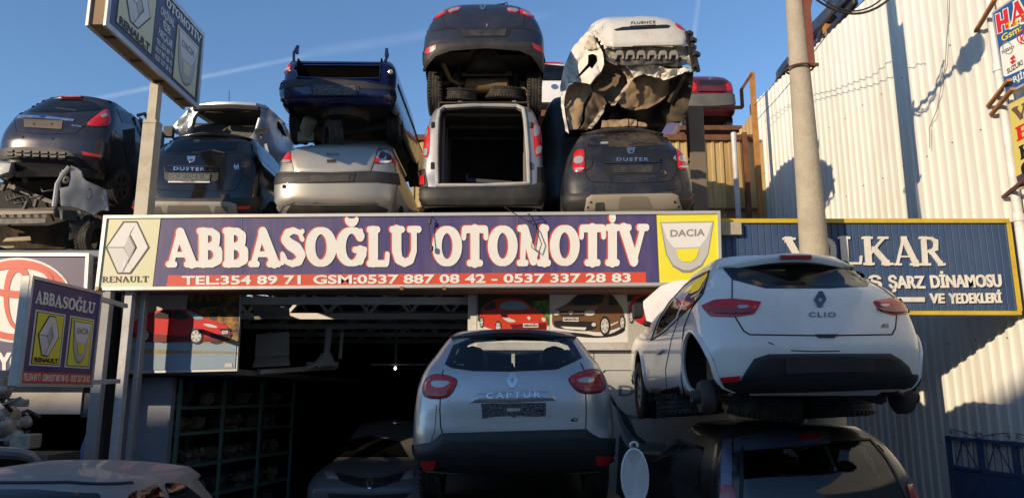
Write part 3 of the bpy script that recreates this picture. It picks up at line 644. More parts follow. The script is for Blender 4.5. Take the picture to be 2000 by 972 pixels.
# ------------------------------------------------------------------ corrugated wall on the right
KD = 1.125
WA, WB = Vector((6.447 * KD + .0913 * 5, -5, 0)), Vector((6.447 * KD - .0913 * 14.6 * KD, 14.6 * KD, 0)); WH = 1.9 + 5.98 * KD  # near stretch is out of view, added to bounce warm light onto the cars
def wallx(Y): return 6.447 * KD - .0913 * Y
PW = (WA.copy(), Vector((-1, -.0913, 0)).normalized())
def corrugated(A, Bv, top_a, top_b, bottom=0.0, pitch=.19, depth=.032, holes=None):
    d = (Bv - A); L = d.length; d.normalize(); n = Vector((-d.y, d.x, 0)); m = MB(); prof = []
    s = 0
    while s < L:
        for a, h in ((0, 0), (.52, 0), (.62, 1), (.90, 1)): prof.append((s + a * pitch, h * depth))
        s += pitch
    vs = []; fs = []
    for i, (s, h) in enumerate(prof):
        p = A + d * s + n * h; zt = top_a + (top_b - top_a) * s / L; vs += [(p.x, p.y, bottom), (p.x, p.y, zt)]
        if i: fs.append([2 * i - 2, 2 * i, 2 * i + 1, 2 * i - 1])
    m.raw(vs, fs); back = [( Vector(v) - n * .02) for v in vs]; m.raw(back, [f[::-1] for f in fs]); return m, n, d
cw = thing('corrugated_wall', 'tall white corrugated metal wall along the right side, sunlit with a pole shadow', 'wall', tuple((WA + WB) / 2))
m, nW, dW = corrugated(WA, WB, WH, WH); m.build('sheeting', CORR, cw, angle=20)
m = MB()
for zz in (1.2, 2.6, 4.0, 5.4, 6.8):
    for k in range(57, 112, 3): p = WA + dW * (k * .19 + .147 + (.19 if zz in (2.6, 5.4) else 0)) + nW * .034; m.lathe([(.013, 0), (.01, .006), (0.001, .008)], (p.x, p.y, zz + .02 * math.sin(k)), nW, 6)
m.build('screws', mat('dark screw', (.08, .06, .05), .6), cw)
m = MB()
for k in range(12): p = WA + dW * (.4 + 1.8 * k) - nW * .08; m.box((p.x, p.y - .04, 0), (p.x + .08, p.y + .04, WH - .1))
for zz in (1.5, 4.4, 7.3): m.bar(WA + Vector((.07, 0, zz)), WB + Vector((.07, 0, zz)), .06, .06)
m.build('frame', RUST, cw)
# stained end of the wall and the yellow fence behind the sign
WC = Vector((wallx(19.6), 19.6, 0))
ye = thing('stained_wall', 'yellow stained end of the corrugated wall behind the blue sign', 'wall', tuple((WB + WC) / 2))
m, _, _ = corrugated(WB + (WC - WB).normalized() * .08, WC, WH - .15, WH - .8); m.build('sheeting', CORRY, ye, angle=20)
yf = thing('sheet_fence', 'rust stained yellow corrugated fence under a brown beam behind the stacked cars', 'fence', (3, 16.2, 4.0))
zb = at(1400, 268, 16.2).z
m, _, _ = corrugated(Vector((2.9, 16.2, 0)), Vector((-2.2, 16.2, 0)), zb - .1, zb - .1, bottom=4.02, pitch=.2); m2, _, _ = corrugated(Vector((5.75, 16.2, 0)), Vector((2.9, 16.2, 0)), zb - .1, zb - .1, bottom=0, pitch=.2); m.raw(m2.v, m2.f); m.build('sheeting', CORRY, yf, angle=20)
m = MB(); m.box((-2.2, 16.1, zb - .1), (5.6, 16.22, zb + .03)); m.build('top_beam', RUST, yf)
m = MB(); zz = at(1400, 368, 14.3).z; m.box((-2.2, 16.08, zz), (5.6, 16.14, zz + .05)); m.build('rail', RUST, yf)
p = at(1458, 350, 16.0); MB().box((p.x - .05, 15.92, 4.02), (p.x + .05, 16.04, zb + .02)).build('post', RUST, yf)
p = at(1438, 350, 15.85); MB().tube([(p.x, 15.85, 4.02), (p.x, 15.85, zb - .02)], .06, 12).build('white_pipe', STEELW, yf)
# steel post and handrail by the fence
p = at(1360, 300, 12.0); zt_ = at(1357, 212, 12.0).z
o = MB().box((p.x - .13, 11.9, 4.02), (p.x + .13, 11.93, zt_)).box((p.x - .13, 12.07, 4.02), (p.x + .13, 12.1, zt_)).box((p.x - .02, 11.93, 4.02), (p.x + .02, 12.07, zt_)).build('steel_column', mat('weathered steel', (.16, .13, .10), .7, dirt=.7, dscale=4), None, bevel=.006, origin=(p.x, 12, 4.02))
tag(o, 'weathered steel column standing beside the dusty grey off-road car', 'column')
m = MB(); a, b_ = at(1345, 211, 12.2), at(1450, 210, 12.2); m.bar(a, b_, .05); c = at(1448, 175, 12.2); m.bar(b_, c, .05); d_ = at(1468, 145, 12.2); m.bar(c, d_, .05)
o = m.build('handrail', RUST, None, origin=tuple(a)); tag(o, 'thin rusty handrail running from the steel column to the white wall', 'rail')
p = at(1470, 170, 15.45); o = MB().box((p.x - .05, 15.4, 4.02), (p.x + .05, 15.5, at(1470, 142, 15.45).z)).build('timber_post', RUSTO, None, origin=(p.x, 15.45, 4.02)); tag(o, 'pale rusty post at the left end of the white corrugated wall', 'post')
m = MB(); p = at(1500, 230, 17.0); m.box((p.x - .4, 16.8, p.z - 2.5), (p.x + .3, 17.1, p.z + .35)); o = m.build('scrap_crate', RUST, None, origin=tuple(p)); tag(o, 'rusty crate edge behind the left end of the white wall', 'crate')

# ------------------------------------------------------------------ blue plank sign
YV = 9.2; PV = yplane(YV)
vs_ = thing('plank_sign', 'blue plank sign with a yellow border and raised white letters behind the concrete pole', 'sign', at(1690, 612, YV))
pl = MB(); a, b_ = at(1412, 438, YV), at(1972, 604, YV); x = at(1406, 520, YV).x; xe = at(1976, 520, YV).x; zt_ = at(1690, 436, YV).z; zb_ = at(1690, 607, YV).z
k = 0
while x < xe - .02:
    pl.box((x + .003, YV, zb_), (x + .082, YV + .02 + .001 * (k % 2), zt_)); x += .085; k += 1
pl.build('planks', mat('faded blue planks', (.030, .068, .16), .6, dirt=.45, dirtcol=(.09, .12, .18), dscale=3), vs_, bevel=.004)
x = at(1406, 520, YV).x
MB().box((x, YV + .024, zb_), (xe, YV + .1, zt_)).build('backing', mat('navy steel', (.02, .035, .075), .6), vs_)
MB().box((x - .01, YV - .03, zt_ + .001), (xe + .03, YV + .1, zt_ + .055)).box((x - .01, YV - .03, zb_ - .05), (xe + .03, YV + .1, zb_ - .001)).box((xe + .001, YV - .028, zb_), (xe + .045, YV + .1, zt_)).build('border', mat('yellow steel', (.62, .44, .03), .5, dirt=.5), vs_)
MB().box((xe + .05, YV + .0, zb_ - .03), (xe + .13, YV + .12, zt_ + .02)).build('end_channel', mat('navy steel', (.02, .035, .075), .6), vs_)
S = Sheet(PV)
def extr(polysV, F_, depth):
    return polysV
PVf = (Vector((0, YV - .025, 0)), Vector((0, -1, 0)))
WHL = mat('white cut letters', (.74, .72, .66), .5, dirt=.35)
def raised(draw, name):
    S = Sheet(PVf, gap=.0); draw(S); v = S.v; n = len(v); back = [p + Vector((0, .022, 0)) for p in v]
    cnt = {}
    for f in S.f:
        for i in range(len(f)):
            e = (f[i], f[(i + 1) % len(f)]); cnt[tuple(sorted(e))] = cnt.get(tuple(sorted(e)), 0) + 1
    fs = [list(f) for f in S.f] + [[i + n for i in f][::-1] for f in S.f] + [[e[0], e[1], e[1] + n, e[0] + n] for e, c in cnt.items() if c == 1]
    m = MB(); m.raw(v + back, fs); return m.build(name, WHL, vs_, angle=30)
def dr(S):
    for t, c in (('V', [(1529, 462), (1592, 462), (1594, 518), (1534, 518)]), ('O', [(1586, 462), (1634, 461), (1637, 518), (1589, 518)]), ('L', [(1634, 460), (1686, 460), (1689, 518), (1638, 518)]), ('K', [(1682, 460), (1740, 460), (1745, 519), (1686, 519)]), ('A', [(1742, 460), (1795, 460), (1799, 520), (1746, 520)]), ('R', [(1794, 460), (1843, 460), (1848, 520), (1798, 520)])):
        S.fat(t, c, WHL, 0, square=True, grow=-.03)
raised(dr, 'big_lettering')
def dr(S):
    for t, c in (('MARŞ', [(1610, 539), (1721, 539), (1724, 562), (1613, 562)]), ('ŞARZ', [(1735, 539), (1806, 539), (1809, 562), (1738, 562)]), ('DİNAMOSU', [(1817, 538), (1955, 536), (1958, 559), (1820, 561)]), ('VE', [(1816, 573), (1845, 573), (1846, 591), (1817, 591)]), ('YEDEKLERİ', [(1853, 573), (1956, 572), (1958, 590), (1855, 592)])):
        S.text(t, c, WHL, 0, bold=.03)
    S.poly([(1700, 580), (1806, 580), (1807, 589), (1701, 589)], WHL, 0)
raised(dr, 'small_lettering')

# ------------------------------------------------------------------ signs on the right wall
def wall_sign(name, label, quad, off, thick=.06):
    p = (PW[0] + PW[1] * off, PW[1]); t = thing(name, label, 'sign', tuple(hit(p, *quad[3])))
    m = MB(); slab(quad, p, thick, m); m.build('board', ALU, t); return t, p
q = [(1936, 26), (2080, -74), (2092, 118), (1963, 187)]
hs2, ph = wall_sign('wall_sign', 'blue wall sign with red lettering and a white emblem panel at the right edge', q, .34)
S = Sheet(ph); LB = mat('bright blue vinyl', (.012, .09, .30), .45, dirt=.2)
S.poly([(1940, 27), (2078, -69), (2090, 115), (1965, 181)], LB, 1)
HR = mat('red lettering', (.62, .02, .02), .4); YLt = mat('yellow lettering', (.75, .62, .04), .45)
S.fat('A', [(1971, 13), (2004, -8), (2008, 38), (1976, 54)], CREAM, 2, grow=.08, square=True); S.fat('A', [(1971, 13), (2004, -8), (2008, 38), (1976, 54)], HR, 3, square=True)
for a, b__, c in ((0, 0, CREAM), (0, 0, HR)):
    gr = .07 if c is CREAM else 0; L = 2 if c is CREAM else 3
    def H_poly(o):  # the H
        return [[(1945, 30), (1953, 26), (1958, 62), (1950, 66)], [(1960, 21), (1968, 16), (1973, 53), (1965, 58)], [(1952, 43), (1964, 37), (1965, 45), (1953, 51)]]
    P = H_poly(0)
    if c is CREAM: P = [[(x + (1.6 if i in (1, 2) else -1.6), y + (1.6 if i in (2, 3) else -1.6)) for i, (x, y) in enumerate(pp)] for pp in P]
    V, Fc = tri2d(P); S.put(V, Fc, c, L)
S.fat('S', [(2004, -9), (2034, -28), (2038, 20), (2008, 36)], HR, 3, square=True)
S.text('Tel: 354 71 10', [(1966, 47), (2062, -10), (2064, 4), (1968, 61)], YLt, 3, bold=.02); S.text('Gsm: 0533 78', [(1956, 70), (2062, 8), (2064, 22), (1958, 82)], YLt, 3, bold=.02)
S.poly(rnd_poly([(1953, 92), (2080, 24), (2086, 96), (1961, 152)], .12), CREAM, 2)
S.poly(ell(1969, 94, 10, 13, rot=-20), G3, 3, holes=[ell(1969, 94, 8, 11, rot=-20)]); S.poly([(1957, 100), (1982, 87), (1983, 93), (1958, 106)], CREAM, 4); S.text('NISSAN', [(1958, 100), (1981, 88), (1982, 93), (1959, 105)], BLACKP, 5, bold=.02)
S.poly([(1973, 116), (1981, 107), (1985, 114), (1979, 116), (1986, 119), (1978, 127), (1973, 121), (1979, 119)], HR, 3)
S.text('SUZUKI', [(1967, 136), (1997, 117), (1999, 126), (1969, 145)], BLACKP, 3, bold=.03)
S.poly(ell(2004, 72, 18, 15, rot=-20), HR, 3, holes=[ell(2004, 72, 15.5, 12.5, rot=-20)]); S.text('KIA', [(1993, 70), (2016, 58), (2018, 76), (1995, 86)], HR, 3, bold=.03)
S.text('ORJİNAL JAPON', [(1966, 157), (2078, 104), (2080, 115), (1968, 168)], CREAM, 3, bold=.02)
S.build('printed_face', hs2)
q2 = [(1967, 205), (2100, 136), (2116, 300), (1992, 370)]
v2, ph2 = wall_sign('wall_sign', 'yellow wall sign with a column of big letters below the blue wall sign', q2, .30)
S = Sheet(ph2)
S.poly([(1970, 205), (2098, 140), (2112, 275), (1985, 345)], mat('sand yellow vinyl', (.62, .52, .14), .45), 1); S.poly([(1985, 345), (2112, 275), (2114, 298), (1991, 366)], mat('plum vinyl', (.06, .045, .09), .45), 1)
BR2 = mat('brown lettering', (.13, .075, .06), .5)
S.fat('V', [(1977, 213), (2006, 198), (2009, 226), (1981, 240)], BR2, 2, square=True); S.fat('E', [(1983, 250), (2010, 236), (2013, 264), (1987, 277)], HR, 2, square=True)
S.fat('K', [(1990, 287), (2014, 274), (2017, 300), (1994, 313)], BLACKP, 2, square=True); S.fat('O', [(1993, 320), (2016, 308), (2019, 332), (1997, 345)], BLACKP, 2, square=True)
S.build('printed_face', v2)
for i, (px, py, ln) in enumerate(((1906, 62, 1), (1930, 208, 1), (1936, 224, 1), (1960, 385, 1))):
    p = hit((PW[0] + PW[1] * .05, PW[1]), px, py)
    o = MB().bar(p, p + Vector((-.28, -.85, 0)), .05, .035).build('bracket_arm', RUSTO if i != 3 else RUST, None, origin=tuple(p))
    tag(o, ['rusty bracket arm holding the top of the blue wall sign', 'rusty bracket arm under the blue wall sign', 'rusty bracket arm at the top of the yellow wall sign', 'dark bracket arm under the yellow wall sign'][i], 'bracket', 'bracket arms on the right wall')
m = MB(); yy = 9.0; xw = wallx(yy) - .1
m.tube([(xw, yy, 0), (xw, yy, 8.2)], .055, 12)
for zz in (2, 4, 6): m.tube([(xw, yy, zz), (xw, yy, zz + .09)], .068, 12)
o = m.build('downpipe', WHITE, None, origin=(xw, yy, 0)); tag(o, 'white downpipe on the corrugated wall beside the two wall signs', 'pipe')

# ------------------------------------------------------------------ concrete pole
YP = 8.93; XP = 3.715; KP = 8.93 / 6.8
pole = thing('utility_pole', 'tall tapered concrete utility pole with a rusty steel channel strapped to its top', 'pole', (XP, YP, 0))
MB().tube([(XP, YP, z) for z in (0, 1, 2, 3, 4, 5, 6, 7, 9.6)], [.235, .217, .199, .181, .163, .145, .127, .109, .10], 24).build('shaft', CONC, pole)
m = MB(); a = Vector((XP, YP - .1, 7.05)); b_ = Vector((XP + .35, YP - 1.05, 7.30)); m.tube([a, b_], .035, 8); m.lathe([(.02, -.08), (.14, -.08), (.20, .05), (.20, .28), (.05, .36)], b_ + Vector((.05, -.15, 0)), (.3, -1, .25), 14); m.build('lamp_arm', STEELW, pole)
zj = at(1560, 138, YP).z
MB().box((XP + .075, YP - .10, zj), (XP + .088, YP + .06, 8.6)).box((XP + .0885, YP - .10, zj), (XP + .165, YP - .086, 8.6)).build('steel_channel', mat('red oxide steel', (.20, .05, .03), .6, dirt=.5), pole)
m = MB(); m.tube([(XP + .165 * math.cos(R(a)), YP + .165 * math.sin(R(a)), zj + .02) for a in range(0, 360, 15)], .014, 6, closed=True); m.bar((XP + .06, YP - .13, zj + .02), (XP + .19, YP - .13, zj + .02), .035); m.build('clamp', RUST, pole)
m = MB(); zz = at(1560, 26, YP).z; m.bar((XP + .13, YP - .09, zz), (XP + .25, YP - .09, zz + .4), .015, .06); m.build('stay', MATS['red oxide steel'], pole)
def sag(a, b, s, n=24): a, b = Vector(a), Vector(b); return [a.lerp(b, i / n) - Vector((0, 0, 4 * s * (i / n) * (1 - i / n))) for i in range(n + 1)]
for i, (lab, px0, py0, px1, py1, s, r) in enumerate((('thick black cable looping right from the top of the concrete pole', 1585, -8, 1748, -12, .42, .013), ('thinner black cable hanging above the thick loop', 1600, -6, 1735, -14, .36, .009))):
    a, b_ = at(px0, py0, 8.9), at(px1, py1, 9.0); o = MB().tube(sag(a, b_, s * .65), r * 1.25, 6).build('power_cable', BLACKPL, None, origin=tuple(a)); tag(o, lab, 'cable', 'cables at the pole top')
for i, (lab, pts) in enumerate((('thin wire running over the left end of the white wall up towards the pole', [(1465, 215, 15.68), (1500, 178, 14.56), (1530, 140, 13.44), (1560, 108, 12.32), (1612, 40, 10.75), (1650, -10, 10.08)]), ('thin wire crossing the sunlit wall above the loop cable', [(1478, 235, 15.68), (1520, 190, 14.56), (1545, 160, 13.44), (1620, 62, 10.75), (1700, -10, 9.41)]))):
    P = [at(*p) for p in pts]; o = MB().tube(P, .008, 5).build('stay_wire', BLACKPL, None, origin=tuple(P[0])); tag(o, lab, 'wire', 'thin wires beside the pole')
P = [hit((PW[0] + PW[1] * .06, PW[1]), *p) for p in ((1850, -10), (1852, 40), (1848, 90), (1846, 130), (1838, 170), (1830, 215), (1815, 250), (1816, 290))]
o = MB().tube(P, .006, 5).build('loose_wire', mat('grey wire', (.2, .19, .17), .6), None, origin=tuple(P[0])); tag(o, 'loose grey wire hanging down the sunlit corrugated wall', 'wire')

# dark wreck on the far side of the wall top
NVY = mat('dark navy paint', (.012, .017, .04), .3, coat=.6, dirt=.5)
wr = thing('wrecked_body_shell', 'dark navy stripped car body leaning over the top of the white wall', 'car wreck', (6.1, 13.7, 0))
def wt(px, py, dx=.0): return hit((PW[0] - PW[1] * .22, PW[1]), px, py)
m = MB()
for a, b__, w_ in (((1570, 80), (1668, -18), .20), ((1572, 112), (1600, 78), .10), ((1600, 78), (1612, 30), .10), ((1522, 150), (1545, 118), .16), ((1518, 158), (1530, 172), .12), ((1618, 6), (1650, 34), .12), ((1545, 118), (1575, 108), .09)):
    m.bar(wt(*a), wt(*b__), w_, w_ * 1.3)
m.build('body_beam', NVY, wr, bevel=.02)
m = MB(); m.bar(wt(1578, 112, -.1), wt(1672, 2, -.1), .10, .14); m.bar(wt(1530, 168, -.05), wt(1545, 156, -.05), .1, .12); m.build('bumper_skin', BLACKPL, wr, bevel=.02)
MB().tube([wt(1534, 122), wt(1521, 140), wt(1519, 156), wt(1530, 162)], .05, 8).build('bumper_corner', NVY, wr)
m = MB()
for k in range(3): m.box((6.6, 10.8 + k * 2.2, 0), (6.72, 10.95 + k * 2.2, 8.8))
m.build('support_post', RUST, wr)
p = wt(1615, 60); o = MB().box((p.x - .05, p.y - .08, p.z - 1.2), (p.x + .05, p.y + .08, p.z + .42)).build('rusty_post', RUSTO, None, origin=tuple(p)); tag(o, 'orange rusty post sticking up above the white wall by the navy wreck', 'post')

# ------------------------------------------------------------------ blue gate on the right
gp = (PW[0] + PW[1] * .06, PW[1])
gt = thing('blue_gate', 'blue steel gate with twisted bars and wrought scrolls at the right edge', 'gate', tuple(Vector((wallx(10.0) - .06, 10.0, 0))))
ga = hit(gp, 1851, 850); gb = ga + (-dW) * 2.3; zt_ = ga.z
def gpt(s, z, off=0): p = ga + (-dW) * s; return Vector((p.x, p.y, z)) + PW[1] * off
m = MB()
for s in (0, .62, 1.24, 1.86): m.bar(gpt(s, .0), gpt(s, zt_), .06, .05, up=PW[1])
for z in (.08, zt_ - .42, zt_ - .03): m.bar(gpt(0, z), gpt(1.86, z), .045, .05, up=PW[1])
m.build('frame', BLUEP, gt)
m = MB(); m.hexa([gpt(.03, .1, -.01), gpt(1.84, .1, -.01), gpt(1.84, .1, .01), gpt(.03, .1, .01), gpt(.03, zt_ - .44, -.01), gpt(1.84, zt_ - .44, -.01), gpt(1.84, zt_ - .44, .01), gpt(.03, zt_ - .44, .01)]); m.build('sheet_panel', BLUEP, gt)
m = MB()
for k in range(3):
    for j in range(1, 5): s = .62 * k + .62 * j / 5; m.tube([gpt(s, zt_ - .40), gpt(s, zt_ - .05)], .006, 5)
    m.tube([gpt(.62 * k + .1, zt_ - .40), gpt(.62 * k + .3, zt_ - .05)], .009, 5); m.tube([gpt(.62 * k + .3, zt_ - .05), gpt(.62 * k + .54, zt_ - .40)], .009, 5)
m.build('bars', BLUEP, gt)
m = MB()
for s0, sg_ in ((.03, 1), (1.22, -1), (1.26, 1)):
    for c_, rr in ((.05, .03), (.33, .022), (.55, .03)):
        m.tube([gpt(s0 + sg_ * (c_ + rr * (1 - t / 20) * math.cos(R(t * 24))), zt_ + .05 + rr * (1 - t / 20) * math.sin(R(t * 24))) for t in range(16)], .005, 5)
    m.tube([gpt(s0 + sg_ * .03, zt_ + .10), gpt(s0 + sg_ * .3, zt_ + .07), gpt(s0 + sg_ * .6, zt_ + .01)], .005, 5)
m.build('scrollwork', mat('dark iron', (.015, .017, .025), .6), gt)

# ------------------------------------------------------------------ inside the garage
def lump(seed, s=(.22, .2, .17)):
    r_ = random.Random(seed); m = MB()
    m.lathe([(.02, -.5), (.5, -.48), (.62, -.3), (.55, -.1), (.38, .05), (.34, .3), (.2, .42), (.18, .6), (.02, .61)], (0, 0, 0), (r_.uniform(-.3, .3), 1, r_.uniform(-.2, .2)), 12)
    for k in range(5): a = r_.uniform(0, 6.28); m.bar((.5 * math.cos(a), -.3, .5 * math.sin(a)), (.35 * math.cos(a), .35, .35 * math.sin(a)), .13, .1)
    m.box((-.5, -.2, -.62), (.1, .2, -.4)); m.lathe([(.02, -.15), (.18, -.14), (.18, .2), (.02, .21)], (.4, .1, .3), (1, .2, .3), 10)
    m.v = [Vector((v.x * s[0], v.y * s[1], v.z * s[2])) for v in m.v]; return m
sh = thing('parts_shelf', 'teal steel shelving full of used gearboxes along the left garage wall', 'shelf', (-4.1, 11.3, 0))
A0, A1 = Vector((-4.42, 10.02, 0)), Vector((-3.72, 12.8, 0)); dS = (A1 - A0).normalized(); nS = Vector((-dS.y, dS.x, 0))
levels = (.12, .5, .93, 1.36, 1.70)
m = MB()
for z in levels: m.hexa([A0 + Vector((0, 0, z - .02)), A1 + Vector((0, 0, z - .02)), A1 + nS * .55 + Vector((0, 0, z - .02)), A0 + nS * .55 + Vector((0, 0, z - .02)), A0 + Vector((0, 0, z + .02)), A1 + Vector((0, 0, z + .02)), A1 + nS * .55 + Vector((0, 0, z + .02)), A0 + nS * .55 + Vector((0, 0, z + .02))])
m.build('shelf_board', TEAL, sh)
m = MB()
for k in range(4):
    for q in (-.01, .56): p = A0 + (A1 - A0) * (k / 3) + nS * q; m.box((p.x - .022, p.y - .022, 0), (p.x + .022, p.y + .022, 2.08))
m.build('upright', TEAL, sh)
protos = []
CAST2 = mat('dull grimy casting', (.16, .15, .13), .6, .4, dirt=.9, dirtcol=(.05, .04, .03), dscale=9)
for li, z in enumerate(levels):
    for k in range(9):
        p = A0 + dS * (.2 + k * .31) + nS * (.22 + .05 * ((k * 7 + li) % 3)); i = (k * 5 + li * 3) % 3
        if i >= len(protos) or protos[i] is None:
            while len(protos) <= i: protos.append(None)
            o = lump(11 + i).build('used_gearbox', CAST2 if i == 1 else SOOT, None); protos[i] = o
        else: o = protos[i].copy(); COL.objects.link(o)
        o.location = (p.x, p.y, z + .02 + .105); o.rotation_euler = (0, 0, (k * 1.7 + li) % 6.28)
        tag(o, 'grimy used gearbox on the teal parts shelf', 'gearbox', 'used gearboxes on the teal shelf')
PGR = mat('primer grey panel', (.34, .34, .33), .5, dirt=.5)
def sheetpart(name, label, cat, quads, Y, m_, thick=.03, holes=()):
    o = None; m = MB()
    for q in quads:
        ys = [c[2] if len(c) > 2 else Y for c in q]
        P = [at(c[0], c[1], y) for c, y in zip(q, ys)]; n = Vector((0, thick, 0)); m.hexa([P[3], P[2], P[2] + n, P[3] + n, P[0], P[1], P[1] + n, P[0] + n])
    o = m.build(name, m_, None, bevel=.008, origin=tuple(at(*quads[0][3][:2], Y))); tag(o, label, cat); return o
sheetpart('car_panel', 'light grey bent car panel leaning on the mezzanine behind the red saloon poster', 'car part', [[(500, 652), (564, 647), (564, 694), (497, 698)], [(497, 698.4), (564, 694.4, 10.6), (566, 713, 10.4), (492, 717, 10.4)]], 10.6, PGR)
sheetpart('bumper_skin', 'grey bumper skin hanging under the garage roof near the red saloon poster', 'car part', [[(488, 574), (556, 582), (564, 600), (492, 592)], [(492, 592.4), (564, 600.4, 10.4), (566, 620, 10.5), (496, 624, 10.5)]], 10.4, PGR)
m = MB()
for pts, r_ in (([(622, 715, 10.9), (636, 700, 10.9), (640, 670, 10.9), (642, 642, 10.9)], .05), ([(590, 722, 10.9), (615, 712, 10.9), (632, 695, 10.9)], .04), ([(642, 690, 10.9), (650, 710, 10.9), (658, 714, 10.9)], .035), ([(668, 648, 11), (664, 700, 11)], .03), ([(600, 712, 11), (660, 712, 11)], .05)):
    m.tube([at(*p) for p in pts], r_, 6)
P = [at(*p) for p in ((626, 690, 10.88), (642, 686, 10.88), (650, 712, 10.88), (618, 714, 10.88))]; n = Vector((0, .03, 0)); m.hexa([P[3], P[2], P[2] + n, P[3] + n, P[0], P[1], P[1] + n, P[0] + n])
o = m.build('door_pillar', PGR, None, origin=tuple(at(640, 720, 10.9))); tag(o, 'cut out grey car door pillar standing on the mezzanine', 'car part')
o = MB().bar(at(505, 726, 10.3), at(655, 716, 11.4), .09, .07).build('door_sill', PGR, None, bevel=.01, origin=tuple(at(505, 726, 10.3))); tag(o, 'long grey cut door sill lying on the mezzanine edge', 'car part')
lp = thing('light_bulb', 'small glowing bulb on a batten deep inside the garage', 'lamp', tuple(at(772, 718, 15)))
em = bpy.data.materials.new('glowing bulb'); em.use_nodes = True; em.node_tree.nodes['Principled BSDF'].inputs['Emission Color'].default_value = (.9, 1, 1, 1); em.node_tree.nodes['Principled BSDF'].inputs['Emission Strength'].default_value = 4
p = at(772, 719, 15); MB().lathe([(.001, -.03), (.022, -.015), (.026, .01), (.015, .035), (.001, .036)], p, (0, 0, 1), 12).build('bulb', em, lp)
MB().box((p.x - .5, p.y, p.z + .06), (p.x + .9, p.y + .05, p.z + .10)).build('batten', STEELW, lp)
m = MB(); m.box((p.x - .02, p.y, p.z + .10), (p.x + .02, p.y + .03, 3.1)); m.build('hanger', STEELW, lp)

# ------------------------------------------------------------------ forecourt oddments on the left
gx = thing('engine_block', 'big oily cast aluminium engine and gearbox lump at the left edge below the oval emblem', 'engine', (-5.2, 8.2, 0))
m = MB(); r_ = random.Random(5)
for k in range(46):
    p = at(r_.uniform(-40, 52), r_.uniform(730, 880), 8.2 + r_.uniform(-.15, .3)); kind = k % 3; s = r_.uniform(.04, .11)
    if kind == 0: m.lathe([(.01, -s), (s, -s * .9), (s * 1.1, 0), (s * .7, s * .8), (.01, s)], p, (r_.uniform(-1, 1), -1, r_.uniform(-1, 1)), 12)
    elif kind == 1: q = p + Vector((r_.uniform(-.2, .2), r_.uniform(-.1, .1), r_.uniform(-.2, .2))); m.bar(p, q, s * .6, s * .5)
    else: m.box(p - Vector((s, s, s * .7)), p + Vector((s, s, s * .7)))
m.build('casting', CAST, gx, bevel=.01)
m = MB()
for k in range(14):
    p = at(r_.uniform(-30, 60), r_.uniform(800, 885), 8.3); q = p + Vector((r_.uniform(-.25, .25), r_.uniform(-.1, .1), r_.uniform(-.2, .15))); m.tube([p, (p + q) / 2 + Vector((0, -.08, .05)), q], .022, 6)
m.build('hose', BLACKPL, gx)
MB().box((-6.3, 7.9, 0), (-4.75, 8.7, .08)).box((-6.2, 8.0, .08), (-4.85, 8.6, at(20, 885, 8.2).z)).build('stand', SOOT, gx)
m = MB(); p = at(168, 905, 9.9); q = at(166, 842, 9.9)
m.lathe([(.12, -.9), (.15, -.3), (.13, 0), (.07, .25), (.03, (q - p).z), (.001, (q - p).z + .01)], p, (0, 0, 1), 14)
for v in m.v: v.x += .03 * noise.noise(v * 6); v.y += .03 * noise.noise(v * 6 + Vector((5, 0, 0)))
o = m.build('plastic_sack', mat('blue plastic', (.03, .10, .32), .4), None, origin=(p.x, p.y, 0)); tag(o, 'blue plastic sack standing in the dark neighbour shop', 'sack')
# white oval plate
ov = thing('oval_plate', 'white oval plastic plate with a hanging loop standing up between the cars', 'plate', tuple(at(1240, 972, 5.2)))
pz = at(1240, 930, 5.2); V = ell(0, 0, .095, .19, 40)
m = MB(); k = len(V)
rings = [(1.0, .012), (1.0, -.004), (.93, -.012), (.88, -.006), (.0001, -.008)]
vs = [(pz.x + x * s, 5.2 + d, pz.z - .0 + z * s) for s, d in rings for x, z in V]
fs = [[r_ * k + i, r_ * k + (i + 1) % k, (r_ + 1) * k + (i + 1) % k, (r_ + 1) * k + i] for r_ in range(len(rings) - 1) for i in range(k)] + [list(range(k))]
m.raw(vs, fs).build('disc', mat('white plastic', (.62, .63, .64), .45, dirt=.3), ov, angle=40)
MB().tube([(pz.x + .024 * math.cos(R(a)), 5.2, pz.z + .205 + .02 * math.sin(R(a))) for a in range(-30, 211, 20)], .009, 8).build('loop', MATS['white plastic'], ov)
MB().tube([(pz.x, 5.21, 0), (pz.x, 5.21, pz.z - .15)], .02, 8).box((pz.x - .2, 5.05, 0), (pz.x + .2, 5.4, .03)).build('stand', SOOT, ov)
# ================================================================== car building
def pchip(xs, ys):
    n = len(xs); h = [xs[i + 1] - xs[i] for i in range(n - 1)]; d = [(ys[i + 1] - ys[i]) / h[i] for i in range(n - 1)]; m = [0] * n
    m[0], m[-1] = d[0], d[-1]
    for i in range(1, n - 1):
        if d[i - 1] * d[i] > 0: w1, w2 = 2 * h[i] + h[i - 1], h[i] + 2 * h[i - 1]; m[i] = (w1 + w2) / (w1 / d[i - 1] + w2 / d[i])
    def f(x):
        if x <= xs[0]: return ys[0]
        if x >= xs[-1]: return ys[-1]
        i = max(k for k in range(n - 1) if xs[k] <= x); t = (x - xs[i]) / h[i]
        return ys[i] * (1 + 2 * t) * (1 - t) ** 2 + m[i] * h[i] * t * (1 - t) ** 2 + ys[i + 1] * t * t * (3 - 2 * t) + m[i + 1] * h[i] * t * t * (t - 1)
    return f
def lin(pts):
    def f(x):
        if x <= pts[0][0]: return pts[0][1]
        for (a, b), (c, d) in zip(pts, pts[1:]):
            if x <= c: return b + (d - b) * (x - a) / (c - a)
        return pts[-1][1]
    return f
def paint(name, col=None, metal=.6, dirt=.35, rough=.32, coat=.7, dcol=(.22, .17, .11), ds=2.2, spec=.5): return mat(name, col, rough, metal, coat, dirt, dcol, ds, spec=spec)
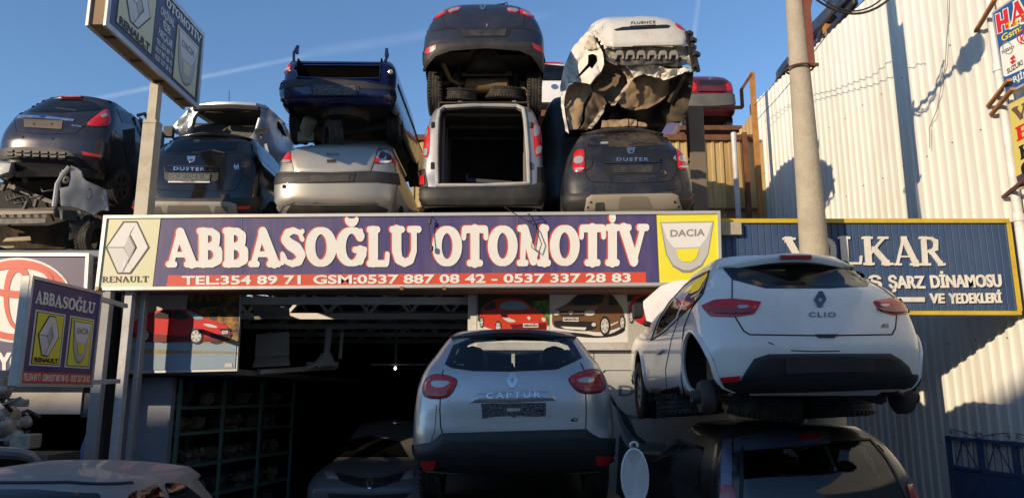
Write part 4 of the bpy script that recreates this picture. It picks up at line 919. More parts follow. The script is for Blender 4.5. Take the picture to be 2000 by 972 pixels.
TRIM = mat('dusty black trim', (.016, .016, .017), .55, dirt=.6, dirtcol=(.075, .063, .048), dscale=4)
TRIMC = mat('clean black trim', (.012, .012, .013), .5, dirt=.3, dirtcol=(.05, .045, .04), dscale=5)
LENS = mat('red lamp lens', (.60, .005, .008), .2, coat=.5, dirt=.3, dscale=6); LENSD = mat('dark red lamp lens', (.30, .005, .010), .12, coat=1.0, dirt=.3, dscale=6)
CLEAR = mat('clear lamp lens', (.50, .48, .46), .12, .4, coat=1.0, dirt=.3, dscale=6); CHROME = mat('chrome', (.72, .72, .74), .12, 1.0, dirt=.25, dscale=9)
PLATE = mat('plate carrier', (.022, .021, .02), .5, dirt=.55, dirtcol=(.12, .105, .085), dscale=9)
CARRIER = mat('moulded plate carrier', (.014, .014, .015), .45, dirt=.2)
def _lattice():
    n, l = CARRIER.node_tree.nodes, CARRIER.node_tree.links; b = n['Principled BSDF']; tc = n.new('ShaderNodeTexCoord'); mp = n.new('ShaderNodeMapping'); mp.inputs['Scale'].default_value = (1, .2, 1); l.new(tc.outputs['Object'], mp.inputs['Vector'])
    v = n.new('ShaderNodeTexVoronoi'); v.distance = 'MANHATTAN'; v.feature = 'F1'; v.inputs['Scale'].default_value = 55; l.new(mp.outputs[0], v.inputs['Vector'])
    r = n.new('ShaderNodeValToRGB'); r.color_ramp.interpolation = 'CONSTANT'; r.color_ramp.elements[0].position = 0; r.color_ramp.elements[0].color = (.011, .011, .012, 1); r.color_ramp.elements[1].position = .70; r.color_ramp.elements[1].color = (.10, .10, .105, 1)
    l.new(v.outputs['Distance'], r.inputs['Fac']); l.new(r.outputs['Color'], b.inputs['Base Color'])
_lattice()
SEAM = mat('panel gap', (.004, .004, .004), .9); GLASSD = mat('tinted dark glass', (.004, .0045, .005), .05, dirt=.16, dirtcol=(.10, .09, .075), dscale=2.5, spec=.35)
GLASSDUST = mat('dusty dark glass', (.012, .011, .010), .12, dirt=.95, dirtcol=(.13, .095, .055), dscale=1.8)
GLASST = glass('see through glass', (.80, .84, .80)); BELLY = mat('dirty underbody', (.035, .028, .02), .85, dirt=1, dirtcol=(.11, .075, .04), dscale=4, bump=.5, bscale=25)
BELLYB = mat('brown dusty underseal', (.34, .24, .14), .85, dirt=.7, dirtcol=(.20, .135, .075), dscale=4, bump=.6, bscale=20); CABIN = mat('dark cabin trim', (.028, .026, .024), .85, dirt=.5, dirtcol=(.07, .055, .04), dscale=3)
WELL = mat('black wheel arch', (.01, .01, .01), .9); RUSTM = mat('rusty brake metal', (.16, .085, .045), .7, .5, dirt=.8, dirtcol=(.06, .03, .015), dscale=12); ALLOY = mat('alloy rim', (.45, .45, .46), .35, .8, dirt=.6, dscale=8)
def squarter(w, d, n, k):      # quarter of a rounded plan corner: from (w, d) at the side to (0, 0) in the middle, evenly spaced
    P = [(w * math.cos(R(a)) ** (2 / n) if a < 90 else 0, d * (1 - math.sin(R(a)) ** (2 / n))) for a in [90 * i / 80 for i in range(81)]]
    L = [0]
    for a, b in zip(P, P[1:]): L.append(L[-1] + math.hypot(b[0] - a[0], b[1] - a[1]))
    out = []; j = 0
    for i in range(k + 1):
        t = L[-1] * i / k
        while j < 79 and L[j + 1] < t: j += 1
        u = (t - L[j]) / max(1e-9, L[j + 1] - L[j]); out.append((P[j][0] + (P[j + 1][0] - P[j][0]) * u, P[j][1] + (P[j + 1][1] - P[j][1]) * u))
    return out
FRONT = [(0, .965), (.25, 1), (.48, .985), (.57, .93), (.63, .73), (1, .47)]
FRONTHI = [(0, .97), (.3, 1), (.5, .96), (.56, .9), (.6, .78), (1, .55)]
class Car:
    def __init__(s, name, label, cat, cpx, Y0, L, levels, pm, front=FRONT, rr=.34, n=3.2, cut=None, mod=None, group=None, base=None, X=None, bodyname='body', dome=.05, dz=.028, ns=34):
        s.Y0 = Y0; s.L = L; lv = []
        refpy = [l[0] for l in levels if not isinstance(l[0], tuple)]
        s.X = X if X is not None else at(cpx, sum(refpy) / len(refpy), Y0).x
        for l in levels:
            z = l[0][0] if isinstance(l[0], tuple) else at(cpx, l[0], Y0 + l[2]).z
            lv.append((z, l[1], Y0 + l[2], l[3] if len(l) > 3 else rr))
        zs = [l[0] for l in lv]; s.z0, s.z1 = zs[0], zs[-1]
        s.fw = pchip(zs, [l[1] for l in lv]); s.fy = pchip(zs, [l[2] for l in lv]); fr = pchip(zs, [l[3] for l in lv]); ff = lin([(s.z0 + a * (s.z1 - s.z0), Y0 + L * b) for a, b in front]); s.ff = ff
        s.root = thing(name, label, cat, (s.X, Y0 + L / 2, base if base is not None else s.z0), group)
        nr, nf = 22, 10; N = int((s.z1 - s.z0) / dz) + 2; rings = []
        for i in range(N):
            z = s.z0 + (s.z1 - s.z0) * i / (N - 1); w, yr, yf, r_ = s.fw(z), s.fy(z), s.ff(z), fr(z)
            yf = max(yf, yr + .9); q = squarter(w, r_, n, nr); qf = squarter(w, .45 if yf - yr > 1.4 else .25, 3.0, nf)
            left = [(-x, yr + y) for x, y in q]; right = [(x, yr + y) for x, y in q][::-1]
            ya, yb = yr + q[0][1], yf - qf[0][1]
            side = [ya + (yb - ya) * k / ns for k in range(1, ns)]
            ring = left + right[1:] + [(w, y) for y in side] + [(x, yf - y) for x, y in qf] + [(-x, yf - y) for x, y in qf[::-1][1:]] + [(-w, y) for y in side[::-1]]
            rings.append([Vector((s.X + x, y, z)) for x, y in ring])
        K = len(rings[0]); c = sum(rings[-1], Vector()) / K
        for fac in (.94, .82, .64, .42, .2): rings.append([Vector((c.x + (p.x - c.x) * fac, c.y + (p.y - c.y) * fac, p.z + dome * (1 - fac ** 2))) for p in rings[N - 1]])
        V = [p for r in rings for p in r]
        if mod: V = [mod(p.copy()) for p in V]
        Fc = [[i * K + j, i * K + (j + 1) % K, (i + 1) * K + (j + 1) % K, (i + 1) * K + j] for i in range(len(rings) - 1) for j in range(K)] + [[(len(rings) - 1) * K + j for j in range(K)]]
        s.bvh = BVHTree.FromPolygons(V, Fc)
        if cut: 
            cen = [sum((V[i] for i in f), Vector()) / len(f) for f in Fc]; Fc = [f for f, ce in zip(Fc, cen) if not cut(ce)]
            used = sorted({i for f in Fc for i in f}); mp = {o: i for i, o in enumerate(used)}; V = [V[i] for i in used]; Fc = [[mp[i] for i in f] for f in Fc]
        s.body = link_mesh(bodyname, V, Fc, pm, s.root, angle=50)
    def cast(s, p, mode='px'):
        if mode == 'px': o, d = EYE, ray(*p).normalized()
        elif mode == 'left': o, d = Vector((s.X - 4, p[0], p[1])), Vector((1, 0, 0))
        elif mode == 'right': o, d = Vector((s.X + 4, p[0], p[1])), Vector((-1, 0, 0))
        elif mode == 'rear': o, d = Vector((s.X + p[0], s.Y0 - 3, p[1])), Vector((0, 1, 0))
        h = s.bvh.ray_cast(o, d)
        if h[0] is None:
            best = None
            for k in range(60):
                q = o + d * ((s.Y0 - .3 + k * .08 - o.y) / d.y if abs(d.y) > .2 else 2 + k * .06); r = s.bvh.find_nearest(q)
                if best is None or r[3] < best[3]: best = r
            h = best
        n = h[1]
        if n.dot(d) > 0: n = -n
        return h[0], n
    def patch(s, name, poly, m, off=.006, mode='px', step=None, parent=None, pillow=0, edge=None, holes=(), smooth=0, skin=.02, r=0, label=None):
        if r: poly = rnd_poly(poly, r)
        if smooth: poly = chaikin(poly, smooth)
        xs = [p[0] for p in poly]; ys = [p[1] for p in poly]; size = max(max(xs) - min(xs), max(ys) - min(ys))
        step = step or max(size / 44, .05 if mode != 'px' else 1.5)
        V, Fc = tri2d([poly], holes, step); loops = {}
        for f in Fc:
            for i in range(len(f)): e = (f[i], f[(i + 1) % len(f)]); k = tuple(sorted(e)); loops[k] = None if k in loops else e
        bnd = [e for e in loops.values() if e]; bv = {i for e in bnd for i in e}
        P = []; Nn = []
        bp = [Vector(V[i]) for i in bv]
        for i, p in enumerate(V):
            h, n = s.cast(p, mode); o = off
            if pillow and i not in bv:
                dd = min((Vector(p) - q).length for q in bp) / (edge or size * .12); t = min(1, dd); o += pillow * t * t * (3 - 2 * t)
            P.append(h + n * o); Nn.append(n)
        idx = {}; 
        for i in bv: idx[i] = len(P); P.append(P[i] - Nn[i] * (off + skin))
        Fc = [list(f) for f in Fc] + [[e[1], e[0], idx[e[0]], idx[e[1]]] for e in bnd]
        ob = link_mesh(name, P, Fc, m, parent or s.root, angle=40)
        bm = bmesh.new(); bm.from_mesh(ob.data); bmesh.ops.recalc_face_normals(bm, faces=bm.faces); bm.normal_update()
        t = [f for f in bm.faces][:max(1, len(Fc) - len(bnd))]; ref = sum((Nn[0].dot(f.normal) for f in t), 0.0)
        if ref < 0: bmesh.ops.reverse_faces(bm, faces=bm.faces)
        bm.to_mesh(ob.data); bm.free()
        if label: ob['label'] = label
        return ob
    def line(s, name, pts, m=SEAM, rad=.0055, mode='px', parent=None, closed=False, step=3):
        q = densify(pts, step if mode == 'px' else .04, closed); P = [s.cast(p, mode)[0] for p in q]
        return MB().tube(P, rad, 5, closed=closed).build(name, m, parent or s.root)
    def text(s, name, body, c, m=CHROME, off=.006, bold=.02, space=1.0, parent=None):
        V, Fc = text2d(body, bold, 0, space); P = []
        for p in V: h, n = s.cast(bil(c, *p)); P.append(h + n * off)
        return link_mesh(name, P, [list(f) for f in Fc], m, parent or s.root, smooth=False)
    def badge(s, x, y, w, h, parent=None, kind='diamond', m=CHROME):
        if kind == 'diamond':
            o = s.patch('badge', [(x - w * .12, y - h / 2), (x + w * .18, y - h / 2), (x + w / 2, y), (x + w * .12, y + h / 2), (x - w * .18, y + h / 2), (x - w / 2, y)], m, .012, parent=parent, holes=[[(x - w * .02, y - h * .2), (x + w * .17, y - h * .02), (x + w * .02, y + h * .22), (x - w * .17, y + h * .02)]], step=w / 4)
        elif kind == 'shield':
            o = s.patch('badge', [(x - w / 2, y - h / 2), (x + w / 2, y - h / 2), (x + w * .36, y + h * .3), (x + w * .1, y + h / 2), (x - w * .1, y + h / 2), (x - w * .36, y + h * .3)], m, .012, parent=parent, step=w / 4); s.patch('inset', [(x - w * .25, y + h * .02), (x + w * .25, y + h * .02), (x + w * .15, y + h * .28), (x - w * .15, y + h * .28)], BLACKP, .015, parent=o, step=w / 4)
        else: o = s.patch('badge', ell(x, y, w / 2, h / 2, 20), m, .012, parent=parent, step=w / 5)
        return o
    def lamp(s, poly, m=LENS, lens=(), dark=(), off=.008, pillow=.012, smooth=1, surround=True, label=None):
        o = s.patch('tail_light', poly, m, off, pillow=pillow, smooth=smooth, label=label)
        for d in dark: s.patch('dark_lens', d, LENSD, off + pillow * .8 + .002, parent=o, smooth=1, skin=.008)
        for d in lens: s.patch('reverse_lens', d, CLEAR, off + pillow + .003, parent=o, smooth=1, skin=.01)
        return o
    def side_glass(s, zb, zt, ya, yb, m=GLASSD, lean=.25, sides=('left', 'right'), split=.5, rear_lean=.22):
        zt = min(zt, s.z1 - .07)
        for sd in sides:
            ym = ya + (yb - ya) * split
            s.patch('side_window', [(ya, zb), (ym - .03, zb), (ym - .03, zt), (ya + rear_lean, zt - .02)], m, .004, sd, step=.07, r=.15)
            s.patch('side_window', [(ym + .03, zb), (yb, zb + .01), (yb - lean - .15, zt - .02), (ym + .03, zt)], m, .004, sd, step=.07, r=.15)
    def doors(s, zb, z0, ya, ym, yb, sides=('left', 'right')):
        for sd in sides: s.line('door_seam', [(ya, zb), (ya + .02, (z0 + zb) / 2), (ya + .22, z0 + .02), (ym, z0), (ym, zb + .3), (ym, z0), (yb - .05, z0), (yb, (z0 + zb) / 2), (yb, zb)], SEAM, .005, sd)
    def wheel(s, x, y, z, r=.31, w=.2, rim=True, face=-1, hub=ALLOY, name='wheel', parent=None):
        return wheel(name, Vector((x, y, z)), r, w, Vector((face, 0, 0)), parent or s.root, rim, hub)
    def arch(s, y, z, r, side): # dark liner ring on the flank
        pts = [(y + r * math.cos(R(a)), z + r * math.sin(R(a))) for a in range(0, 181, 10)] + [(y - r, z - .3), (y + r, z - .3)]
        return s.patch('wheel_arch', pts, WELL, .003, side, step=.08)
    def lip(s, name, hw, y, z, depth=.24, thick=.05, drop=.05, bow=.12, m=None, rise=.02):
        V = []; n = 16
        for i in range(n + 1):
            t = 2 * i / n - 1; x = s.X + hw * t; yy = y + bow * t * t; zz = z - drop * abs(t) ** 2.2; e = (1 - abs(t) ** 6) * .8 + .2
            for a, b in ((.0, -.5 * thick), (.015, -thick), (depth, -thick * 1.1), (depth, -.01 + rise), (.03, 0), (.004, -.2 * thick)): V.append((x, yy + a, zz + b * e))
        Fc = [[i * 6 + j, i * 6 + (j + 1) % 6, (i + 1) * 6 + (j + 1) % 6, (i + 1) * 6 + j] for i in range(n) for j in range(6)] + [list(range(6)), [n * 6 + j for j in range(6)][::-1]]
        return MB().raw(V, Fc).build(name, m, s.root, angle=50)
    def arch_well(s, y, z, r, side, m=None):      # open wheel arch: dark liner inside, rolled lip outside
        sg = -1 if side == 'left' else 1; P = []
        for a in range(-25, 206, 6): P.append(s.cast((y + r * math.cos(R(a)), z + r * math.sin(R(a))), side)[0])
        MB().tube(P, .022, 6).build('arch_lip', m or s.body.data.materials[0], s.root)
        V = []; Fc = []; A = list(range(-25, 206, 6))
        for dx in (.02, .36):
            for a, q in zip(A, P): x = q.x - sg * dx; V.append((x, y + (r + .01) * math.cos(R(a)), z + (r + .01) * math.sin(R(a))))
        k = len(A); Fc = [[i, i + 1, k + i + 1, k + i] for i in range(k - 1)] + [[k + i for i in range(k)]]
        link_mesh('arch_liner', V, Fc, WELL, s.root)
    def belly(s, dy=.25, z=None, m=BELLY, drop=.0, yend=.9):
        z = z if z is not None else s.z0 + .12; w = s.fw(s.z0) - .06; nx, ny = 14, 30; V = []; y0 = s.Y0 + dy; y1 = s.Y0 + s.L * yend
        for j in range(ny + 1):
            for i in range(nx + 1):
                x = -w + 2 * w * i / nx; y = y0 + (y1 - y0) * j / ny
                zz = z + .05 * noise.noise(Vector((x * 3 + s.X, y * 2.2, 1))) - drop * math.exp(-((x / .45) ** 2 + ((y - y0 - .45) / .4) ** 2)) + (.10 if abs(x) < .12 else 0)
                V.append((s.X + x, y, zz))
        Fc = [[j * (nx + 1) + i, j * (nx + 1) + i + 1, (j + 1) * (nx + 1) + i + 1, (j + 1) * (nx + 1) + i] for j in range(ny) for i in range(nx)]
        return link_mesh('underbody', V, Fc, m, s.root, angle=60)
def wheel(name, c, r, w, ax, parent, rim=True, hub=ALLOY, tread=True, origin=None):
    prof = [(r * .62, -w * .38), (r * .66, -w * .5), (r * .86, -w * .52), (r * .96, -w * .44)]
    for t in (-.3, -.1, .1, .3):
        prof += [(r * .995, w * (t - .085)), (r, w * (t - .07)), (r, w * (t + .07)), (r * .995, w * (t + .085))]
        if t < .3: prof += [(r * .965, w * (t + .09)), (r * .965, w * (t + .11))]
    prof += [(r * .96, w * .44), (r * .86, w * .52), (r * .66, w * .5), (r * .62, w * .38)]
    m = MB().lathe(prof, c, ax, 44)
    a = ax.orthogonal().normalized(); b = ax.cross(a)
    for k in range(44):
        for sgn in (-1, 1):
            t = 2 * math.pi * (k + (.5 if sgn > 0 else 0)) / 44; d = a * math.cos(t) + b * math.sin(t); e = -a * math.sin(t) + b * math.cos(t)
            p = c + d * (r * .985) + ax * (w * .40 * sgn); m.bar(p - d * .012, p + d * .016, .022, w * .16, up=ax)
    o = m.build(name if not rim else name, RUBBER, parent, angle=40, origin=origin)
    if rim:
        m = MB().lathe([(r * .63, w * .4), (r * .60, w * .36), (r * .58, w * .1), (r * .2, w * .12), (r * .17, w * .3), (.01, w * .31)], c, ax, 32)
        m.lathe([(r * .62, -w * .4), (r * .5, -w * .2), (r * .15, -w * .2), (.01, -w * .2)], c, ax, 24)
        for k in range(6):
            t = 2 * math.pi * k / 6; d = a * math.cos(t) + b * math.sin(t); m.bar(c + d * r * .12 + ax * w * .3, c + d * r * .6 + ax * w * .34, r * .17, w * .12, up=ax)
        m.build('rim', hub, o, angle=30)
    return o
def torn(name, P, m, parent, amp=.03, freq=5, seed=0, step=3, th=.012, ang=28, holes=()):
    V, Fc = tri2d([[p[:2] for p in P]], holes, step); out = []
    for v in V:
        ws = [(1 / (4 + (v[0] - p[0]) ** 2 + (v[1] - p[1]) ** 2), p[2]) for p in P]; y = sum(a * b for a, b in ws) / sum(a for a, _ in ws)
        q = at(v[0], v[1], y); k = q * freq + Vector((seed * 3.1, seed, 0)); r = 1 - 2 * abs(noise.noise(k)); r2 = 1 - 2 * abs(noise.noise(k * 2.3 + Vector((4, 0, 2))))
        out.append(q + Vector((.25 * amp * noise.noise(k * 1.7), amp * (r * r + .35 * r2 * r2 - .6), .25 * amp * r2)))
    n = len(out); cnt = {}
    for f in Fc:
        for i in range(len(f)): e = (f[i], f[(i + 1) % len(f)]); k = tuple(sorted(e)); cnt[k] = None if k in cnt else e
    B = [p + Vector((0, th, 0)) for p in out]; fs = [list(f) for f in Fc] + [[i + n for i in f][::-1] for f in Fc] + [[e[0], e[1], e[1] + n, e[0] + n] for e in cnt.values() if e]
    return MB().raw(out + B, fs).build(name, m, parent, angle=ang)
def inpoly(poly, y_max=None, y_min=None):
    def f(c): return inside(proj(c), poly) and (y_max is None or c.y < y_max)
    return f
def lights_plate(c, P, holder=True):
    return c.patch('number_plate', P, PLATE, .012, r=.08)
def crumple(name, poly, Y, m, parent, amp=.10, freq=3.5, depth=None, seed=0, step=4, thick=.012, ang=30):
    """torn sheet metal: a panel with folds, standing at real depth"""
    V, Fc = tri2d([poly], (), step); P = []
    for p in V:
        y = Y + (depth(*p) if depth else 0); q = at(p[0], p[1], y); v = Vector((q.x * freq + seed, q.z * freq, seed * 1.7))
        f = 1 - abs(noise.noise(v)) * 2; g = noise.noise(v * 2.7); P.append(q + Vector((.25 * amp * g, amp * (f - .4) + .45 * amp * g, .2 * amp * noise.noise(v * 2.1 + Vector((9, 0, 0))))))
    n = len(P); cnt = {}
    for f in Fc:
        for i in range(len(f)): e = (f[i], f[(i + 1) % len(f)]); k = tuple(sorted(e)); cnt[k] = None if k in cnt else e
    B = [p + Vector((0, thick, 0)) for p in P]; fs = [list(f) for f in Fc] + [[i + n for i in f][::-1] for f in Fc] + [[e[0], e[1], e[1] + n, e[0] + n] for e in cnt.values() if e]
    return MB().raw(P + B, fs).build(name, m, parent, angle=ang)
# ================================================================== SILVER CROSSOVER in front of the garage
SILV = paint('silver paint', (.52, .51, .50), .62, .25, .28)
win = [(869, 711), (885, 674), (925, 658), (997, 654), (1088, 656), (1117, 665), (1137, 698), (1124, 705), (1088, 721), (997, 725), (925, 724), (881, 718)]
gl = [(884, 706), (896, 678), (928, 665), (997, 661), (1086, 663), (1110, 671), (1124, 695), (1114, 701), (1085, 714), (997, 717), (925, 716), (893, 712)]
c = Car('silver_crossover', 'clean silver crossover with black bumper, seen from behind in front of the dark garage', 'car', 1003, 6.5, 4.1,
        [(925, .80, .12), (905, .86, .04), (880, .885, .0), (850, .895, .0), (815, .895, .02), (785, .885, .04), (760, .875, .07), (735, .845, .11), (712, .80, .18), (690, .735, .30), (665, .66, .44), (652, .61, .52), (645, .56, .60)], SILV, n=3.0,
        cut=lambda q: (inside(proj(q), gl) and q.y < 7.6) or (q.y > 8.3 and q.z > 2.03 and abs(q.x) < .72), base=.85)
z = c.z0
c.patch('rear_window', win, mat('black window border', (.008, .008, .009), .1), .004, holes=[gl], smooth=0)
ob = c.patch('window_glass', gl, GLASST, .002, skin=.001)
c.lip('spoiler', .60, 6.93, at(1000, 641.5, 6.95).z, .3, .075, .06, .14, mat('dark silver paint', (.06, .062, .066), .3, .5, .6))
zq = at(1000, 648, 6.93).z; MB().box((c.X - .17, 6.917, zq - .012), (c.X + .17, 6.94, zq + .012)).build('brake_light', LENSD, c.root, bevel=.004)
c.patch('bumper', [(807, 868), (840, 863), (852, 855), (863, 845), (1003, 841), (1144, 837), (1157, 847), (1170, 854), (1208, 856), (1206, 906), (1190, 916), (1090, 923), (997, 925), (900, 922), (818, 915), (809, 892)], TRIMC, .012, pillow=.03, edge=14)
c.line('bumper_crease', [(888, 900), (900, 891), (940, 886), (1000, 884), (1060, 884), (1110, 886), (1130, 893)], TRIMC, .02)
for q in ([(825, 895), (856, 895), (850, 910), (833, 912)], [(1157, 887), (1189, 886), (1182, 902), (1163, 904)]): c.patch('reflector', q, LENS, .045, r=.2)
L1 = [(829, 747), (840, 734), (858, 731), (885, 737), (893, 745), (882, 767), (868, 777), (834, 776), (827, 765)]
L2 = [(1111, 737), (1139, 725), (1160, 721), (1174, 727), (1181, 747), (1179, 764), (1147, 768), (1128, 763), (1115, 748)]
for P_, ln, sp_ in ((L1, [(843, 746), (858, 744), (882, 746), (873, 755), (860, 758), (846, 756)], [(859.5, 732), (860.8, 732), (860.8, 776), (859.5, 776)]), (L2, [(1125, 742), (1146, 737), (1160, 740), (1158, 747), (1142, 749), (1129, 747)], [(1143, 725), (1144.3, 725), (1144.3, 767), (1143, 767)])):
    cx = sum(p[0] for p in P_) / 9; cy = sum(p[1] for p in P_) / 9
    c.patch('lamp_surround', [(cx + (x - cx) * 1.07, cy + (y - cy) * 1.09) for x, y in P_], TRIMC, .005, smooth=1)
    dk = [(cx + (x - cx) * .92, cy + (y - cy) * .9) for x, y in P_ if y > cy - 2]
    l = c.lamp(rnd_poly(P_, .25, 3), smooth=0, lens=[ln], dark=[dk] if len(dk) > 3 else [])
c.line('tailgate_seam', [(866, 722), (863, 732)]); c.line('tailgate_seam', [(860, 777), (859, 800), (861, 834), (864, 845)]); c.line('tailgate_seam', [(1134, 708), (1142, 725)]); c.line('tailgate_seam', [(1144, 768), (1145, 800), (1144, 837)])
c.line('quarter_seam', [(853, 790), (851, 815), (849, 840), (842, 862)], SEAM, .003)
c.patch('plate_recess', [(919, 787), (1084, 782), (1073, 812), (1062, 821), (944, 825), (934, 818)], mat('silver paint', None), .003, r=.1)
c.patch('tailgate_handle', [(918, 786), (932, 768), (1003, 764.5), (1070, 763), (1086, 779), (1084, 782), (1003, 785)], SILV, .012, pillow=.015, edge=5)
c.patch('number_plate', [(940, 788), (1066, 786), (1066, 811), (1050, 813), (1010, 811), (1004, 815), (998, 811), (960, 813), (942, 817)], CARRIER, .012)
m_ = c.patch('plate_bracket', [(990, 797), (1016, 797), (1016, 803), (990, 803)], CLEAR, .016)
c.text('lettering', 'CAPTUR', [(950, 769), (1055, 767), (1055, 777), (950, 779)], CHROME, .034, .02, 1.5)
c.text('model_badge', 'dCi', [(1115, 816), (1128, 815.5), (1128, 822), (1115, 822.5)], BLACKP, .006, .03)
c.badge(1000.5, 743, 23, 29)
c.line('wiper_boss', [(999, 710), (1001, 716)], TRIMC, .015)
yb = at(1003, 900, 6.5)
for sx in (-1, 1): c.wheel(c.X + sx * .76, 7.25, z + .06, .33, .21, face=sx)
for sx in (-1, 1): c.wheel(c.X + sx * .76, 9.75, z + .06, .33, .21, face=sx)
for sd in ('left', 'right'): c.arch(7.25, z + .06, .37, sd); c.arch(9.75, z + .06, .37, sd)
zb_ = c.z1 - .44; c.side_glass(zb_, zb_ + .34, 7.0, 9.3)
c.belly(.3, z + .1)
# cabin: seats seen through the back window
m = MB(); zf = z + .4
for x in (-.42, .42):
    for y in (7.6, 8.55):
        m.box((c.X + x - .24, y, zf), (c.X + x + .24, y + .16, zf + .52)); q = Vector((c.X + x, y + .08, zf + .64)); m.lathe([(.01, -.11), (.10, -.10), (.13, 0), (.11, .09), (.01, .12)], q, (0, 0, 1), 12)
m.box((c.X - .7, 7.2, z + .2), (c.X + .7, 9.3, zf)); m.build('seat', CABIN, c.root, bevel=.02)
m = MB(); m.tube([(c.X + .42 + .19 * math.cos(R(a)), 9.0 + .06 * math.sin(R(a)), zf + .48 + .19 * math.sin(R(a))) for a in range(0, 360, 15)], .015, 6, closed=True); m.build('steering_wheel', CABIN, c.root)
pf = thing('steel_platform', 'low dark steel platform carrying the silver crossover', 'platform', (c.X, 8.5, 0)); zt_ = z + .06 - .33
MB().box((c.X - 1.0, 6.75, zt_ - .1), (c.X + 1.0, 10.3 - .75, zt_)).box((c.X - .6, 9.55, zt_ - .1), (c.X + 1.0, 10.2, zt_)).build('deck', SOOT, pf)
m = MB()
for x in (-.9, .8):
    for y in (6.8, 9.4): m.box((c.X + x, y, 0), (c.X + x + .1, y + .1, zt_ - .1))
m.build('legs', SOOT, pf)

# ================================================================== WHITE HATCHBACK on the van
WPNT = paint('white car paint', (.82, .79, .73), 0, .22, .3, .9)
win = [(1413, 526), (1421, 515), (1470, 511), (1548, 509), (1671, 511), (1690, 527), (1703, 543), (1695, 559), (1620, 563), (1495, 563), (1430, 546)]
ax, ay, az = 0, 0, 0
def clio_cut(q):
    if inside(proj(q), [(1430, 525), (1436, 518), (1548, 514), (1664, 516), (1682, 532), (1691, 544), (1684, 553), (1618, 557), (1497, 557), (1440, 541)]) and q.y < 6.6: return True
    if q.y > 7.6 and q.z > 2.78 and q.y < 8.9 and abs(q.x - 2.32) < .55: return True
    return False
Y0 = 5.6
c = Car('white_hatchback', 'white small hatchback without rear wheels, resting on the roof of a dark van', 'car', 1601, Y0, 4.0,
        [(772, .74, .16), (757, .82, .05), (725, .855, .0), (690, .865, .0), (655, .865, .025), (622, .86, .07), (592, .835, .12), (565, .79, .20), (545, .71, .34), (525, .63, .45), (508, .575, .52), (498, .54, .60)], WPNT, n=3.0, cut=lambda q: clio_cut(q) or (abs(q.x - 2.3) > .5 and (q.y - 6.08) ** 2 + (q.z - 2.05) ** 2 < .355 ** 2) or (abs(q.x - 2.3) > .5 and (q.y - 8.67) ** 2 + (q.z - 2.05) ** 2 < .355 ** 2), ns=90)
for sd in ('left', 'right'):
    c.arch_well(6.08, 2.05, .35, sd); c.arch_well(8.67, 2.05, .35, sd)
print('clio z', c.z0, c.z1, c.X)
gl = [(1430, 525), (1436, 518), (1548, 514), (1664, 516), (1682, 532), (1691, 544), (1684, 553), (1618, 557), (1497, 557), (1440, 541)]
c.patch('rear_window', win, MATS['black window border'], .004, holes=[gl]); c.patch('window_glass', gl, glass('dark tinted glass', (.10, .11, .11)), .002, skin=.001)
zs_ = at(1550, 494, 6.0).z; c.lip('spoiler', .575, 5.98, zs_, .34, .075, .075, .2, WPNT)
MB().box((c.X - .13, 5.966, zs_ - .052), (c.X + .13, 6.0, zs_ - .022)).build('brake_light', LENS, c.root, bevel=.004)
A = [(1369, 597), (1396, 585), (1433, 583), (1487, 589), (1480, 603), (1473, 613), (1438, 619), (1387, 618)]
B = [(1704, 588), (1745, 581), (1773, 590), (1776, 612), (1745, 616), (1717, 607)]
for P_, ln in ((A, [(1440, 592), (1474, 594), (1466, 607), (1442, 611)]), (B, [(1714, 591), (1740, 588), (1741, 604), (1722, 603)])):
    cx = sum(p[0] for p in P_) / len(P_); cy = sum(p[1] for p in P_) / len(P_)
    l = c.lamp(rnd_poly(P_, .2, 3), LENS, off=.006, smooth=0, dark=[], lens=[[(cx + (x - cx) * .72 + (ln[0][0] - cx) * .25, cy + (y - cy) * .4) for x, y in ln]])
    c.patch('lamp_band', [(cx + (x - cx) * .8, cy + (y - cy) * .3 + 7) for x, y in P_], LENSD, .02, parent=l, skin=.004)
c.line('tailgate_seam', [(1430, 546), (1430, 585)]); c.line('tailgate_seam', [(1436, 619), (1444, 632), (1452, 645), (1464, 653), (1600, 655), (1742, 653), (1749, 640), (1751, 616)]); c.line('tailgate_seam', [(1700, 550), (1728, 566), (1747, 582)])
c.patch('bumper_insert', [(1447, 742), (1456, 725), (1473, 700), (1501, 691), (1600, 690), (1739, 690), (1760, 702), (1775, 716), (1781, 730), (1812, 733), (1800, 764), (1756, 758), (1600, 764), (1399, 768), (1388, 742)], TRIMC, .006, pillow=.01, edge=6)
for k in range(3): c.line('grille_slat', [(1484 + k * -6, 703 + k * 9), (1600, 703 + k * 10), (1750 + k * 8, 702 + k * 9)], TRIMC, .012)
c.patch('plate_area', [(1533, 698), (1703, 697), (1703, 726), (1533, 728)], TRIM, .03)
c.patch('reflector', [(1408, 736), (1446, 733), (1444, 742), (1412, 745)], LENS, .02)
c.patch('tailgate_handle', [(1592, 653), (1636, 653), (1630, 659), (1598, 659)], TRIMC, .012)
DCH = mat('dark chrome', (.20, .20, .21), .2, 1.0)
c.badge(1601.5, 585, 24, 30, m=DCH); c.text('lettering', 'CLIO', [(1579, 610), (1632, 610), (1632, 619), (1579, 619)], DCH, .008, .02, 1.25)
c.text('model_badge', 'dCi', [(1721, 633), (1734, 633), (1734, 639), (1721, 639)], BLACKP, .008, .03)
zbt = at(1420, 575, 6.3).z
c.patch('side_window', [(1279, 653), (1292, 620), (1319, 580), (1331, 590), (1318, 622), (1288, 650)], glass('dark tinted glass'), .004)
c.patch('side_window', [(1324, 619), (1337, 586), (1356, 552), (1383, 532), (1380, 545), (1371, 572), (1352, 595)], glass('dark tinted glass'), .004)
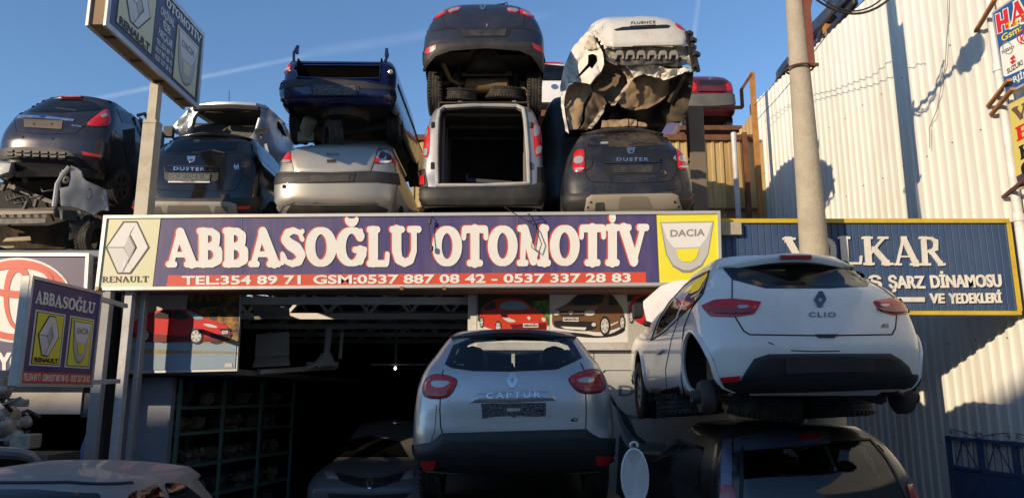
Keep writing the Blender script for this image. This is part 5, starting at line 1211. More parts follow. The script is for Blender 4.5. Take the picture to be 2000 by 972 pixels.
c.line('window_trim', [(1272, 664), (1288, 622), (1318, 574), (1352, 546), (1386, 529)], TRIMC, .012); c.line('window_trim', [(1272, 664), (1300, 646), (1335, 612), (1372, 576), (1386, 529)], TRIMC, .01)
c.line('door_seam', [(1372, 576), (1352, 600), (1336, 640), (1331, 690), (1331, 740), (1338, 780)], SEAM, .008)
c.patch('headlamp_hole', [(1232, 736), (1237, 728), (1243, 742), (1246, 750), (1233, 750)], WELL, .006)
c.line('scrape', [(1545, 684), (1590, 686), (1640, 685)], SEAM, .004); c.line('scrape', [(1500, 668), (1512, 672)], PLATE, .004); c.line('door_seam', [(1328, 618), (1312, 660), (1300, 720), (1303, 780)], SEAM, .005)
c.patch('door_handle', [(1284, 688), (1297, 680), (1299, 684), (1286, 693)], WPNT, .03, r=.2)
c.patch('sill_trim', [(1262, 794), (1270, 780), (1295, 760), (1326, 753), (1328, 768), (1300, 780)], TRIM, .01)
m = MB(); mp = Vector((c.X - .865 - .11, 8.0, zbt + .04)); m.hexa([mp + Vector(v) for v in ((-.055, -.04, -.09), (.065, -.05, -.07), (.065, .08, -.07), (-.045, .07, -.09), (-.06, -.04, .085), (.05, -.05, .10), (.05, .08, .09), (-.045, .07, .08))]); m.bar((c.X - .865 - .04, 8.05, zbt - .08), (c.X - .8, 8.1, zbt - .10), .06); m.build('door_mirror', TRIMC, c.root, bevel=.022)
m = MB(); hy = 8.35
bon = [at(px, py, 8.5) for px, py in ((1300, 582), (1262, 592), (1254, 620), (1256, 650), (1290, 660), (1330, 640), (1335, 590))]
V = []; nn = 8
for j in range(9):
    for i in range(9): x = c.X - .70 + 1.4 * i / 8; t = j / 8; u = abs(i - 4) / 4; V.append((c.X - .79 * (1 if i < 4 else -1) * u * (1 - .10 * t ** 3), 8.3 + .5 * t + .10 * math.sin(t * 2.4) + .06 * u * u, zbt - .08 + .60 * t ** .9 - (.05 + .20 * t ** 3) * u ** 4))
link_mesh('open_bonnet', V, [[j * 9 + i, j * 9 + i + 1, (j + 1) * 9 + i + 1, (j + 1) * 9 + i] for j in range(8) for i in range(8)], WPNT, c.root, angle=60)
# hub, brake drum and suspension where the rear wheel is missing
zc = 2.0
for sx in (-1, 1):
    h = Vector((c.X + sx * .80, 6.02, zc - .13)); m = MB()
    m.lathe([(.02, .10), (.05, .10), (.055, .04), (.12, .035), (.135, .0), (.135, -.06), (.11, -.08), (.02, -.08)], h, (sx, 0, 0), 24)
    m.build('brake_drum', mat('grey brake drum', (.07, .066, .06), .65, .4, dirt=.8, dirtcol=(.08, .05, .03), dscale=9), c.root, angle=30)
    m = MB(); m.lathe([(.02, 0), (.24, 0), (.25, -.02), (.24, -.035), (.02, -.035)], h + Vector((-sx * .16, .12, .20)), (sx, .15, 0), 24); m.build('splash_plate', RUSTM, c.root); MB().box((c.X + sx * .66 - .01, 5.76, zc - .12), (c.X + sx * .66 + .01, 6.4, zc + .30)).build('inner_wing', mat('rust brown inner wing', (.22, .13, .06), .8, dirt=.8, dirtcol=(.08, .045, .02), dscale=7), c.root)
m = MB(); m.tube([(c.X - .62, 6.02, zc - .15), (c.X - .3, 6.5, zc - .04), (c.X + .3, 6.5, zc - .04), (c.X + .62, 6.02, zc - .15)], .045, 10); m.bar((c.X - .62, 6.02, zc - .15), (c.X - .55, 7.0, zc + .05), .08, .05); m.bar((c.X + .62, 6.02, zc - .15), (c.X + .55, 7.0, zc + .05), .08, .05); m.build('rear_axle', SOOT, c.root)
m = MB(); m.tube([(c.X - .45, 5.95, zc - .02), (c.X - .46, 6.15, zc - .03), (c.X - .3, 6.6, zc + .02), (c.X - .1, 7.4, zc + .02)], .032, 10); m.lathe([(.045, 0), (.05, .02), (.05, .1), (.03, .12)], Vector((c.X - .52, 5.95, zc - .08)), (0, 1, 0), 12); m.build('exhaust', SOOT, c.root)
c.wheel(c.X - .78, 8.67, 1.93, .31, .19, face=-1); c.wheel(c.X + .78, 8.67, 1.93, .31, .19, face=1)
c.belly(.2, c.z0 + .08, drop=.08)
m = MB()
for x in (-.38, .38):
    for y in (6.7, 7.5): m.box((c.X + x - .23, y, c.z0 + .3), (c.X + x + .23, y + .15, c.z0 + .78)); m.lathe([(.01, -.1), (.10, -.09), (.12, 0), (.1, .08), (.01, .1)], Vector((c.X + x, y + .08, c.z0 + .88)), (0, 0, 1), 12)
m.build('seat', CABIN, c.root, bevel=.02)
tag(wheel('loose_tyre', Vector((c.X - .12, 6.6, 1.78)), .31, .19, Vector((.1, -.05, 1)).normalized(), None, rim=False, origin=(c.X - .12, 6.6, 1.78)), 'black tyre lying flat between the white hatchback and the dark van roof', 'tyre', 'loose tyres between stacked cars')

# ================================================================== DARK VAN underneath
DVP = paint('near black blue paint', (.012, .014, .020), .5, .5, .3, .8)
gl = [(1424, 972), (1428, 880), (1445, 872), (1560, 868), (1700, 872), (1716, 885), (1748, 972), (1752, 1010), (1424, 1010)]
c = Car('dark_van', 'dark blue people carrier with a broad rear window under the white hatchback', 'car', 1600, 6.25, 4.3,
        [((.30,), .80, .12), ((.5,), .87, .02), ((.8,), .88, .0), ((1.0,), .875, .03), ((1.2,), .845, .10), ((1.4,), .76, .22), ((1.53,), .68, .36), ((1.60,), .60, .5)], DVP, X=at(1598, 900, 6.4).x, n=3.2,
        cut=lambda q: (q.z > 1.02 and q.z < 1.47 and abs(q.x - 2.557) < .62 and q.y < 7.0) or (q.x > 3.1 and 1.06 < q.z < 1.42 and (7.15 < q.y < 8.0 or 8.1 < q.y < 9.1)), base=0)
print('van X', c.X)
c.patch('rear_window', [(-.68, 1.0), (-.60, 1.35), (-.54, 1.49), (.54, 1.49), (.60, 1.35), (.68, 1.0)], glass('smoked glass', (.40, .44, .44)), .006, 'rear', holes=[], skin=.003)
c.line('window_frame', [(-.69, .99), (-.61, 1.36), (-.55, 1.50), (.55, 1.50), (.61, 1.36), (.69, .99)], TRIMC, .02, 'rear', closed=True)
c.patch('spoiler', [(1433, 857), (1480, 847), (1550, 840), (1614, 838), (1622, 866), (1550, 872), (1433, 882)], paint('slate blue paint', (.085, .105, .17), .4, .3, .3), .012, pillow=.015)
c.patch('brake_light', [(1558, 852), (1602, 850), (1603, 860), (1560, 863)], LENSD, .035)
for s_ in (-1, 1): c.patch('tail_light', [(s_ * .70, .85), (s_ * .87, .85), (s_ * .80, 1.15), (s_ * .72, 1.15)], LENSD, .012, 'rear', pillow=.01)
c.patch('bumper', [(-.88, .35), (.88, .35), (.88, .68), (-.88, .68)], TRIMC, .012, 'rear', pillow=.02)
c.side_glass(1.02, 1.42, 6.9, 9.2, sides=('left',)); c.side_glass(1.03, 1.43, 7.12, 9.15, m=glass('smoked glass'), sides=('right',))
c.patch('pillar_trim', [(1413, 860), (1430, 857), (1431, 900), (1429, 972), (1411, 972), (1409, 920)], MATS['slate blue paint'], .012)
for sx in (-1, 1):
    for y in (7.1, 9.7): c.wheel(c.X + sx * .78, y, .31, .31, .2, face=sx)
for sd in ('left', 'right'): c.arch(7.1, .33, .36, sd); c.arch(9.7, .33, .36, sd)
m = MB()
for x in (-.4, .4):
    for y in (7.5, 8.6): m.box((c.X + x - .24, y, .5), (c.X + x + .24, y + .16, 1.15)); m.lathe([(.01, -.1), (.1, -.09), (.12, 0), (.1, .08), (.01, .1)], Vector((c.X + x, y + .08, 1.26)), (0, 0, 1), 12)
m.build('seat', CABIN, c.root, bevel=.02)
for i, (x, y, z_, lab) in enumerate(((.55, 6.75, 1.79, 'black tyre lying flat on the right side of the dark van roof'), (-.62, 7.3, 1.79, 'black tyre lying flat further back on the dark van roof'), (.2, 7.5, 1.8, 'black tyre lying flat in the shadow under the white hatchback floor'))):
    p = Vector((2.33 + x, y, z_)); tag(wheel('loose_tyre', p, .31, .2, Vector((-.05, .06, 1)).normalized(), None, rim=False, origin=tuple(p)), lab, 'tyre', 'loose tyres between stacked cars')
# ================================================================== THE STACKED CARS ON THE ROOF
DECK = 4.02
# ---- black off-road car, left
BLK = paint('dusty black paint', (.006, .006, .007), 0, .10, .14, .7, (.10, .085, .065), spec=.3)
win = [(308, 298), (318, 280), (329, 272), (389, 267), (474, 277), (472, 290), (468, 299), (440, 301), (380, 302), (330, 301)]
c = Car('black_off_road_car', 'glossy black off-road car without tail lights, on the shop roof beside the sign pole', 'car', 374, 10.1, 4.2,
        [(422, .80, .12), (408, .86, .04), (390, .895, .0), (362, .90, .02), (335, .885, .06), (312, .855, .12), (298, .80, .19), (284, .73, .31), (272, .67, .43), (264, .61, .54)], BLK, n=3.0, base=DECK, cut=lambda q: inside(proj(q), [(317, 296), (325, 278), (334, 275), (389, 270), (466, 279), (463, 294), (438, 298), (380, 299), (332, 298)]) and q.y < 10.8)
gl = [(317, 296), (325, 278), (334, 275), (389, 270), (466, 279), (463, 294), (438, 298), (380, 299), (332, 298)]
c.patch('rear_window', win, MATS['black window border'], .004, holes=[gl]); c.patch('window_glass', gl, glass('green tinted glass', (.35, .42, .36)), .002, skin=.001)
m = MB(); m.hexa([Vector((c.X - .45, 10.95, c.z1 - .42)), Vector((c.X + .05, 10.95, c.z1 - .46)), Vector((c.X + .05, 11.0, c.z1 - .46)), Vector((c.X - .45, 11.0, c.z1 - .42)), Vector((c.X - .4, 11.0, c.z1 - .12)), Vector((c.X - .05, 11.0, c.z1 - .2)), Vector((c.X - .05, 11.05, c.z1 - .2)), Vector((c.X - .4, 11.05, c.z1 - .12))]); m.build('loose_trim', mat('pale green trim', (.5, .6, .48), .6), c.root, bevel=.02)
c.lip('spoiler', .60, 10.55, at(390, 259, 10.6).z, .3, .06, .06, .12, BLK)
c.line('wiper', [(391, 298), (415, 293), (440, 299)], TRIMC, .014); c.line('wiper', [(376, 298), (391, 298)], TRIMC, .014)
c.patch('number_plate_recess', [(320, 326), (330, 323), (418, 325), (428, 328), (426, 352), (418, 355), (330, 354), (322, 350)], TRIMC, .006)
c.patch('plate_bar', [(322, 325), (426, 327), (425, 337), (323, 336)], BLK, .02, pillow=.01)
c.patch('number_plate', [(331, 340), (412, 341), (410, 357), (330, 356)], CARRIER, .02); c.patch('plate_frame', [(330, 355.4), (411, 356), (410, 358), (330, 357.6)], CREAM, .026)
c.text('lettering', 'DUSTER', [(341, 328.5), (402, 330), (402, 336), (341, 334.5)], CHROME, .035, .03, 1.25); c.text('plate_lettering', 'POL/SA', [(358, 354.7), (382, 355), (382, 357.4), (358, 357)], BLACKP, .03, .02)
c.badge(374, 312, 17, 12, kind='shield')
for P_ in ([(277, 346), (279, 322), (290, 312), (300, 314), (299, 338), (290, 345)], [(469, 346), (471, 318), (480, 309), (493, 314), (495, 344), (486, 350)]): 
    o = c.patch('lamp_recess', P_, TRIMC, .004, smooth=1); cx = sum(p[0] for p in P_) / 6; cy = sum(p[1] for p in P_) / 6
    c.patch('lamp_bracket', [(cx + (x - cx) * .55, cy + (y - cy) * .7) for x, y in P_], PLATE, .012, parent=o)
c.line('tailgate_seam', [(306, 300), (300, 313)]); c.line('tailgate_seam', [(286, 346), (284, 356), (287, 369), (372, 373), (458, 372), (468, 358), (472, 347)]); c.line('tailgate_seam', [(470, 300), (480, 309)])
c.patch('bumper', [(258, 392), (275, 386), (372, 388), (480, 386), (512, 384), (516, 400), (505, 416), (372, 420), (265, 418), (256, 404)], TRIM, .012, pillow=.02, edge=8)
c.patch('skid_plate', [(281, 396), (300, 393), (372, 394), (445, 394), (462, 398), (464, 416), (283, 417)], mat('silver plastic', (.30, .28, .25), .5, dirt=.6), .04, pillow=.015, edge=5)
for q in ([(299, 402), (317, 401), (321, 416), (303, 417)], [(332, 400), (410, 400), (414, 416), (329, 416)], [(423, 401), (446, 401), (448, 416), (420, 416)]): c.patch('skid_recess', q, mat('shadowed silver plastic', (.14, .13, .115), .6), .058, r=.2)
for q in ([(262, 402), (281, 401), (280, 406), (266, 407)], [(464, 402), (488, 401), (484, 407), (465, 407)]): c.patch('reflector', q, LENS, .04)
c.patch('tow_cover', [(430, 380), (449, 379), (449, 387), (432, 388)], TRIMC, .012)
zb = c.z1 - .42; c.side_glass(zb, zb + .34, 10.6, 13.0)
for y in (11.0, 13.5):
    for sx in (-1, 1): c.wheel(c.X + sx * .8, y, DECK + .33, .33, .21, face=sx)
for sd in ('left', 'right'): c.arch(11.0, DECK + .35, .4, sd); c.arch(13.5, DECK + .35, .4, sd)
c.text('model_badge', '4x4', [(456, 320), (466, 320), (467, 331), (457, 331)], CHROME, .006, .03); c.belly()

# ---- beige saloon
BEI = paint('beige metallic paint', (.37, .355, .32), .5, .4, .36, .5, (.20, .15, .10))
c = Car('beige_saloon', 'dusty beige saloon with a broken right tail light, under the navy car', 'car', 650, 9.9, 4.4,
        [(418, .74, .14), (403, .81, .04), (380, .84, .0), (350, .845, .0), (336, .84, .025), (320, .83, .05), (303, .80, .09), (292, .76, .15), (286, .70, .24), (284, .66, .62), (281, .62, .80)], BEI, n=3.2, base=DECK)
c.patch('rear_bumper', [(533, 362), (537, 340), (545, 337), (650, 339), (730, 336), (772, 338), (778, 362), (774, 390), (762, 408), (745, 400), (735, 396), (650, 398), (575, 396), (556, 402), (546, 413), (536, 398)], BEI, .014, pillow=.025, edge=6)
c.patch('bumper_strip', [(533, 362), (536, 343), (545, 338), (650, 340), (730, 337), (773, 340), (777, 362), (735, 358), (650, 359), (560, 360)], TRIM, .045, pillow=.008)
c.patch('plate_recess', [(597, 344), (696, 342), (691, 357), (602, 359)], TRIMC, .055); c.patch('number_plate', [(608, 346), (685, 345), (683, 356), (610, 357)], PLATE, .06)
c.line('bumper_crack', [(538, 366), (560, 365), (600, 362)], SEAM, .006); c.patch('tow_hole', [(556, 362), (562, 362), (562, 369), (556, 369)], SEAM, .05)
c.patch('trunk_lid', [(569, 288), (600, 285.5), (648, 284), (700, 285), (738, 288), (732, 310), (724, 334), (650, 337), (575, 336), (570, 312)], BEI, .010, pillow=.01, edge=5)
c.line('trunk_seam', [(568, 288), (570, 312), (574, 337), (650, 339), (724, 335.5), (733, 310), (740, 288)], SEAM, .006)
c.line('lid_crease', [(572, 318), (650, 321), (729, 317)], BEI, .008)
c.lamp([(538, 319), (541, 306), (550, 294), (566, 290), (568, 300), (570, 319)], lens=[[(541, 314), (568, 313), (569, 319), (540, 319)]], label='whole left tail light')
l = c.lamp([(731, 319), (737, 300), (743, 290), (754, 293), (764, 306), (766, 318)], CHROME, label='broken right tail light without its lens')
for q in ([(737, 312), (742, 298), (750, 297), (752, 310)], [(752, 314), (756, 304), (762, 308), (763, 315)]): c.patch('bulb_holder', q, TRIMC, .026, parent=l, smooth=1)
c.patch('lens_remnant', [(731, 319), (734, 310), (741, 313), (740, 319)], LENS, .03, parent=l); c.patch('side_lens', [(764, 310), (770, 311), (782, 322), (779, 325), (766, 318)], LENS, .012)
c.badge(650, 292, 12, 14, m=BLACKPL); c.text('lettering', 'EGANE', [(639, 301), (663, 301), (663, 306), (639, 306)], SOOT, .022, .02, 1.1)
c.patch('lid_handle', [(637, 311), (659, 311), (658, 320), (638, 320)], BEI, .028); c.patch('handle_recess', [(639, 314), (657, 314), (656, 319), (640, 319)], TRIMC, .034)
c.patch('rear_diffuser', [(560, 412), (570, 399), (650, 401), (735, 399), (758, 409), (745, 422), (650, 426), (570, 424)], TRIM, .02)
m = MB()
for k in range(6): x = c.X - .26 + k * .1; m.bar((x, 9.98, DECK + .22), (x - .02, 10.3, DECK + .19), .03, .05)
m.build('floor_ribs', SOOT, c.root)
for y in (10.8, 13.3):
    for sx in (-1, 1): c.wheel(c.X + sx * .75, y, DECK + .31, .31, .2, face=sx)
zb = c.z1 - .1
MB().box((c.X - .6, 11.2, c.z1 - .02), (c.X + .6, 12.9, c.z1 + .26)).build('crushed_roof', BEI, c.root, bevel=.12)
c.belly(.3, DECK + .2)

# ---- navy saloon without boot lid
NAV = paint('navy paint', (.007, .013, .065), .4, .2, .22, .6, (.13, .11, .09), spec=.3)
op = [(578, 122), (600, 118), (655, 116), (743, 121), (748, 110), (748, 100), (575, 100)]
c = Car('navy_saloon', 'navy blue saloon with its boot lid missing, lying on the beige saloon', 'car', 655, 10.4, 4.4,
        [(207, .79, .12), (197, .845, .02), (180, .86, .0), (165, .865, .0), (157, .86, .03), (150, .86, .04), (135, .86, .06), (124, .85, .09), (117, .82, .16), (114, .79, .24)], NAV, n=3.3, cut=lambda q: (inside(proj(q), [(579, 152), (576, 126), (600, 100), (745, 100), (744, 128), (741, 155), (660, 154)]) and q.y < 10.9) or (q.z > at(655, 117, 10.66).z - .06 and q.y > 10.45 and q.y < 11.9 and abs(q.x + 2.66) < .68))
zt_ = c.z1; zl = at(655, 153, 10.45).z
m = MB(); x0, x1 = c.X - .63, c.X + .63
m.box((x0, 10.6, zl - .25), (x1, 12.0, zl - .22)); m.box((x0 - .02, 10.6, zl - .22), (x0, 12.0, zt_ - .02)); m.box((x1, 10.6, zl - .22), (x1 + .02, 12.0, zt_ - .02)); m.hexa([at(566, 160, 11.4), at(756, 162, 11.4), at(756, 162, 11.45), at(566, 160, 11.45), at(569, 123.5, 11.4), at(752, 124.5, 11.4), at(752, 124.5, 11.45), at(569, 123.5, 11.45)]); m.build('boot_interior', mat('black boot carpet', (.003, .003, .003), 1.0, spec=0.0), c.root)
m = MB(); P = [at(*p) for p in ((578, 124, 10.75), (577, 140, 10.6), (580, 152, 10.46), (655, 155, 10.43), (741, 154, 10.46), (744, 140, 10.6), (744, 125, 10.75))]; m.tube(P, .022, 6); m.build('boot_flange', NAV, c.root)
m = MB(); m.bar(at(570, 122.5, 11.38), at(751, 124, 11.38), .05, .03); m.bar(at(582, 127, 11.37), at(742, 128, 11.37), .02, .015); m.build('shelf_edge', NAV, c.root)
for sx, a, b_ in ((-1, (574, 117), (581, 91)), (1, (752, 121), (755, 97))):
    m = MB(); p, q = at(*a, 10.75), at(*b_, 10.75); m.tube([p - Vector((0, 0, .12)), p, p.lerp(q, .5) + Vector((sx * .03, 0, 0)), q], .022, 7); m.bar(q - Vector((0, 0, .12)), q + Vector((0, .02, .02)), .045, .04); m.build('boot_hinge', NAV, c.root)
c.lamp([(548, 144), (549, 126), (556, 116), (563, 114), (568, 128), (569, 142)], lens=[[(550, 135), (568, 132), (568, 138), (549, 140)]], label='only remaining tail light')
c.patch('lamp_opening', [(757, 132), (764, 131), (769, 138), (769, 149), (759, 149)], WELL, .004); m = MB(); p = at(763, 141, 10.5); m.lathe([(.01, -.03), (.035, -.02), (.035, .03), (.01, .03)], p, (0, 1, 0), 10); m.build('bulb_holder', CLEAR, c.root)
c.patch('bumper', [(541, 164), (545, 160), (655, 156), (770, 174), (774, 182), (773, 200), (720, 198), (663, 194), (600, 198), (549, 200), (541, 176)], NAV, .014, pillow=.03, edge=6)
c.patch('rub_strip', [(541, 166), (546, 160.5), (600, 158.5), (655, 159.5), (715, 164), (765, 172), (768, 179), (715, 176), (655, 171.5), (600, 171), (542, 176)], TRIM, .05, pillow=.01)
c.patch('plate_recess', [(607, 166), (618, 163), (695, 166), (703, 171), (700, 189), (612, 189)], TRIMC, .058); c.patch('number_plate', [(615, 169), (697, 171), (696, 188), (614, 188)], CARRIER, .066)
c.belly(.22, c.z0 + .06, m=BELLY, drop=.16)
m = MB(); bx = c.X
m.lathe([(.02, -.12), (.36, -.12), (.40, 0), (.40, .18), (.02, .2)], (bx + .05, 10.95, c.z0 + .02), (0, 0, 1), 28); m.build('spare_wheel_well', BELLY, c.root)
m = MB(); m.tube([at(606, 235, 10.8), at(600, 250, 10.9), at(604, 268, 11.0)], .11, 10); m.box(at(585, 262, 11.0), at(612, 275, 10.9)); m.build('plastic_liner', mat('sand coloured dusty liner', (.22, .19, .14), .8, dirt=.5), c.root)
m = MB(); m.tube([(bx - .7, 11.2, c.z0 - .05), (bx, 11.35, c.z0 - .1), (bx + .7, 11.2, c.z0 - .05)], .06, 10); m.build('rear_axle', SOOT, c.root)
tag(wheel('loose_tyre', at(650, 270, 10.75), .27, .2, Vector((.9, .45, .1)).normalized(), None, rim=False, origin=tuple(at(650, 270, 10.75))), 'dusty tyre wedged under the navy saloon above the beige boot lid', 'tyre', 'loose tyres between stacked cars')
for y in (11.3, 13.8): c.wheel(c.X + .76, y, c.z0 - .02, .3, .19, face=1); c.wheel(c.X - .76, y, c.z0 - .02, .3, .19, face=-1)
zb = zt_ - .08; c.patch('side_trim', [(10.9, zt_ - .36), (14.4, zt_ - .36), (14.4, zt_ - .31), (10.9, zt_ - .31)], TRIMC, .01, 'right', step=.1)
V = Car  # cabin of the navy saloon
MB().hexa([(c.X - .66, 12.0, zt_ - .02), (c.X + .66, 12.0, zt_ - .02), (c.X + .66, 14.0, zt_ - .1), (c.X - .66, 14.0, zt_ - .1), (c.X - .5, 12.5, zt_ + .30), (c.X + .5, 12.5, zt_ + .30), (c.X + .5, 13.3, zt_ + .28), (c.X - .5, 13.3, zt_ + .28)]).build('cabin', GLASSD, c.root, bevel=.05)

# ---- silver van without rear doors
SVAN = paint('silver van paint', (.30, .31, .33), .5, .4, .4, .5)
opn = [(854, 362), (853, 300), (855, 235), (858, 216), (868, 209), (940, 205), (1010, 207), (1022, 213), (1026, 235), (1031, 300), (1033, 358), (940, 362)]
c = Car('silver_van', 'silver van with its rear doors gone and a dark load bay, under the grey hatchback', 'van', 942, 10.2, 4.0,
        [(404, .85, .10), (392, .895, .0), (368, .90, .0), (335, .895, .05), (300, .88, .08), (262, .855, .12), (232, .82, .17), (212, .76, .24), (204, .70, .32), (201, .62, .40)], SVAN, n=4.2, base=DECK, rr=.26, cut=lambda q: inside(proj(q), opn) and q.y < 10.9, front=FRONTHI)
zl, zt_ = at(942, 362, 10.25).z, c.z1
m = MB(); a0, a1, b0, b1 = c.X - .66, c.X + .66, 10.36, 12.4
for q in (((a0, b0, zl - .03), (a1, b1, zl)), ((a0 - .02, b0 + .1, zl + .001), (a0, b1, zt_ - .06)), ((a1, b0 + .1, zl + .001), (a1 + .02, b1, zt_ - .06)), ((a0, b0 + .1, zt_ - .055), (a1, b1, zt_ - .04)), ((a0, b1 + .001, zl), (a1, b1 + .02, zt_ - .06))): m.box(*q)
m.build('load_bay', mat('grubby load bay lining', (.075, .065, .055), .85, dirt=.8, dirtcol=(.03, .025, .02), dscale=3), c.root)
RIBM = mat('inner panel grey', (.17, .16, .145), .7, dirt=.6)
for y in (10.85, 11.4, 11.95):
    m = MB(); m.box((a0 + .002, y, zl + .05), (a0 + .05, y + .07, zt_ - .08)); m.build('inner_rib', RIBM, c.root, bevel=.01)
    m = MB(); m.box((a1 - .05, y, zl + .05), (a1 - .002, y + .07, zt_ - .08)); m.build('inner_rib', RIBM, c.root, bevel=.01)
    m = MB(); m.box((a0 + .06, y, zt_ - .10), (a1 - .06, y + .07, zt_ - .058)); m.build('roof_bow', RIBM, c.root, bevel=.01)
P = [c.cast(p)[0] for p in densify(opn, 6)]; MB().tube(P, .03, 7, closed=True).build('door_frame', mat('primed inner frame', (.42, .42, .40), .5, dirt=.6), c.root)
P = [c.cast((942 + (x - 942) * .965, 290 + (y - 290) * .965))[0] + Vector((0, .05, 0)) for x, y in densify(opn, 6)]; MB().tube(P, .014, 6, closed=True).build('door_seal', TRIMC, c.root)
c.lamp([(821, 300), (823, 262), (828, 246), (839, 246), (840, 262), (838, 308), (828, 307)], lens=[[(826, 258), (830, 249), (837, 249), (838, 264), (826, 276)], [(825, 292), (837, 290), (836, 305), (828, 304)]])
c.lamp([(1039, 241), (1050, 240), (1055, 256), (1059, 298), (1055, 305), (1044, 307), (1041, 260)], lens=[[(1041, 246), (1050, 244), (1053, 262), (1043, 270)], [(1046, 288), (1057, 284), (1055, 300), (1046, 303)]])
for x in (846, 1037): c.line('door_hinge', [(x, 240), (x, 250)], TRIMC, .03); c.line('door_hinge', [(x - 1, 318), (x - 1, 330)], TRIMC, .03)
c.patch('rear_bumper', [(817, 368), (830, 365), (850, 366), (1034, 363), (1052, 358), (1064, 360), (1066, 388), (1056, 400), (940, 402), (828, 400), (818, 390)], TRIM, .025, pillow=.03, edge=8); c.line('bumper_groove', [(826, 384), (940, 386), (1060, 381)], SEAM, .01)
c.patch('corner_trim', [(817, 366), (818, 332), (830, 330), (836, 364)], TRIM, .012); c.patch('reflector', [(819, 345), (830, 343), (831, 361), (820, 362)], LENS, .03); c.patch('corner_trim', [(1048, 360), (1049, 326), (1062, 328), (1066, 360)], TRIM, .012)
q = at(871, 253, 12.35); fl = MB().box((q.x - .075, 12.37, q.z - .11), (q.x + .075, 12.38, q.z + .11)).build('flag_sticker', mat('red flag print', (.45, .012, .015), .6), c.root)
S = Sheet(yplane(12.368)); cx_, cy_ = proj(Vector((q.x, 12.368, q.z))); S.poly(ell(cx_ - .5, cy_, 3.2, 3.2), CREAM, 1); S.poly(ell(cx_ + .4, cy_, 2.5, 2.5), MATS['red flag print'], 2); S.poly([(cx_ + 2.6 + 1.2 * math.cos(R(72 * k * 2 + 180)), cy_ + 1.2 * math.sin(R(72 * k * 2 + 180))) for k in range(5)], CREAM, 3); S.build('emblem', fl)
m = MB(); m.bar(at(912, 352, 10.8), at(1000, 358, 10.7), .07, .05); m.bar(at(912, 350, 10.8), at(912, 340, 10.8), .03); m.build('loose_bar', TRIMC, c.root)
m = MB()
for px in (895, 1000): m.bar(at(px, 201, 10.6), at(px + 8, 201, 10.6), .05, .05)
m.build('hinge_mount', SVAN, c.root)
c.line('side_seam', [(11.6, c.z0 + .2), (11.6, zt_ - .15)], SEAM, .006, 'left')
c.side_glass(c.z1 - .75, c.z1 - .25, 12.7, 13.9, sides=('left', 'right'))
for y in (11.0, 13.4):
    for sx in (-1, 1): c.wheel(c.X + sx * .8, y, DECK + .31, .31, .2, face=sx)
c.belly(.3, DECK + .22)
for (px, py, r, y, lab) in ((900, 188, .25, 10.75, 'dusty tyre lying on the silver van roof, left of two'), (988, 186, .32, 10.85, 'larger dusty tyre lying on the silver van roof, right of two')):
    p = at(px, py, y); tag(wheel('loose_tyre', p, r, .17, Vector((.06, -.22, 1)).normalized(), None, rim=False, origin=tuple(p)), lab, 'tyre', 'loose tyres between stacked cars')

# ---- grey hatchback on top
GRY = paint('dull slate grey paint', (.024, .030, .048), .2, .14, .36, .4, spec=.3)
arch_ = [(800, 170), (822, 142), (834, 125), (850, 108), (880, 97), (950, 92), (1015, 97), (1040, 108), (1052, 122), (1062, 142), (1090, 170)]
c = Car('grey_hatchback', 'slate grey hatchback at the top of the middle stack, showing its exhaust and underside', 'car', 944, 10.0, 4.5,
        [(146, .85, .16), (128, .885, .06), (106, .90, .01), (82, .90, .0), (62, .895, .03), (48, .87, .08), (34, .83, .15), (22, .77, .24), (14, .70, .36), (9, .64, .52)], GRY, n=3.1, cut=lambda q: inside(proj(q), arch_) and q.y < 10.6)
c.patch('bumper_skirt', [(826, 140), (824, 118), (830, 92), (850, 84), (890, 80), (946, 78), (1000, 80), (1040, 85), (1058, 94), (1064, 118), (1060, 140), (1052, 124), (1040, 109), (1015, 98), (950, 93), (880, 98), (850, 109), (835, 126)], TRIM, .012, pillow=.012, edge=5)
c.line('bumper_lip', [(826, 140), (835, 126), (850, 109), (880, 98), (950, 93), (1015, 98), (1040, 109), (1052, 124), (1060, 140)], TRIM, .02)
c.lamp([(840, 38), (862, 20), (872, 18), (872, 26), (864, 31), (848, 38)], lens=[[(846, 34), (864, 24), (870, 24), (862, 30)]]); c.lamp([(874, 18), (901, 12.5), (899, 22), (876, 27)], lens=[[(877, 21), (898, 16), (898, 21), (878, 26)]])
c.lamp([(989, 15), (1012, 17), (1013, 27), (992, 22)], lens=[[(991, 18), (1011, 20), (1012, 26), (992, 21)]]); c.lamp([(1015, 18), (1026, 19), (1047, 35), (1040, 36), (1024, 30), (1016, 28)], lens=[[(1018, 24), (1026, 25), (1042, 34), (1026, 30)]])
c.line('tailgate_seam', [(864, 31), (866, 42), (871, 54), (884, 53)], SEAM, .006); c.line('tailgate_seam', [(1025, 30), (1024, 42), (1021, 52), (1004, 51)], SEAM, .006)
c.line('body_crease', [(832, 62), (870, 57), (890, 56)], GRY, .012); c.line('body_crease', [(1000, 55), (1022, 56), (1056, 62)], GRY, .012)
c.patch('plate_recess', [(893, 57), (998, 54), (994, 70), (986, 73), (905, 74), (897, 71)], TRIMC, .006); c.patch('number_plate', [(902, 60), (990, 58), (986, 71), (906, 72)], PLATE, .014)
c.badge(943, 14.5, 13, 11); c.patch('lock', ell(951, 50, 2.2, 2.4, 12), CHROME, .012)
for q in ([(832, 104), (836, 96), (853, 89), (852, 98), (838, 107)], [(1039, 86), (1052, 92), (1060, 103), (1056, 106), (1042, 96)]): c.patch('reflector', q, LENS, .03)
for sx in (-1, 1):
    c.wheel(c.X + sx * .76, 10.85, at(944, 180, 10.8).z, .34, .22, face=sx)
    c.wheel(c.X + sx * .76, 13.5, at(944, 180, 10.8).z, .34, .22, face=sx)
zz = at(944, 140, 10.5).z; c.belly(.3, zz + .2, m=BELLY)
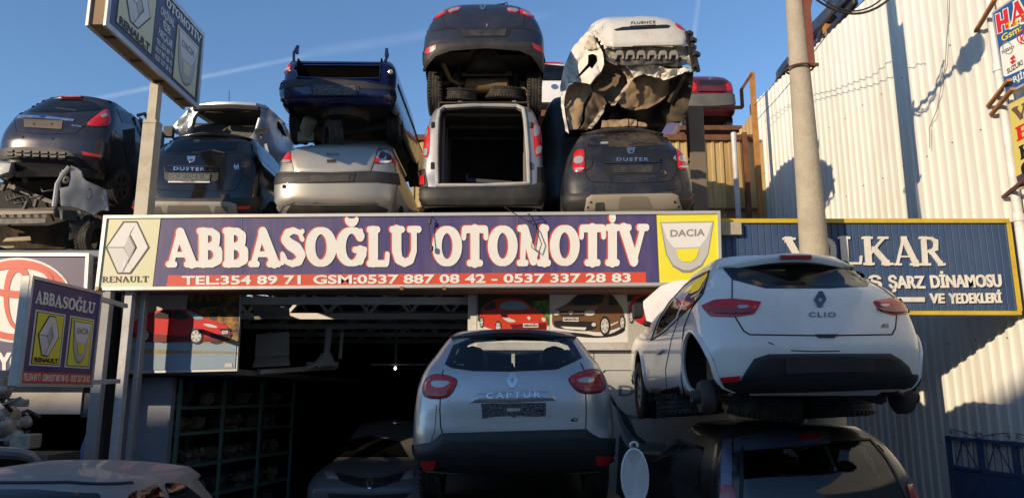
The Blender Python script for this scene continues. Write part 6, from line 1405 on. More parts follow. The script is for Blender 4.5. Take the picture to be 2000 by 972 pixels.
m = MB(); a, b_ = at(907, 168, 10.7), at(994, 167, 10.7); m.lathe([(.02, 0), (.10, .01), (.115, .03), (.115, (b_ - a).length - .03), (.10, (b_ - a).length - .01), (.02, (b_ - a).length)], a, (b_ - a), 20); m.build('muffler', mat('rusty muffler steel', (.24, .15, .07), .6, .5, dirt=.8, dirtcol=(.10, .06, .03), dscale=6), c.root)
m = MB(); m.tube([at(864, 124, 10.45), at(872, 140, 10.5), at(880, 157, 10.6), at(895, 164, 10.68), at(910, 166, 10.7)], .034, 10); m.tube([at(990, 160, 10.75), at(1010, 150, 11.2), at(1000, 140, 12.4)], .03, 8); m.build('exhaust_pipe', MATS['rusty muffler steel'], c.root)
m = MB(); m.hexa([at(901, 150, 10.75), at(1002, 148, 10.75), at(1000, 148, 11.0), at(903, 150, 11.0), at(902, 140, 10.75), at(1001, 138, 10.75), at(999, 139, 11.0), at(904, 141, 11.0)]); m.build('heat_shield', mat('dull aluminium sheet', (.34, .32, .28), .55, .5, dirt=.8), c.root, bevel=.02)
m = MB(); m.bar(at(850, 165, 10.9), at(1040, 165, 10.9), .09, .07); m.bar(at(858, 150, 10.8), at(858, 185, 10.8), .10, .06); m.bar(at(1018, 170, 10.75), at(1032, 190, 10.75), .14, .05); m.bar(at(866, 192, 10.8), at(880, 182, 10.8), .08, .05); m.build('rear_axle', mat('brown dusty steel', (.20, .15, .09), .8, dirt=.7), c.root)
m = MB(); m.lathe([(.02, -.14), (.30, -.14), (.36, -.05), (.40, .1), (.02, .12)], at(950, 128, 10.75), (0, .25, 1), 24); m.build('spare_wheel_well', BELLY, c.root)
for sx in (-1, 1): MB().lathe([(.05, -.14), (.055, .16)], Vector((c.X + sx * .48, 10.85, zz - .05)), (0, 0, 1), 10).build('coil_spring', SOOT, c.root)
m = MB(); m.tube([at(898, 128, 10.4), at(896, 150, 10.5), at(897, 172, 10.55)], .006, 5); m.build('hanging_wire', BLACKPL, c.root)
MB().hexa([(c.X - .66, 11.4, c.z1 - .04), (c.X + .66, 11.4, c.z1 - .04), (c.X + .66, 14.0, c.z1 - .1), (c.X - .66, 14.0, c.z1 - .1), (c.X - .5, 11.9, c.z1 + .22), (c.X + .5, 11.9, c.z1 + .22), (c.X + .5, 13.0, c.z1 + .22), (c.X - .5, 13.0, c.z1 + .22)]).build('cabin', GLASSD, c.root, bevel=.05)
m = MB(); m.tube([at(970, 10, 10.55), at(985, 8, 10.6), at(990, 5, 10.6), at(992, 13, 10.6)], .012, 6); m.build('loose_cable', BLACKPL, c.root)

# ---- grey off-road car, right
DGR = paint('dusty graphite paint', (.018, .020, .025), .2, .3, .35, .45, (.20, .15, .10), spec=.3)
c = Car('grey_off_road_car', 'dusty graphite off-road car with both tail lights, under the crumpled white saloon', 'car', 1231, 9.7, 4.2,
        [(418, .80, .12), (403, .86, .04), (384, .905, .0), (355, .905, .02), (330, .885, .06), (307, .85, .12), (290, .80, .19), (276, .73, .31), (263, .66, .43), (255, .60, .54)], DGR, n=3.0, base=DECK)
c.patch('rear_window', [(1147, 286), (1152, 272), (1168, 258), (1200, 254.5), (1231, 254), (1275, 256), (1295, 260), (1306, 272), (1300, 284), (1231, 288)], GLASSDUST, .006)
c.lip('spoiler', .60, 10.15, at(1228, 249.5, 10.2).z, .3, .06, .06, .12, DGR)
c.line('wiper', [(1228, 284), (1250, 280), (1290, 283)], TRIMC, .012); c.patch('window_sticker', [(1173, 278), (1188, 277.5), (1188, 281.5), (1173, 282)], CLEAR, .009)
c.patch('plate_recess', [(1179, 310), (1185, 306), (1283, 305), (1290, 309), (1291, 328), (1281, 340), (1190, 342), (1182, 338)], TRIMC, .006); c.patch('plate_bar', [(1178, 310), (1183, 306.5), (1284, 306), (1290, 309), (1288, 319), (1180, 321)], DGR, .022, pillow=.008); c.patch('plate_mount', [(1194, 324), (1276, 323), (1272, 337), (1198, 338)], PLATE, .012)
c.text('lettering', 'DUSTER', [(1204, 311.5), (1266, 311), (1266, 317), (1204, 317.5)], CHROME, .036, .03, 1.25); c.badge(1232.5, 295, 17, 12, kind='shield')
for P_, l1, l2 in (([(1119, 334), (1120, 308), (1124, 294), (1141, 291), (1142, 310), (1142, 335), (1126, 337)], [(1122, 308), (1140, 306), (1140, 320), (1122, 321)], [(1123, 329), (1141, 328), (1141, 333), (1124, 334)]), ([(1322, 289), (1333, 288), (1341, 300), (1344, 312), (1344, 331), (1324, 331), (1323, 310)], [(1325, 304), (1340, 304), (1342, 317), (1325, 317)], [(1326, 325), (1343, 325), (1343, 329), (1326, 329)])): c.lamp(P_, lens=[l1, l2])
c.line('tailgate_seam', [(1143, 288), (1143, 335), (1146, 345), (1154, 355), (1231, 358), (1308, 354), (1318, 344), (1322, 331), (1318, 290)], SEAM, .006); c.line('lamp_crease', [(1143, 300), (1156, 302), (1158, 312), (1156, 325), (1144, 334)], DGR, .012)
c.patch('bumper', [(1099, 384), (1108, 378), (1231, 377), (1350, 373), (1362, 376), (1361, 394), (1348, 408), (1231, 418), (1115, 414), (1100, 398)], TRIM, .012, pillow=.02, edge=8)
c.patch('skid_plate', [(1142, 410), (1146, 388), (1155, 382), (1231, 380), (1310, 379), (1322, 383), (1330, 408), (1231, 415)], mat('tan dusty plastic', (.27, .235, .18), .6, dirt=.5), .04, pillow=.015, edge=4)
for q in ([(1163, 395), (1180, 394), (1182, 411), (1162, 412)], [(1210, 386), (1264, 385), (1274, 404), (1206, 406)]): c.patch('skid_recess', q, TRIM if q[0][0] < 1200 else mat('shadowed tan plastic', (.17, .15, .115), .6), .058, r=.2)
for x, y in ((1149, 403), (1322, 402), (1315, 394), (1155, 394)): c.patch('bolt', ell(x, y, 2, 2, 10), SEAM, .06)
for q in ([(1117, 390), (1144, 387), (1144, 393), (1120, 394)], [(1329, 385), (1348, 385), (1345, 391), (1330, 391)]): c.patch('reflector', q, LENS, .03)
c.text('model_badge', '4', [(1314, 304), (1320, 304), (1321, 314), (1315, 314)], CLEAR, .006, .02)
c.line('scratch', [(1290, 338), (1298, 334), (1302, 341), (1294, 345)], PLATE, .014); c.patch('tow_cover', [(1306, 366), (1320, 365), (1320, 370), (1306, 371)], TRIMC, .012)
zb = c.z1 - .42; c.side_glass(zb, zb + .34, 10.2, 12.6)
for y in (10.6, 13.1):
    for sx in (-1, 1): c.wheel(c.X + sx * .8, y, DECK + .33, .33, .21, face=sx)
for sd in ('left', 'right'): c.arch(10.6, DECK + .35, .4, sd); c.arch(13.1, DECK + .35, .4, sd)
c.belly()

# ---- crumpled white saloon
WCR = paint('cream white dusty paint', (.66, .63, .56), 0, .5, .35, .4, (.26, .19, .12))
def crush(p):
    dx = p.x - 1.86; t = max(0, min(1, (-dx - .35) / .5)) * max(0, min(1, (12.2 - p.y) / 1.2))
    if t > 0:
        k = noise.noise(p * 3.1) + .6 * abs(noise.noise(p * 6.3)); p.y += t * (.30 + .35 * k); p.x += t * (.10 + .18 * noise.noise(p * 4 + Vector((7, 1, 2)))); p.z += t * .08 * noise.noise(p * 5)
    return p
c = Car('crumpled_white_saloon', 'white saloon with a smashed left rear quarter and no bumper, on the graphite off-road car', 'car', 1246, 10.4, 4.5,
        [(178, .80, .45), (150, .85, .22), (128, .87, .12), (105, .88, .08), (90, .88, .0), (72, .87, .03), (56, .82, .08), (46, .76, .16), (38, .69, .28), (33, .62, .8)], WCR, n=3.2, mod=crush, cut=lambda q: inside(proj(q), [(1150, 62), (1168, 78), (1182, 94), (1332, 90), (1358, 92), (1366, 200), (1100, 300), (1080, 180), (1110, 110)]) and q.y < 11.3)
print('white', c.X, c.z0, c.z1)
c.patch('boot_lid', [(1150, 55), (1164, 50), (1200, 40), (1250, 34), (1310, 37), (1338, 42), (1344, 62), (1340, 78), (1332, 89), (1260, 90), (1184, 92), (1178, 78), (1166, 70)], WCR, .02, pillow=.015, edge=5)
c.lamp([(1314, 46), (1330, 44.5), (1342, 52), (1345, 66), (1330, 64), (1318, 58)], dark=[[(1318, 49), (1330, 47), (1338, 53), (1324, 54)]], off=.03)
c.patch('lamp_hole', [(1161, 60), (1166, 54), (1180, 53), (1184, 60), (1176, 69), (1166, 68)], WELL, .03, smooth=1); c.patch('lid_strip', [(1199, 62), (1216, 57), (1300, 53), (1308, 55), (1304, 59), (1240, 62), (1203, 64)], mat('dark green chrome', (.05, .06, .055), .2, .6), .042)
c.patch('strip_gap', [(1229, 56), (1279, 53.5), (1279, 58), (1229, 60)], TRIMC, .05)
c.text('lettering', 'FLUENCE', [(1232, 47.5), (1279, 45.5), (1279, 50.5), (1232, 52.5)], SOOT, .042, .02, 1.2); c.badge(1252, 38.5, 12, 9, m=SOOT)
c.line('lid_crease', [(1186, 72), (1200, 68), (1215, 74), (1220, 88)], WCR, .012)
TORN = mat('torn white sheet metal', (.74, .69, .60), .4, dirt=.35, dirtcol=(.34, .26, .17), dscale=7); TANM = mat('cream torn metal edge', (.52, .44, .32), .55, dirt=.7, dirtcol=(.26, .17, .09), dscale=5); BRD = mat('dark brown underseal', (.13, .09, .055), .85, dirt=.6, dirtcol=(.20, .14, .085), dscale=3, bump=.5, bscale=18)
torn('torn_quarter_panel', [(1149, 60, 10.66), (1134, 76, 10.85), (1120, 90, 10.8), (1108, 115, 10.82), (1101, 135, 10.84), (1094, 170, 10.84), (1096, 207, 10.8), (1105, 258, 10.75), (1112, 263, 10.72), (1107, 240, 10.74), (1101.5, 207, 10.76), (1103, 190, 10.76), (1110, 167, 10.8), (1122, 159, 10.72), (1152, 167, 10.55), (1162, 156, 10.5), (1173, 143, 10.5), (1179, 127, 10.5), (1177, 105, 10.5), (1172, 92, 10.5), (1160, 71, 10.55)], TORN, c.root, .06, 2.6, 3, 2.4, holes=[[(1149, 109), (1157, 106), (1165, 109), (1167, 119), (1157, 137), (1152, 133), (1134, 150), (1124, 155), (1138, 139), (1147, 127)]])
torn('torn_cavity', [(1140, 100, 10.8), (1172, 100, 10.75), (1172, 125, 10.75), (1160, 145, 10.75), (1124, 160, 10.95), (1118, 152, 11.0)], TRIMC, c.root, .05, 7, 9, 3)
torn('inner_dent', [(1140, 95, 10.62), (1151, 68, 10.6), (1158, 72, 10.58), (1166, 94, 10.5), (1156, 98, 10.56)], TANM, c.root, .03, 6, 5, 2.4)
torn('wheel_house', [(1101, 191, 10.95), (1110, 167, 11.0), (1125, 162, 11.0), (1154, 169, 10.95), (1158, 180, 10.9), (1146, 194, 10.85), (1139, 207, 10.85), (1137, 234, 10.85), (1129, 253, 10.8), (1114, 255, 10.8), (1106, 223, 10.85)], BELLYB, c.root, .05, 2.4, 21, 3, ang=50)
torn('side_sill_tear', [(1158, 178, 10.85), (1152, 196, 10.8), (1144, 214, 10.78), (1142, 236, 10.75), (1132, 254, 10.72), (1146, 256, 10.8), (1160, 240, 10.85), (1172, 222, 10.9), (1184, 204, 10.95), (1176, 188, 10.95)], BRD, c.root, .06, 2.6, 27, 3, ang=50)
torn('fuel_tank_shield', [(1157, 175, 11.0), (1168, 158, 11.05), (1178, 144, 11.05), (1200, 131, 11.0), (1214, 138, 10.95), (1222, 154, 10.9), (1222, 172, 10.9), (1202, 192, 10.9), (1195, 206, 10.95), (1181, 193, 11.0), (1163, 186, 11.0)], BRD, c.root, .05, 2.2, 33, 3, ang=60)
torn('torn_floor_edge', [(1213, 133, 10.7), (1224, 150, 10.7), (1226, 164, 10.7), (1213, 180, 10.72), (1203, 193, 10.75), (1193, 206, 10.8), (1201, 206, 10.8), (1212, 190, 10.75), (1222, 178, 10.72), (1238, 156, 10.72), (1238, 138, 10.72), (1228, 134, 10.7)], TANM, c.root, .06, 6, 7, 2.4)
torn('torn_floor_strip', [(1182, 206, 10.72), (1172, 218, 10.7), (1164, 230, 10.7), (1148, 251, 10.7), (1155, 252, 10.7), (1168, 236, 10.7), (1180, 218, 10.72)], TANM, c.root, .05, 7, 11, 2.4)
torn('rear_panel', [(1222, 131, 10.52), (1244, 127, 10.5), (1266, 124, 10.5), (1290, 131, 10.5), (1309, 136, 10.5), (1340, 134, 10.5), (1357, 132, 10.55), (1357, 139, 10.55), (1338, 141, 10.55), (1332, 145, 10.55), (1321, 148, 10.6), (1296, 158, 10.65), (1291, 153, 10.65), (1276, 150, 10.62), (1258, 146, 10.62), (1239, 153, 10.62), (1230, 138, 10.58)], TORN, c.root, .045, 5, 15, 2.4)
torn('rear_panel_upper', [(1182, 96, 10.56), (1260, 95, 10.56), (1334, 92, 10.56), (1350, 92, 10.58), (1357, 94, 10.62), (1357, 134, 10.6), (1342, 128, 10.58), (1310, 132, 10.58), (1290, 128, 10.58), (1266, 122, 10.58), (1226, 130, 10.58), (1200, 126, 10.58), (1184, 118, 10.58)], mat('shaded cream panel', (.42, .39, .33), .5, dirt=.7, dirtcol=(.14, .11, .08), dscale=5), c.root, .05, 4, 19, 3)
torn('crash_bar', [(1190, 114, 10.47), (1260, 113, 10.44), (1332, 112, 10.47), (1330, 122, 10.47), (1260, 127, 10.44), (1224, 129, 10.46), (1192, 122, 10.47)], SOOT, c.root, .03, 4, 2, 3)
m = MB()
for k in range(6):
    x0 = 1200.5 + k * 21.2
    for P_ in ([(x0, 116, 10.40), (x0 + 3, 100, 10.42), (x0 + 8, 99, 10.42), (x0 + 4, 116, 10.40)], [(x0 + 2.5, 108, 10.41), (x0 + 5.5, 98.5, 10.41), (x0 + 14.5, 98, 10.41), (x0 + 17, 107.5, 10.41)], [(x0 + 14, 99, 10.42), (x0 + 17, 100, 10.42), (x0 + 19, 115, 10.40), (x0 + 15, 115, 10.40)]):
        Q = [at(*q) for q in P_]; n = Vector((0, .16, 0)); m.hexa([Q[0], Q[1], Q[2], Q[3], Q[0] + n, Q[1] + n, Q[2] + n, Q[3] + n])
m.build('crash_foam', mat('grey crash foam', (.24, .225, .20), .8, dirt=.5), c.root, bevel=.006)
m = MB()
for (x, y, w_) in ((1349, 66, .05), (1354, 80, .09), (1356, 92, .03), (1360, 108, .11), (1361, 131, .05)): m.bar(at(x - 5, y - 3, 10.5), at(x + 3, y + 2, 10.55), w_, .06)
m.bar(at(1346, 64, 10.55), at(1364, 140, 10.55), .06, .05); m.bar(at(1340, 62, 10.5), at(1356, 140, 10.55), .035, .04); m.build('bumper_bracket', BLACKPL, c.root)
torn('spare_wheel_well', [(1205, 190, 10.95), (1222, 170, 10.9), (1237, 155, 10.85), (1250, 152, 10.82), (1280, 153, 10.85), (1307, 154, 10.9), (1308, 182, 11.0), (1290, 199, 11.0), (1264, 213, 10.98), (1239, 216, 10.98), (1215, 210, 10.98), (1205, 201, 10.98)], mat('brown spare wheel well', (.22, .15, .09), .8, dirt=.6, dirtcol=(.32, .235, .145), dscale=3.5, bump=.3, bscale=14), c.root, .05, 2.0, 23, 3, ang=60)
torn('right_wheel_house', [(1310, 150, 10.9), (1334, 144, 10.8), (1356, 141, 10.7), (1354, 170, 10.9), (1346, 205, 11.0), (1336, 236, 11.1), (1300, 244, 11.3), (1290, 205, 11.3), (1308, 184, 11.1)], BELLY, c.root, .08, 2.4, 29, 4, ang=60)
for P_ in ([(1176, 236, 10.75), (1226, 233, 10.75), (1227, 247, 10.72), (1174, 250, 10.72)], [(1228, 234, 10.76), (1243, 234, 10.76), (1244, 247, 10.73), (1229, 247, 10.73)], [(1246, 238, 10.77), (1262, 242, 10.77), (1264, 248, 10.74), (1246, 248, 10.74)]): torn('floor_box_section', P_, BELLYB, c.root, .03, 5, 3, 3, th=.08)
crumple('torn_floor', [(1206, 150), (1240, 146), (1300, 148), (1346, 138), (1352, 168), (1344, 210), (1330, 240), (1290, 250), (1240, 246), (1200, 248), (1184, 240), (1200, 200)], 11.5, BELLY, c.root, .22, 1.8, seed=31, step=5)
MB().bar(at(1336, 146, 10.75), at(1308, 200, 11.05), .07, .06).build('chassis_rail', BELLY, c.root)
zb = c.z0; c.belly(.9, c.z0 + .06)
# ---- plum hatchback at the far left
PLM = paint('dark plum grey paint', (.030, .028, .035), .4, .15, .22, .6, spec=.3)
ND = at(100, 489, 9.2).z
win = [(26, 212), (34, 202), (45, 196), (95, 191), (150, 194), (178, 199), (201, 211), (190, 216), (120, 220), (60, 219)]
c = Car('plum_hatchback', 'dark plum hatchback with chrome strip and torn bumper underside at the left edge', 'car', 92, 11.0, 3.9,
        [(345, .78, .16), (325, .83, .06), (300, .86, .0), (275, .865, .0), (255, .86, .03), (240, .84, .08), (226, .81, .16), (212, .74, .30), (200, .66, .44), (191, .59, .55)], PLM, n=3.0)
c.patch('rear_window', win, GLASSD, .005); c.lip('spoiler', .58, 11.5, at(105, 185, 11.5).z, .34, .08, .05, .14, PLM)
zq = at(110, 186.5, 11.5).z; MB().box((c.X - .19, 11.485, zq - .03), (c.X + .16, 11.52, zq - .005)).build('brake_light', LENS, c.root)
c.line('wiper', [(86, 213), (110, 211), (150, 216)], TRIMC, .015)
c.patch('chrome_strip', [(30, 225), (85, 227), (146, 234), (143, 238), (85, 232), (32, 230)], CHROME, .014); o = c.badge(84, 228.5, 17, 7, kind='oval'); c.patch('inset', ell(84, 228.5, 7, 2.8, 20), mat('blue enamel', (.01, .04, .2), .3), .018, parent=o, step=2)
c.patch('number_plate', [(47, 233), (123, 237), (121, 253), (48, 249)], mat('brown dusty plate', (.10, .075, .055), .6, dirt=.6), .012); 
for x in (67, 102): c.patch('plate_screw', ell(x, 243, 2, 2, 10), BLACKPL, .018)
c.text('model_badge', 'esta', [(140, 243), (159, 245), (159, 249), (140, 247)], CHROME, .01, .02)
c.lamp([(166, 245), (184, 229), (203, 215), (212, 214), (216, 228), (217, 242), (207, 247), (185, 247)], lens=[[(196, 226), (208, 222), (210, 229), (198, 232)]])
c.line('tailgate_seam', [(26, 222), (28, 235), (32, 257), (85, 262), (148, 261), (160, 250), (166, 245)], SEAM, .006)
c.line('bumper_seam', [(166, 247), (190, 249), (206, 248)], SEAM, .005)
c.patch('reflector', [(159, 296), (197, 303), (195, 308), (163, 303)], LENS, .012)
c.patch('sensor', ell(45, 268, 2, 2, 10), SEAM, .006); c.patch('sensor', ell(103, 271, 2, 2, 10), SEAM, .006)
c.patch('torn_lower_bumper', [(-10, 300), (8, 290), (40, 287), (100, 290), (135, 296), (152, 308), (164, 326), (150, 322), (130, 314), (90, 308), (30, 308), (0, 314)], TRIM, .02)
m = MB()
for k in range(7):
    for j in range(2): p = at(20 + k * 17, 295 + j * 7 + k * .8, 10.9); m.box(p - Vector((.05, .02, .018)), p + Vector((.05, .03, .018)))
m.build('bumper_honeycomb', TRIMC, c.root)
m = MB(); m.hexa([at(20, 322, 11.2), at(112, 326, 11.2), at(112, 326, 11.6), at(20, 322, 11.6), at(22, 312, 11.2), at(108, 315, 11.2), at(108, 315, 11.6), at(22, 312, 11.6)]); m.build('heat_shield', mat('dull aluminium sheet', None), c.root, bevel=.02)
MB().lathe([(.02, 0), (.13, .02), (.14, .5), (.14, 1.1), (.02, 1.12)], at(5, 338, 11.6), (1, .05, 0), 16).build('fuel_tank', BELLYB, c.root)
zb = c.z1 - .40
c.side_glass(zb, zb + .30, 11.6, 13.9, sides=('left',))
c.patch('side_window', [(228, 214), (262, 224), (266, 244), (238, 240)], GLASSD, .006)
c.patch('door_opening', [(240, 254), (263, 250), (264, 300), (250, 320), (243, 290)], WELL, .006)
m = MB(); a = at(292, 222, 12.2); P = [at(*p) for p in ((268, 226, 12.6), (282, 222, 12.6), (300, 245, 12.7), (318, 262, 12.8))]; m.tube(P, .035, 7); m.tube([at(262, 236, 12.6), at(300, 340, 12.7)], .03, 6); m.tube([at(318, 262, 12.8), at(316, 320, 12.8)], .03, 6)
m.hexa([at(268, 272, 12.6), at(316, 272, 12.8), at(316, 272, 12.85), at(268, 272, 12.65), at(272, 228, 12.6), at(312, 258, 12.8), at(312, 258, 12.85), at(272, 228, 12.65)]); m.hexa([at(270, 350, 12.6), at(316, 330, 12.8), at(316, 330, 12.85), at(270, 350, 12.65), at(268, 272, 12.6), at(316, 272, 12.8), at(316, 272, 12.85), at(268, 272, 12.65)]); m.build('open_door', PLM, c.root)
c.patch('front_fold', [(232, 340), (262, 320), (266, 360), (250, 366)], WELL, .004)
c.wheel(c.X + .78, 11.75, c.z0 + .0, .3, .19, face=1, hub=SOOT); c.arch(11.75, c.z0 + .06, .36, 'right'); c.belly(.25, c.z0 + .12)
c.wheel(c.X + .78, 14.1, c.z0 + .0, .3, .19, face=1, hub=SOOT)

# ---- silver cut shell under the plum hatchback
SLW = paint('grey silver paint', (.42, .41, .39), .35, .2, .4, .5)
w = thing('silver_cut_shell', 'silver cut up rear shell with bare floor and one quarter panel, under the plum hatchback', 'car wreck', tuple(at(60, 488, 10.9)))
YW = 10.75
def px3(P, Y=YW): return [at(p[0], p[1], p[2] if len(p) > 2 else Y) for p in P]
def panel(name, P, m_, th=.03, par=None, sub=5):      # bent sheet through photo corners with depth per corner
    Q = px3(P); V, Fc = tri2d([[p[:2] for p in P]], (), 5); out = []
    for v in V:
        ws = [(1 / (140 + (v[0] - p[0]) ** 2 + (v[1] - p[1]) ** 2), p[2] if len(p) > 2 else YW) for p in P]; y = sum(a * b_ for a, b_ in ws) / sum(a for a, _ in ws); out.append(at(v[0], v[1], y))
    n = len(out); cnt = {}
    for f in Fc:
        for i in range(len(f)): e = (f[i], f[(i + 1) % len(f)]); k = tuple(sorted(e)); cnt[k] = None if k in cnt else e
    B = [p + Vector((0, th, 0)) for p in out]; fs = [list(f) for f in Fc] + [[i + n for i in f][::-1] for f in Fc] + [[e[0], e[1], e[1] + n, e[0] + n] for e in cnt.values() if e]
    return MB().raw(out + B, fs).build(name, m_, par, angle=45)
panel('quarter_panel', [(138, 323, 10.7), (150, 328, 10.8), (158, 334, 10.8), (161, 346, 10.82), (168, 353, 10.85), (188, 361, 10.95), (207, 370, 11.15), (210, 394, 11.15), (211, 411, 11.12), (196, 410, 11.0), (182, 420, 10.92), (164, 411, 10.82), (142, 404, 10.75), (119, 402, 10.6), (117, 380, 10.6), (118, 367, 10.6), (134, 364, 10.65), (138, 350, 10.7)], SLW, .04, w)
m = MB(); m.tube([at(174 + 6 * math.cos(R(a)), 379 + 11 * math.sin(R(a)), 10.86) for a in range(0, 360, 20)], .005, 4, closed=True); m.build('fuel_flap_seam', SEAM, w)
m = MB(); m.tube(px3([(136, 326, 10.75), (124, 340, 10.75), (112, 360, 10.72), (108, 390, 10.7), (106, 404, 10.7)]), .035, 7); m.tube(px3([(124, 332, 10.8), (117, 352, 10.8), (116, 372, 10.8)]), .02, 6); m.build('pillar_flange', SLW, w)
m = MB(); p = at(130, 352, 10.75); m.lathe([(.01, -.02), (.05, -.02), (.06, .02), (.02, .03)], p, (0, -1, 0), 12); m.box(at(114, 352, 10.85), at(136, 338, 10.9)); m.build('lamp_mount', BLACKPL, w)
m = MB(); m.hexa(px3([(-40, 424), (108, 418), (118, 418, 11.2), (-40, 424, 11.2), (-40, 411), (106, 409), (112, 405, 11.2), (-40, 408, 11.2)])); m.build('rear_sill', mat('cream dusty metal', (.27, .225, .16), .6, dirt=.6), w, bevel=.02)
m = MB()
m.hexa(px3([(-40, 440, 10.65), (90, 437, 10.65), (90, 437, 10.75), (-40, 440, 10.75), (-40, 427, 10.65), (91, 425, 10.65), (91, 425, 10.75), (-40, 427, 10.75)])); m.build('bumper_beam', SOOT, w, bevel=.012)
m = MB(); [m.hexa(px3([(x, 425, 10.68), (x + 9, 425, 10.68), (x + 9, 425, 10.8), (x, 425, 10.8), (x, 418, 10.68), (x + 9, 418, 10.68), (x + 9, 418, 10.8), (x, 418, 10.8)])) for x in range(-30, 90, 16)]; m.build('beam_brackets', BLACKPL, w)
panel('floor_pan', [(-40, 441, 10.9), (94, 440, 10.9), (130, 430, 11.2), (190, 425, 11.8), (196, 470, 11.8), (120, 486, 11.2), (-40, 484, 11.0)], BELLY, .06, w)
m = MB(); [m.bar(at(122, 414 + k * 6, 10.72), at(150, 415 + k * 6.5, 10.85), .03, .05) for k in range(3)]; m.build('air_vent', BLACKPL, w)
panel('vent_surround', [(116, 408, 10.72), (156, 412, 10.95), (164, 420, 11.0), (158, 430, 11.0), (118, 428, 10.75)], SLW, .03, w)
panel('torn_bumper_corner', [(134, 424, 10.8), (170, 420, 11.05), (180, 416, 11.1), (172, 446, 11.0), (156, 466, 10.95), (134, 468, 10.85), (136, 450, 10.85)], TRIM, .05, w)
m = MB(); m.hexa(px3([(6, 472, 10.75), (62, 470, 10.75), (62, 470, 10.8), (4, 472, 10.8), (12, 464, 10.75), (60, 461, 10.75), (60, 461, 10.8), (12, 464, 10.8)])); m.hexa(px3([(-20, 488, 10.7), (30, 484, 10.7), (30, 484, 10.8), (-20, 488, 10.8), (-20, 481, 10.7), (28, 479, 10.7), (28, 479, 10.8), (-20, 481, 10.8)])); m.build('cut_brackets', mat('rusty tan plate', (.34, .26, .16), .7, dirt=.7), w, bevel=.01)
m = MB(); m.hexa(px3([(-40, 350, 11.8), (110, 352, 11.8), (110, 352, 11.9), (-40, 350, 11.9), (-40, 330, 11.8), (116, 340, 11.8), (116, 340, 11.9), (-40, 330, 11.9)])); m.bar(at(15, 362, 11.4), at(110, 398, 11.3), .12, .06); m.bar(at(4, 372, 11.2), at(14, 352, 11.2), .06, .05); m.bar(at(48, 408, 10.9), at(54, 394, 10.9), .07, .03); m.bar(at(68, 404, 11.2), at(72, 390, 11.2), .06, .04); m.build('inner_struts', SOOT, w)
m = MB(); m.hexa(px3([(-20, 352, 10.9), (20, 338, 10.9), (32, 345, 11.1), (-20, 352, 11.1), (-20, 312, 10.9), (26, 316, 10.9), (30, 318, 11.1), (-20, 312, 11.1)])); m.build('light_blue_panel', mat('light blue grey paint', (.14, .19, .24), .4, dirt=.5), w, bevel=.03)
m = MB()
for x in (-7.2, -6.9, -6.55): m.box((x, 10.9, ND), (x + .2, 11.3, ND + .3))
m.box((-11, 12.2, ND), (-6.05, 12.4, at(60, 356, 12.2).z)); m.box((-6.05, 12.25, ND), (-5.2, 12.4, at(60, 420, 12.2).z)); m.build('dark_bulkhead', CABIN, w)
m = MB(); r_ = random.Random(3)
for k in range(16):
    p = at(r_.uniform(-30, 120), r_.uniform(362, 480), r_.uniform(11.0, 11.9)); q = p + Vector((r_.uniform(-.5, .5), r_.uniform(-.2, .2), r_.uniform(-.12, .2))); m.bar(p, q, r_.uniform(.03, .10), r_.uniform(.02, .06))
for k in range(7):
    p = at(r_.uniform(-20, 110), r_.uniform(365, 405), 11.3); m.tube([p, p + Vector((.1, -.1, -.1)), p + Vector((.25, -.05, -.05)), p + Vector((.3, .05, -.22))], .018, 6)
m.build('loose_wreckage', SOOT, w, bevel=.006)
tag(wheel('loose_tyre', at(184, 470, 11.2), .3, .2, Vector((1, -.15, 0)), None, rim=False, origin=tuple(at(184, 470, 11.2))), 'tyre standing under the silver cut shell beside the long sign', 'tyre', 'loose tyres between stacked cars')
p = at(128, 486, 10.4); o = MB().lathe([(.02, 0), (.12, 0), (.13, .03), (.06, .05), (.05, .09), (.02, .1)], Vector((p.x, p.y, ND)), (0, 0, 1), 20).build('brake_disc', SOOT, None, origin=(p.x, p.y, ND)); tag(o, 'grimy brake disc lying on the roof edge under the silver shell', 'brake disc')

# ---- stripped silver shell behind the black off-road car
YS2 = 12.2
SHL = paint('pale silver shell paint', (.50, .52, .53), .45, .35, .4, .5)
w = thing('stripped_silver_shell', 'pale silver stripped car shell, open at the rear, behind the black off-road car', 'car wreck', tuple(at(440, 400, YS2 + 1)))
YW = YS2
R0 = [(372, 212, 12.3), (384, 204, 12.2), (420, 199.5, 12.1), (460, 198.5, 12.1), (500, 201, 12.15), (522, 208, 12.3)]
m = MB(); A = px3(R0); Bk = [Vector((p.x * .98 - .05, p.y + 1.05, p.z + .05)) for p in A]
vs = A + Bk + [p - Vector((0, 0, .05)) for p in A] + [p - Vector((0, 0, .05)) for p in Bk]; k = 6
m.raw(vs, [[i, i + 1, k + i + 1, k + i] for i in range(5)] + [[2 * k + i, 3 * k + i, 3 * k + i + 1, 2 * k + i + 1] for i in range(5) if i not in (2, 3)] + [[i, 2 * k + i, 2 * k + i + 1, i + 1] for i in range(5)]); m.build('roof_panel', SHL, w)
m = MB(); m.tube(px3([(380, 213, 12.15), (400, 211, 12.1), (450, 210, 12.08), (505, 213, 12.15)]), .055, 7); m.build('roof_lining_edge', CABIN, w)
MB().hexa([A[1] + Vector((0, .1, -.12)), A[4] + Vector((0, .1, -.12)), Bk[4] + Vector((0, 0, -.10)), Bk[1] + Vector((0, 0, -.10)), A[1] + Vector((0, .1, -.07)), A[4] + Vector((0, .1, -.07)), Bk[4] + Vector((0, 0, -.06)), Bk[1] + Vector((0, 0, -.06))]).build('headlining', CABIN, w)
panel('left_pillar', [(330, 256, 12.5), (345, 238, 12.4), (366, 216, 12.3), (384, 204, 12.2), (392, 212, 12.2), (380, 226, 12.25), (374, 248, 12.3), (372, 262, 12.3), (350, 262, 12.4)], SHL, .10, w)
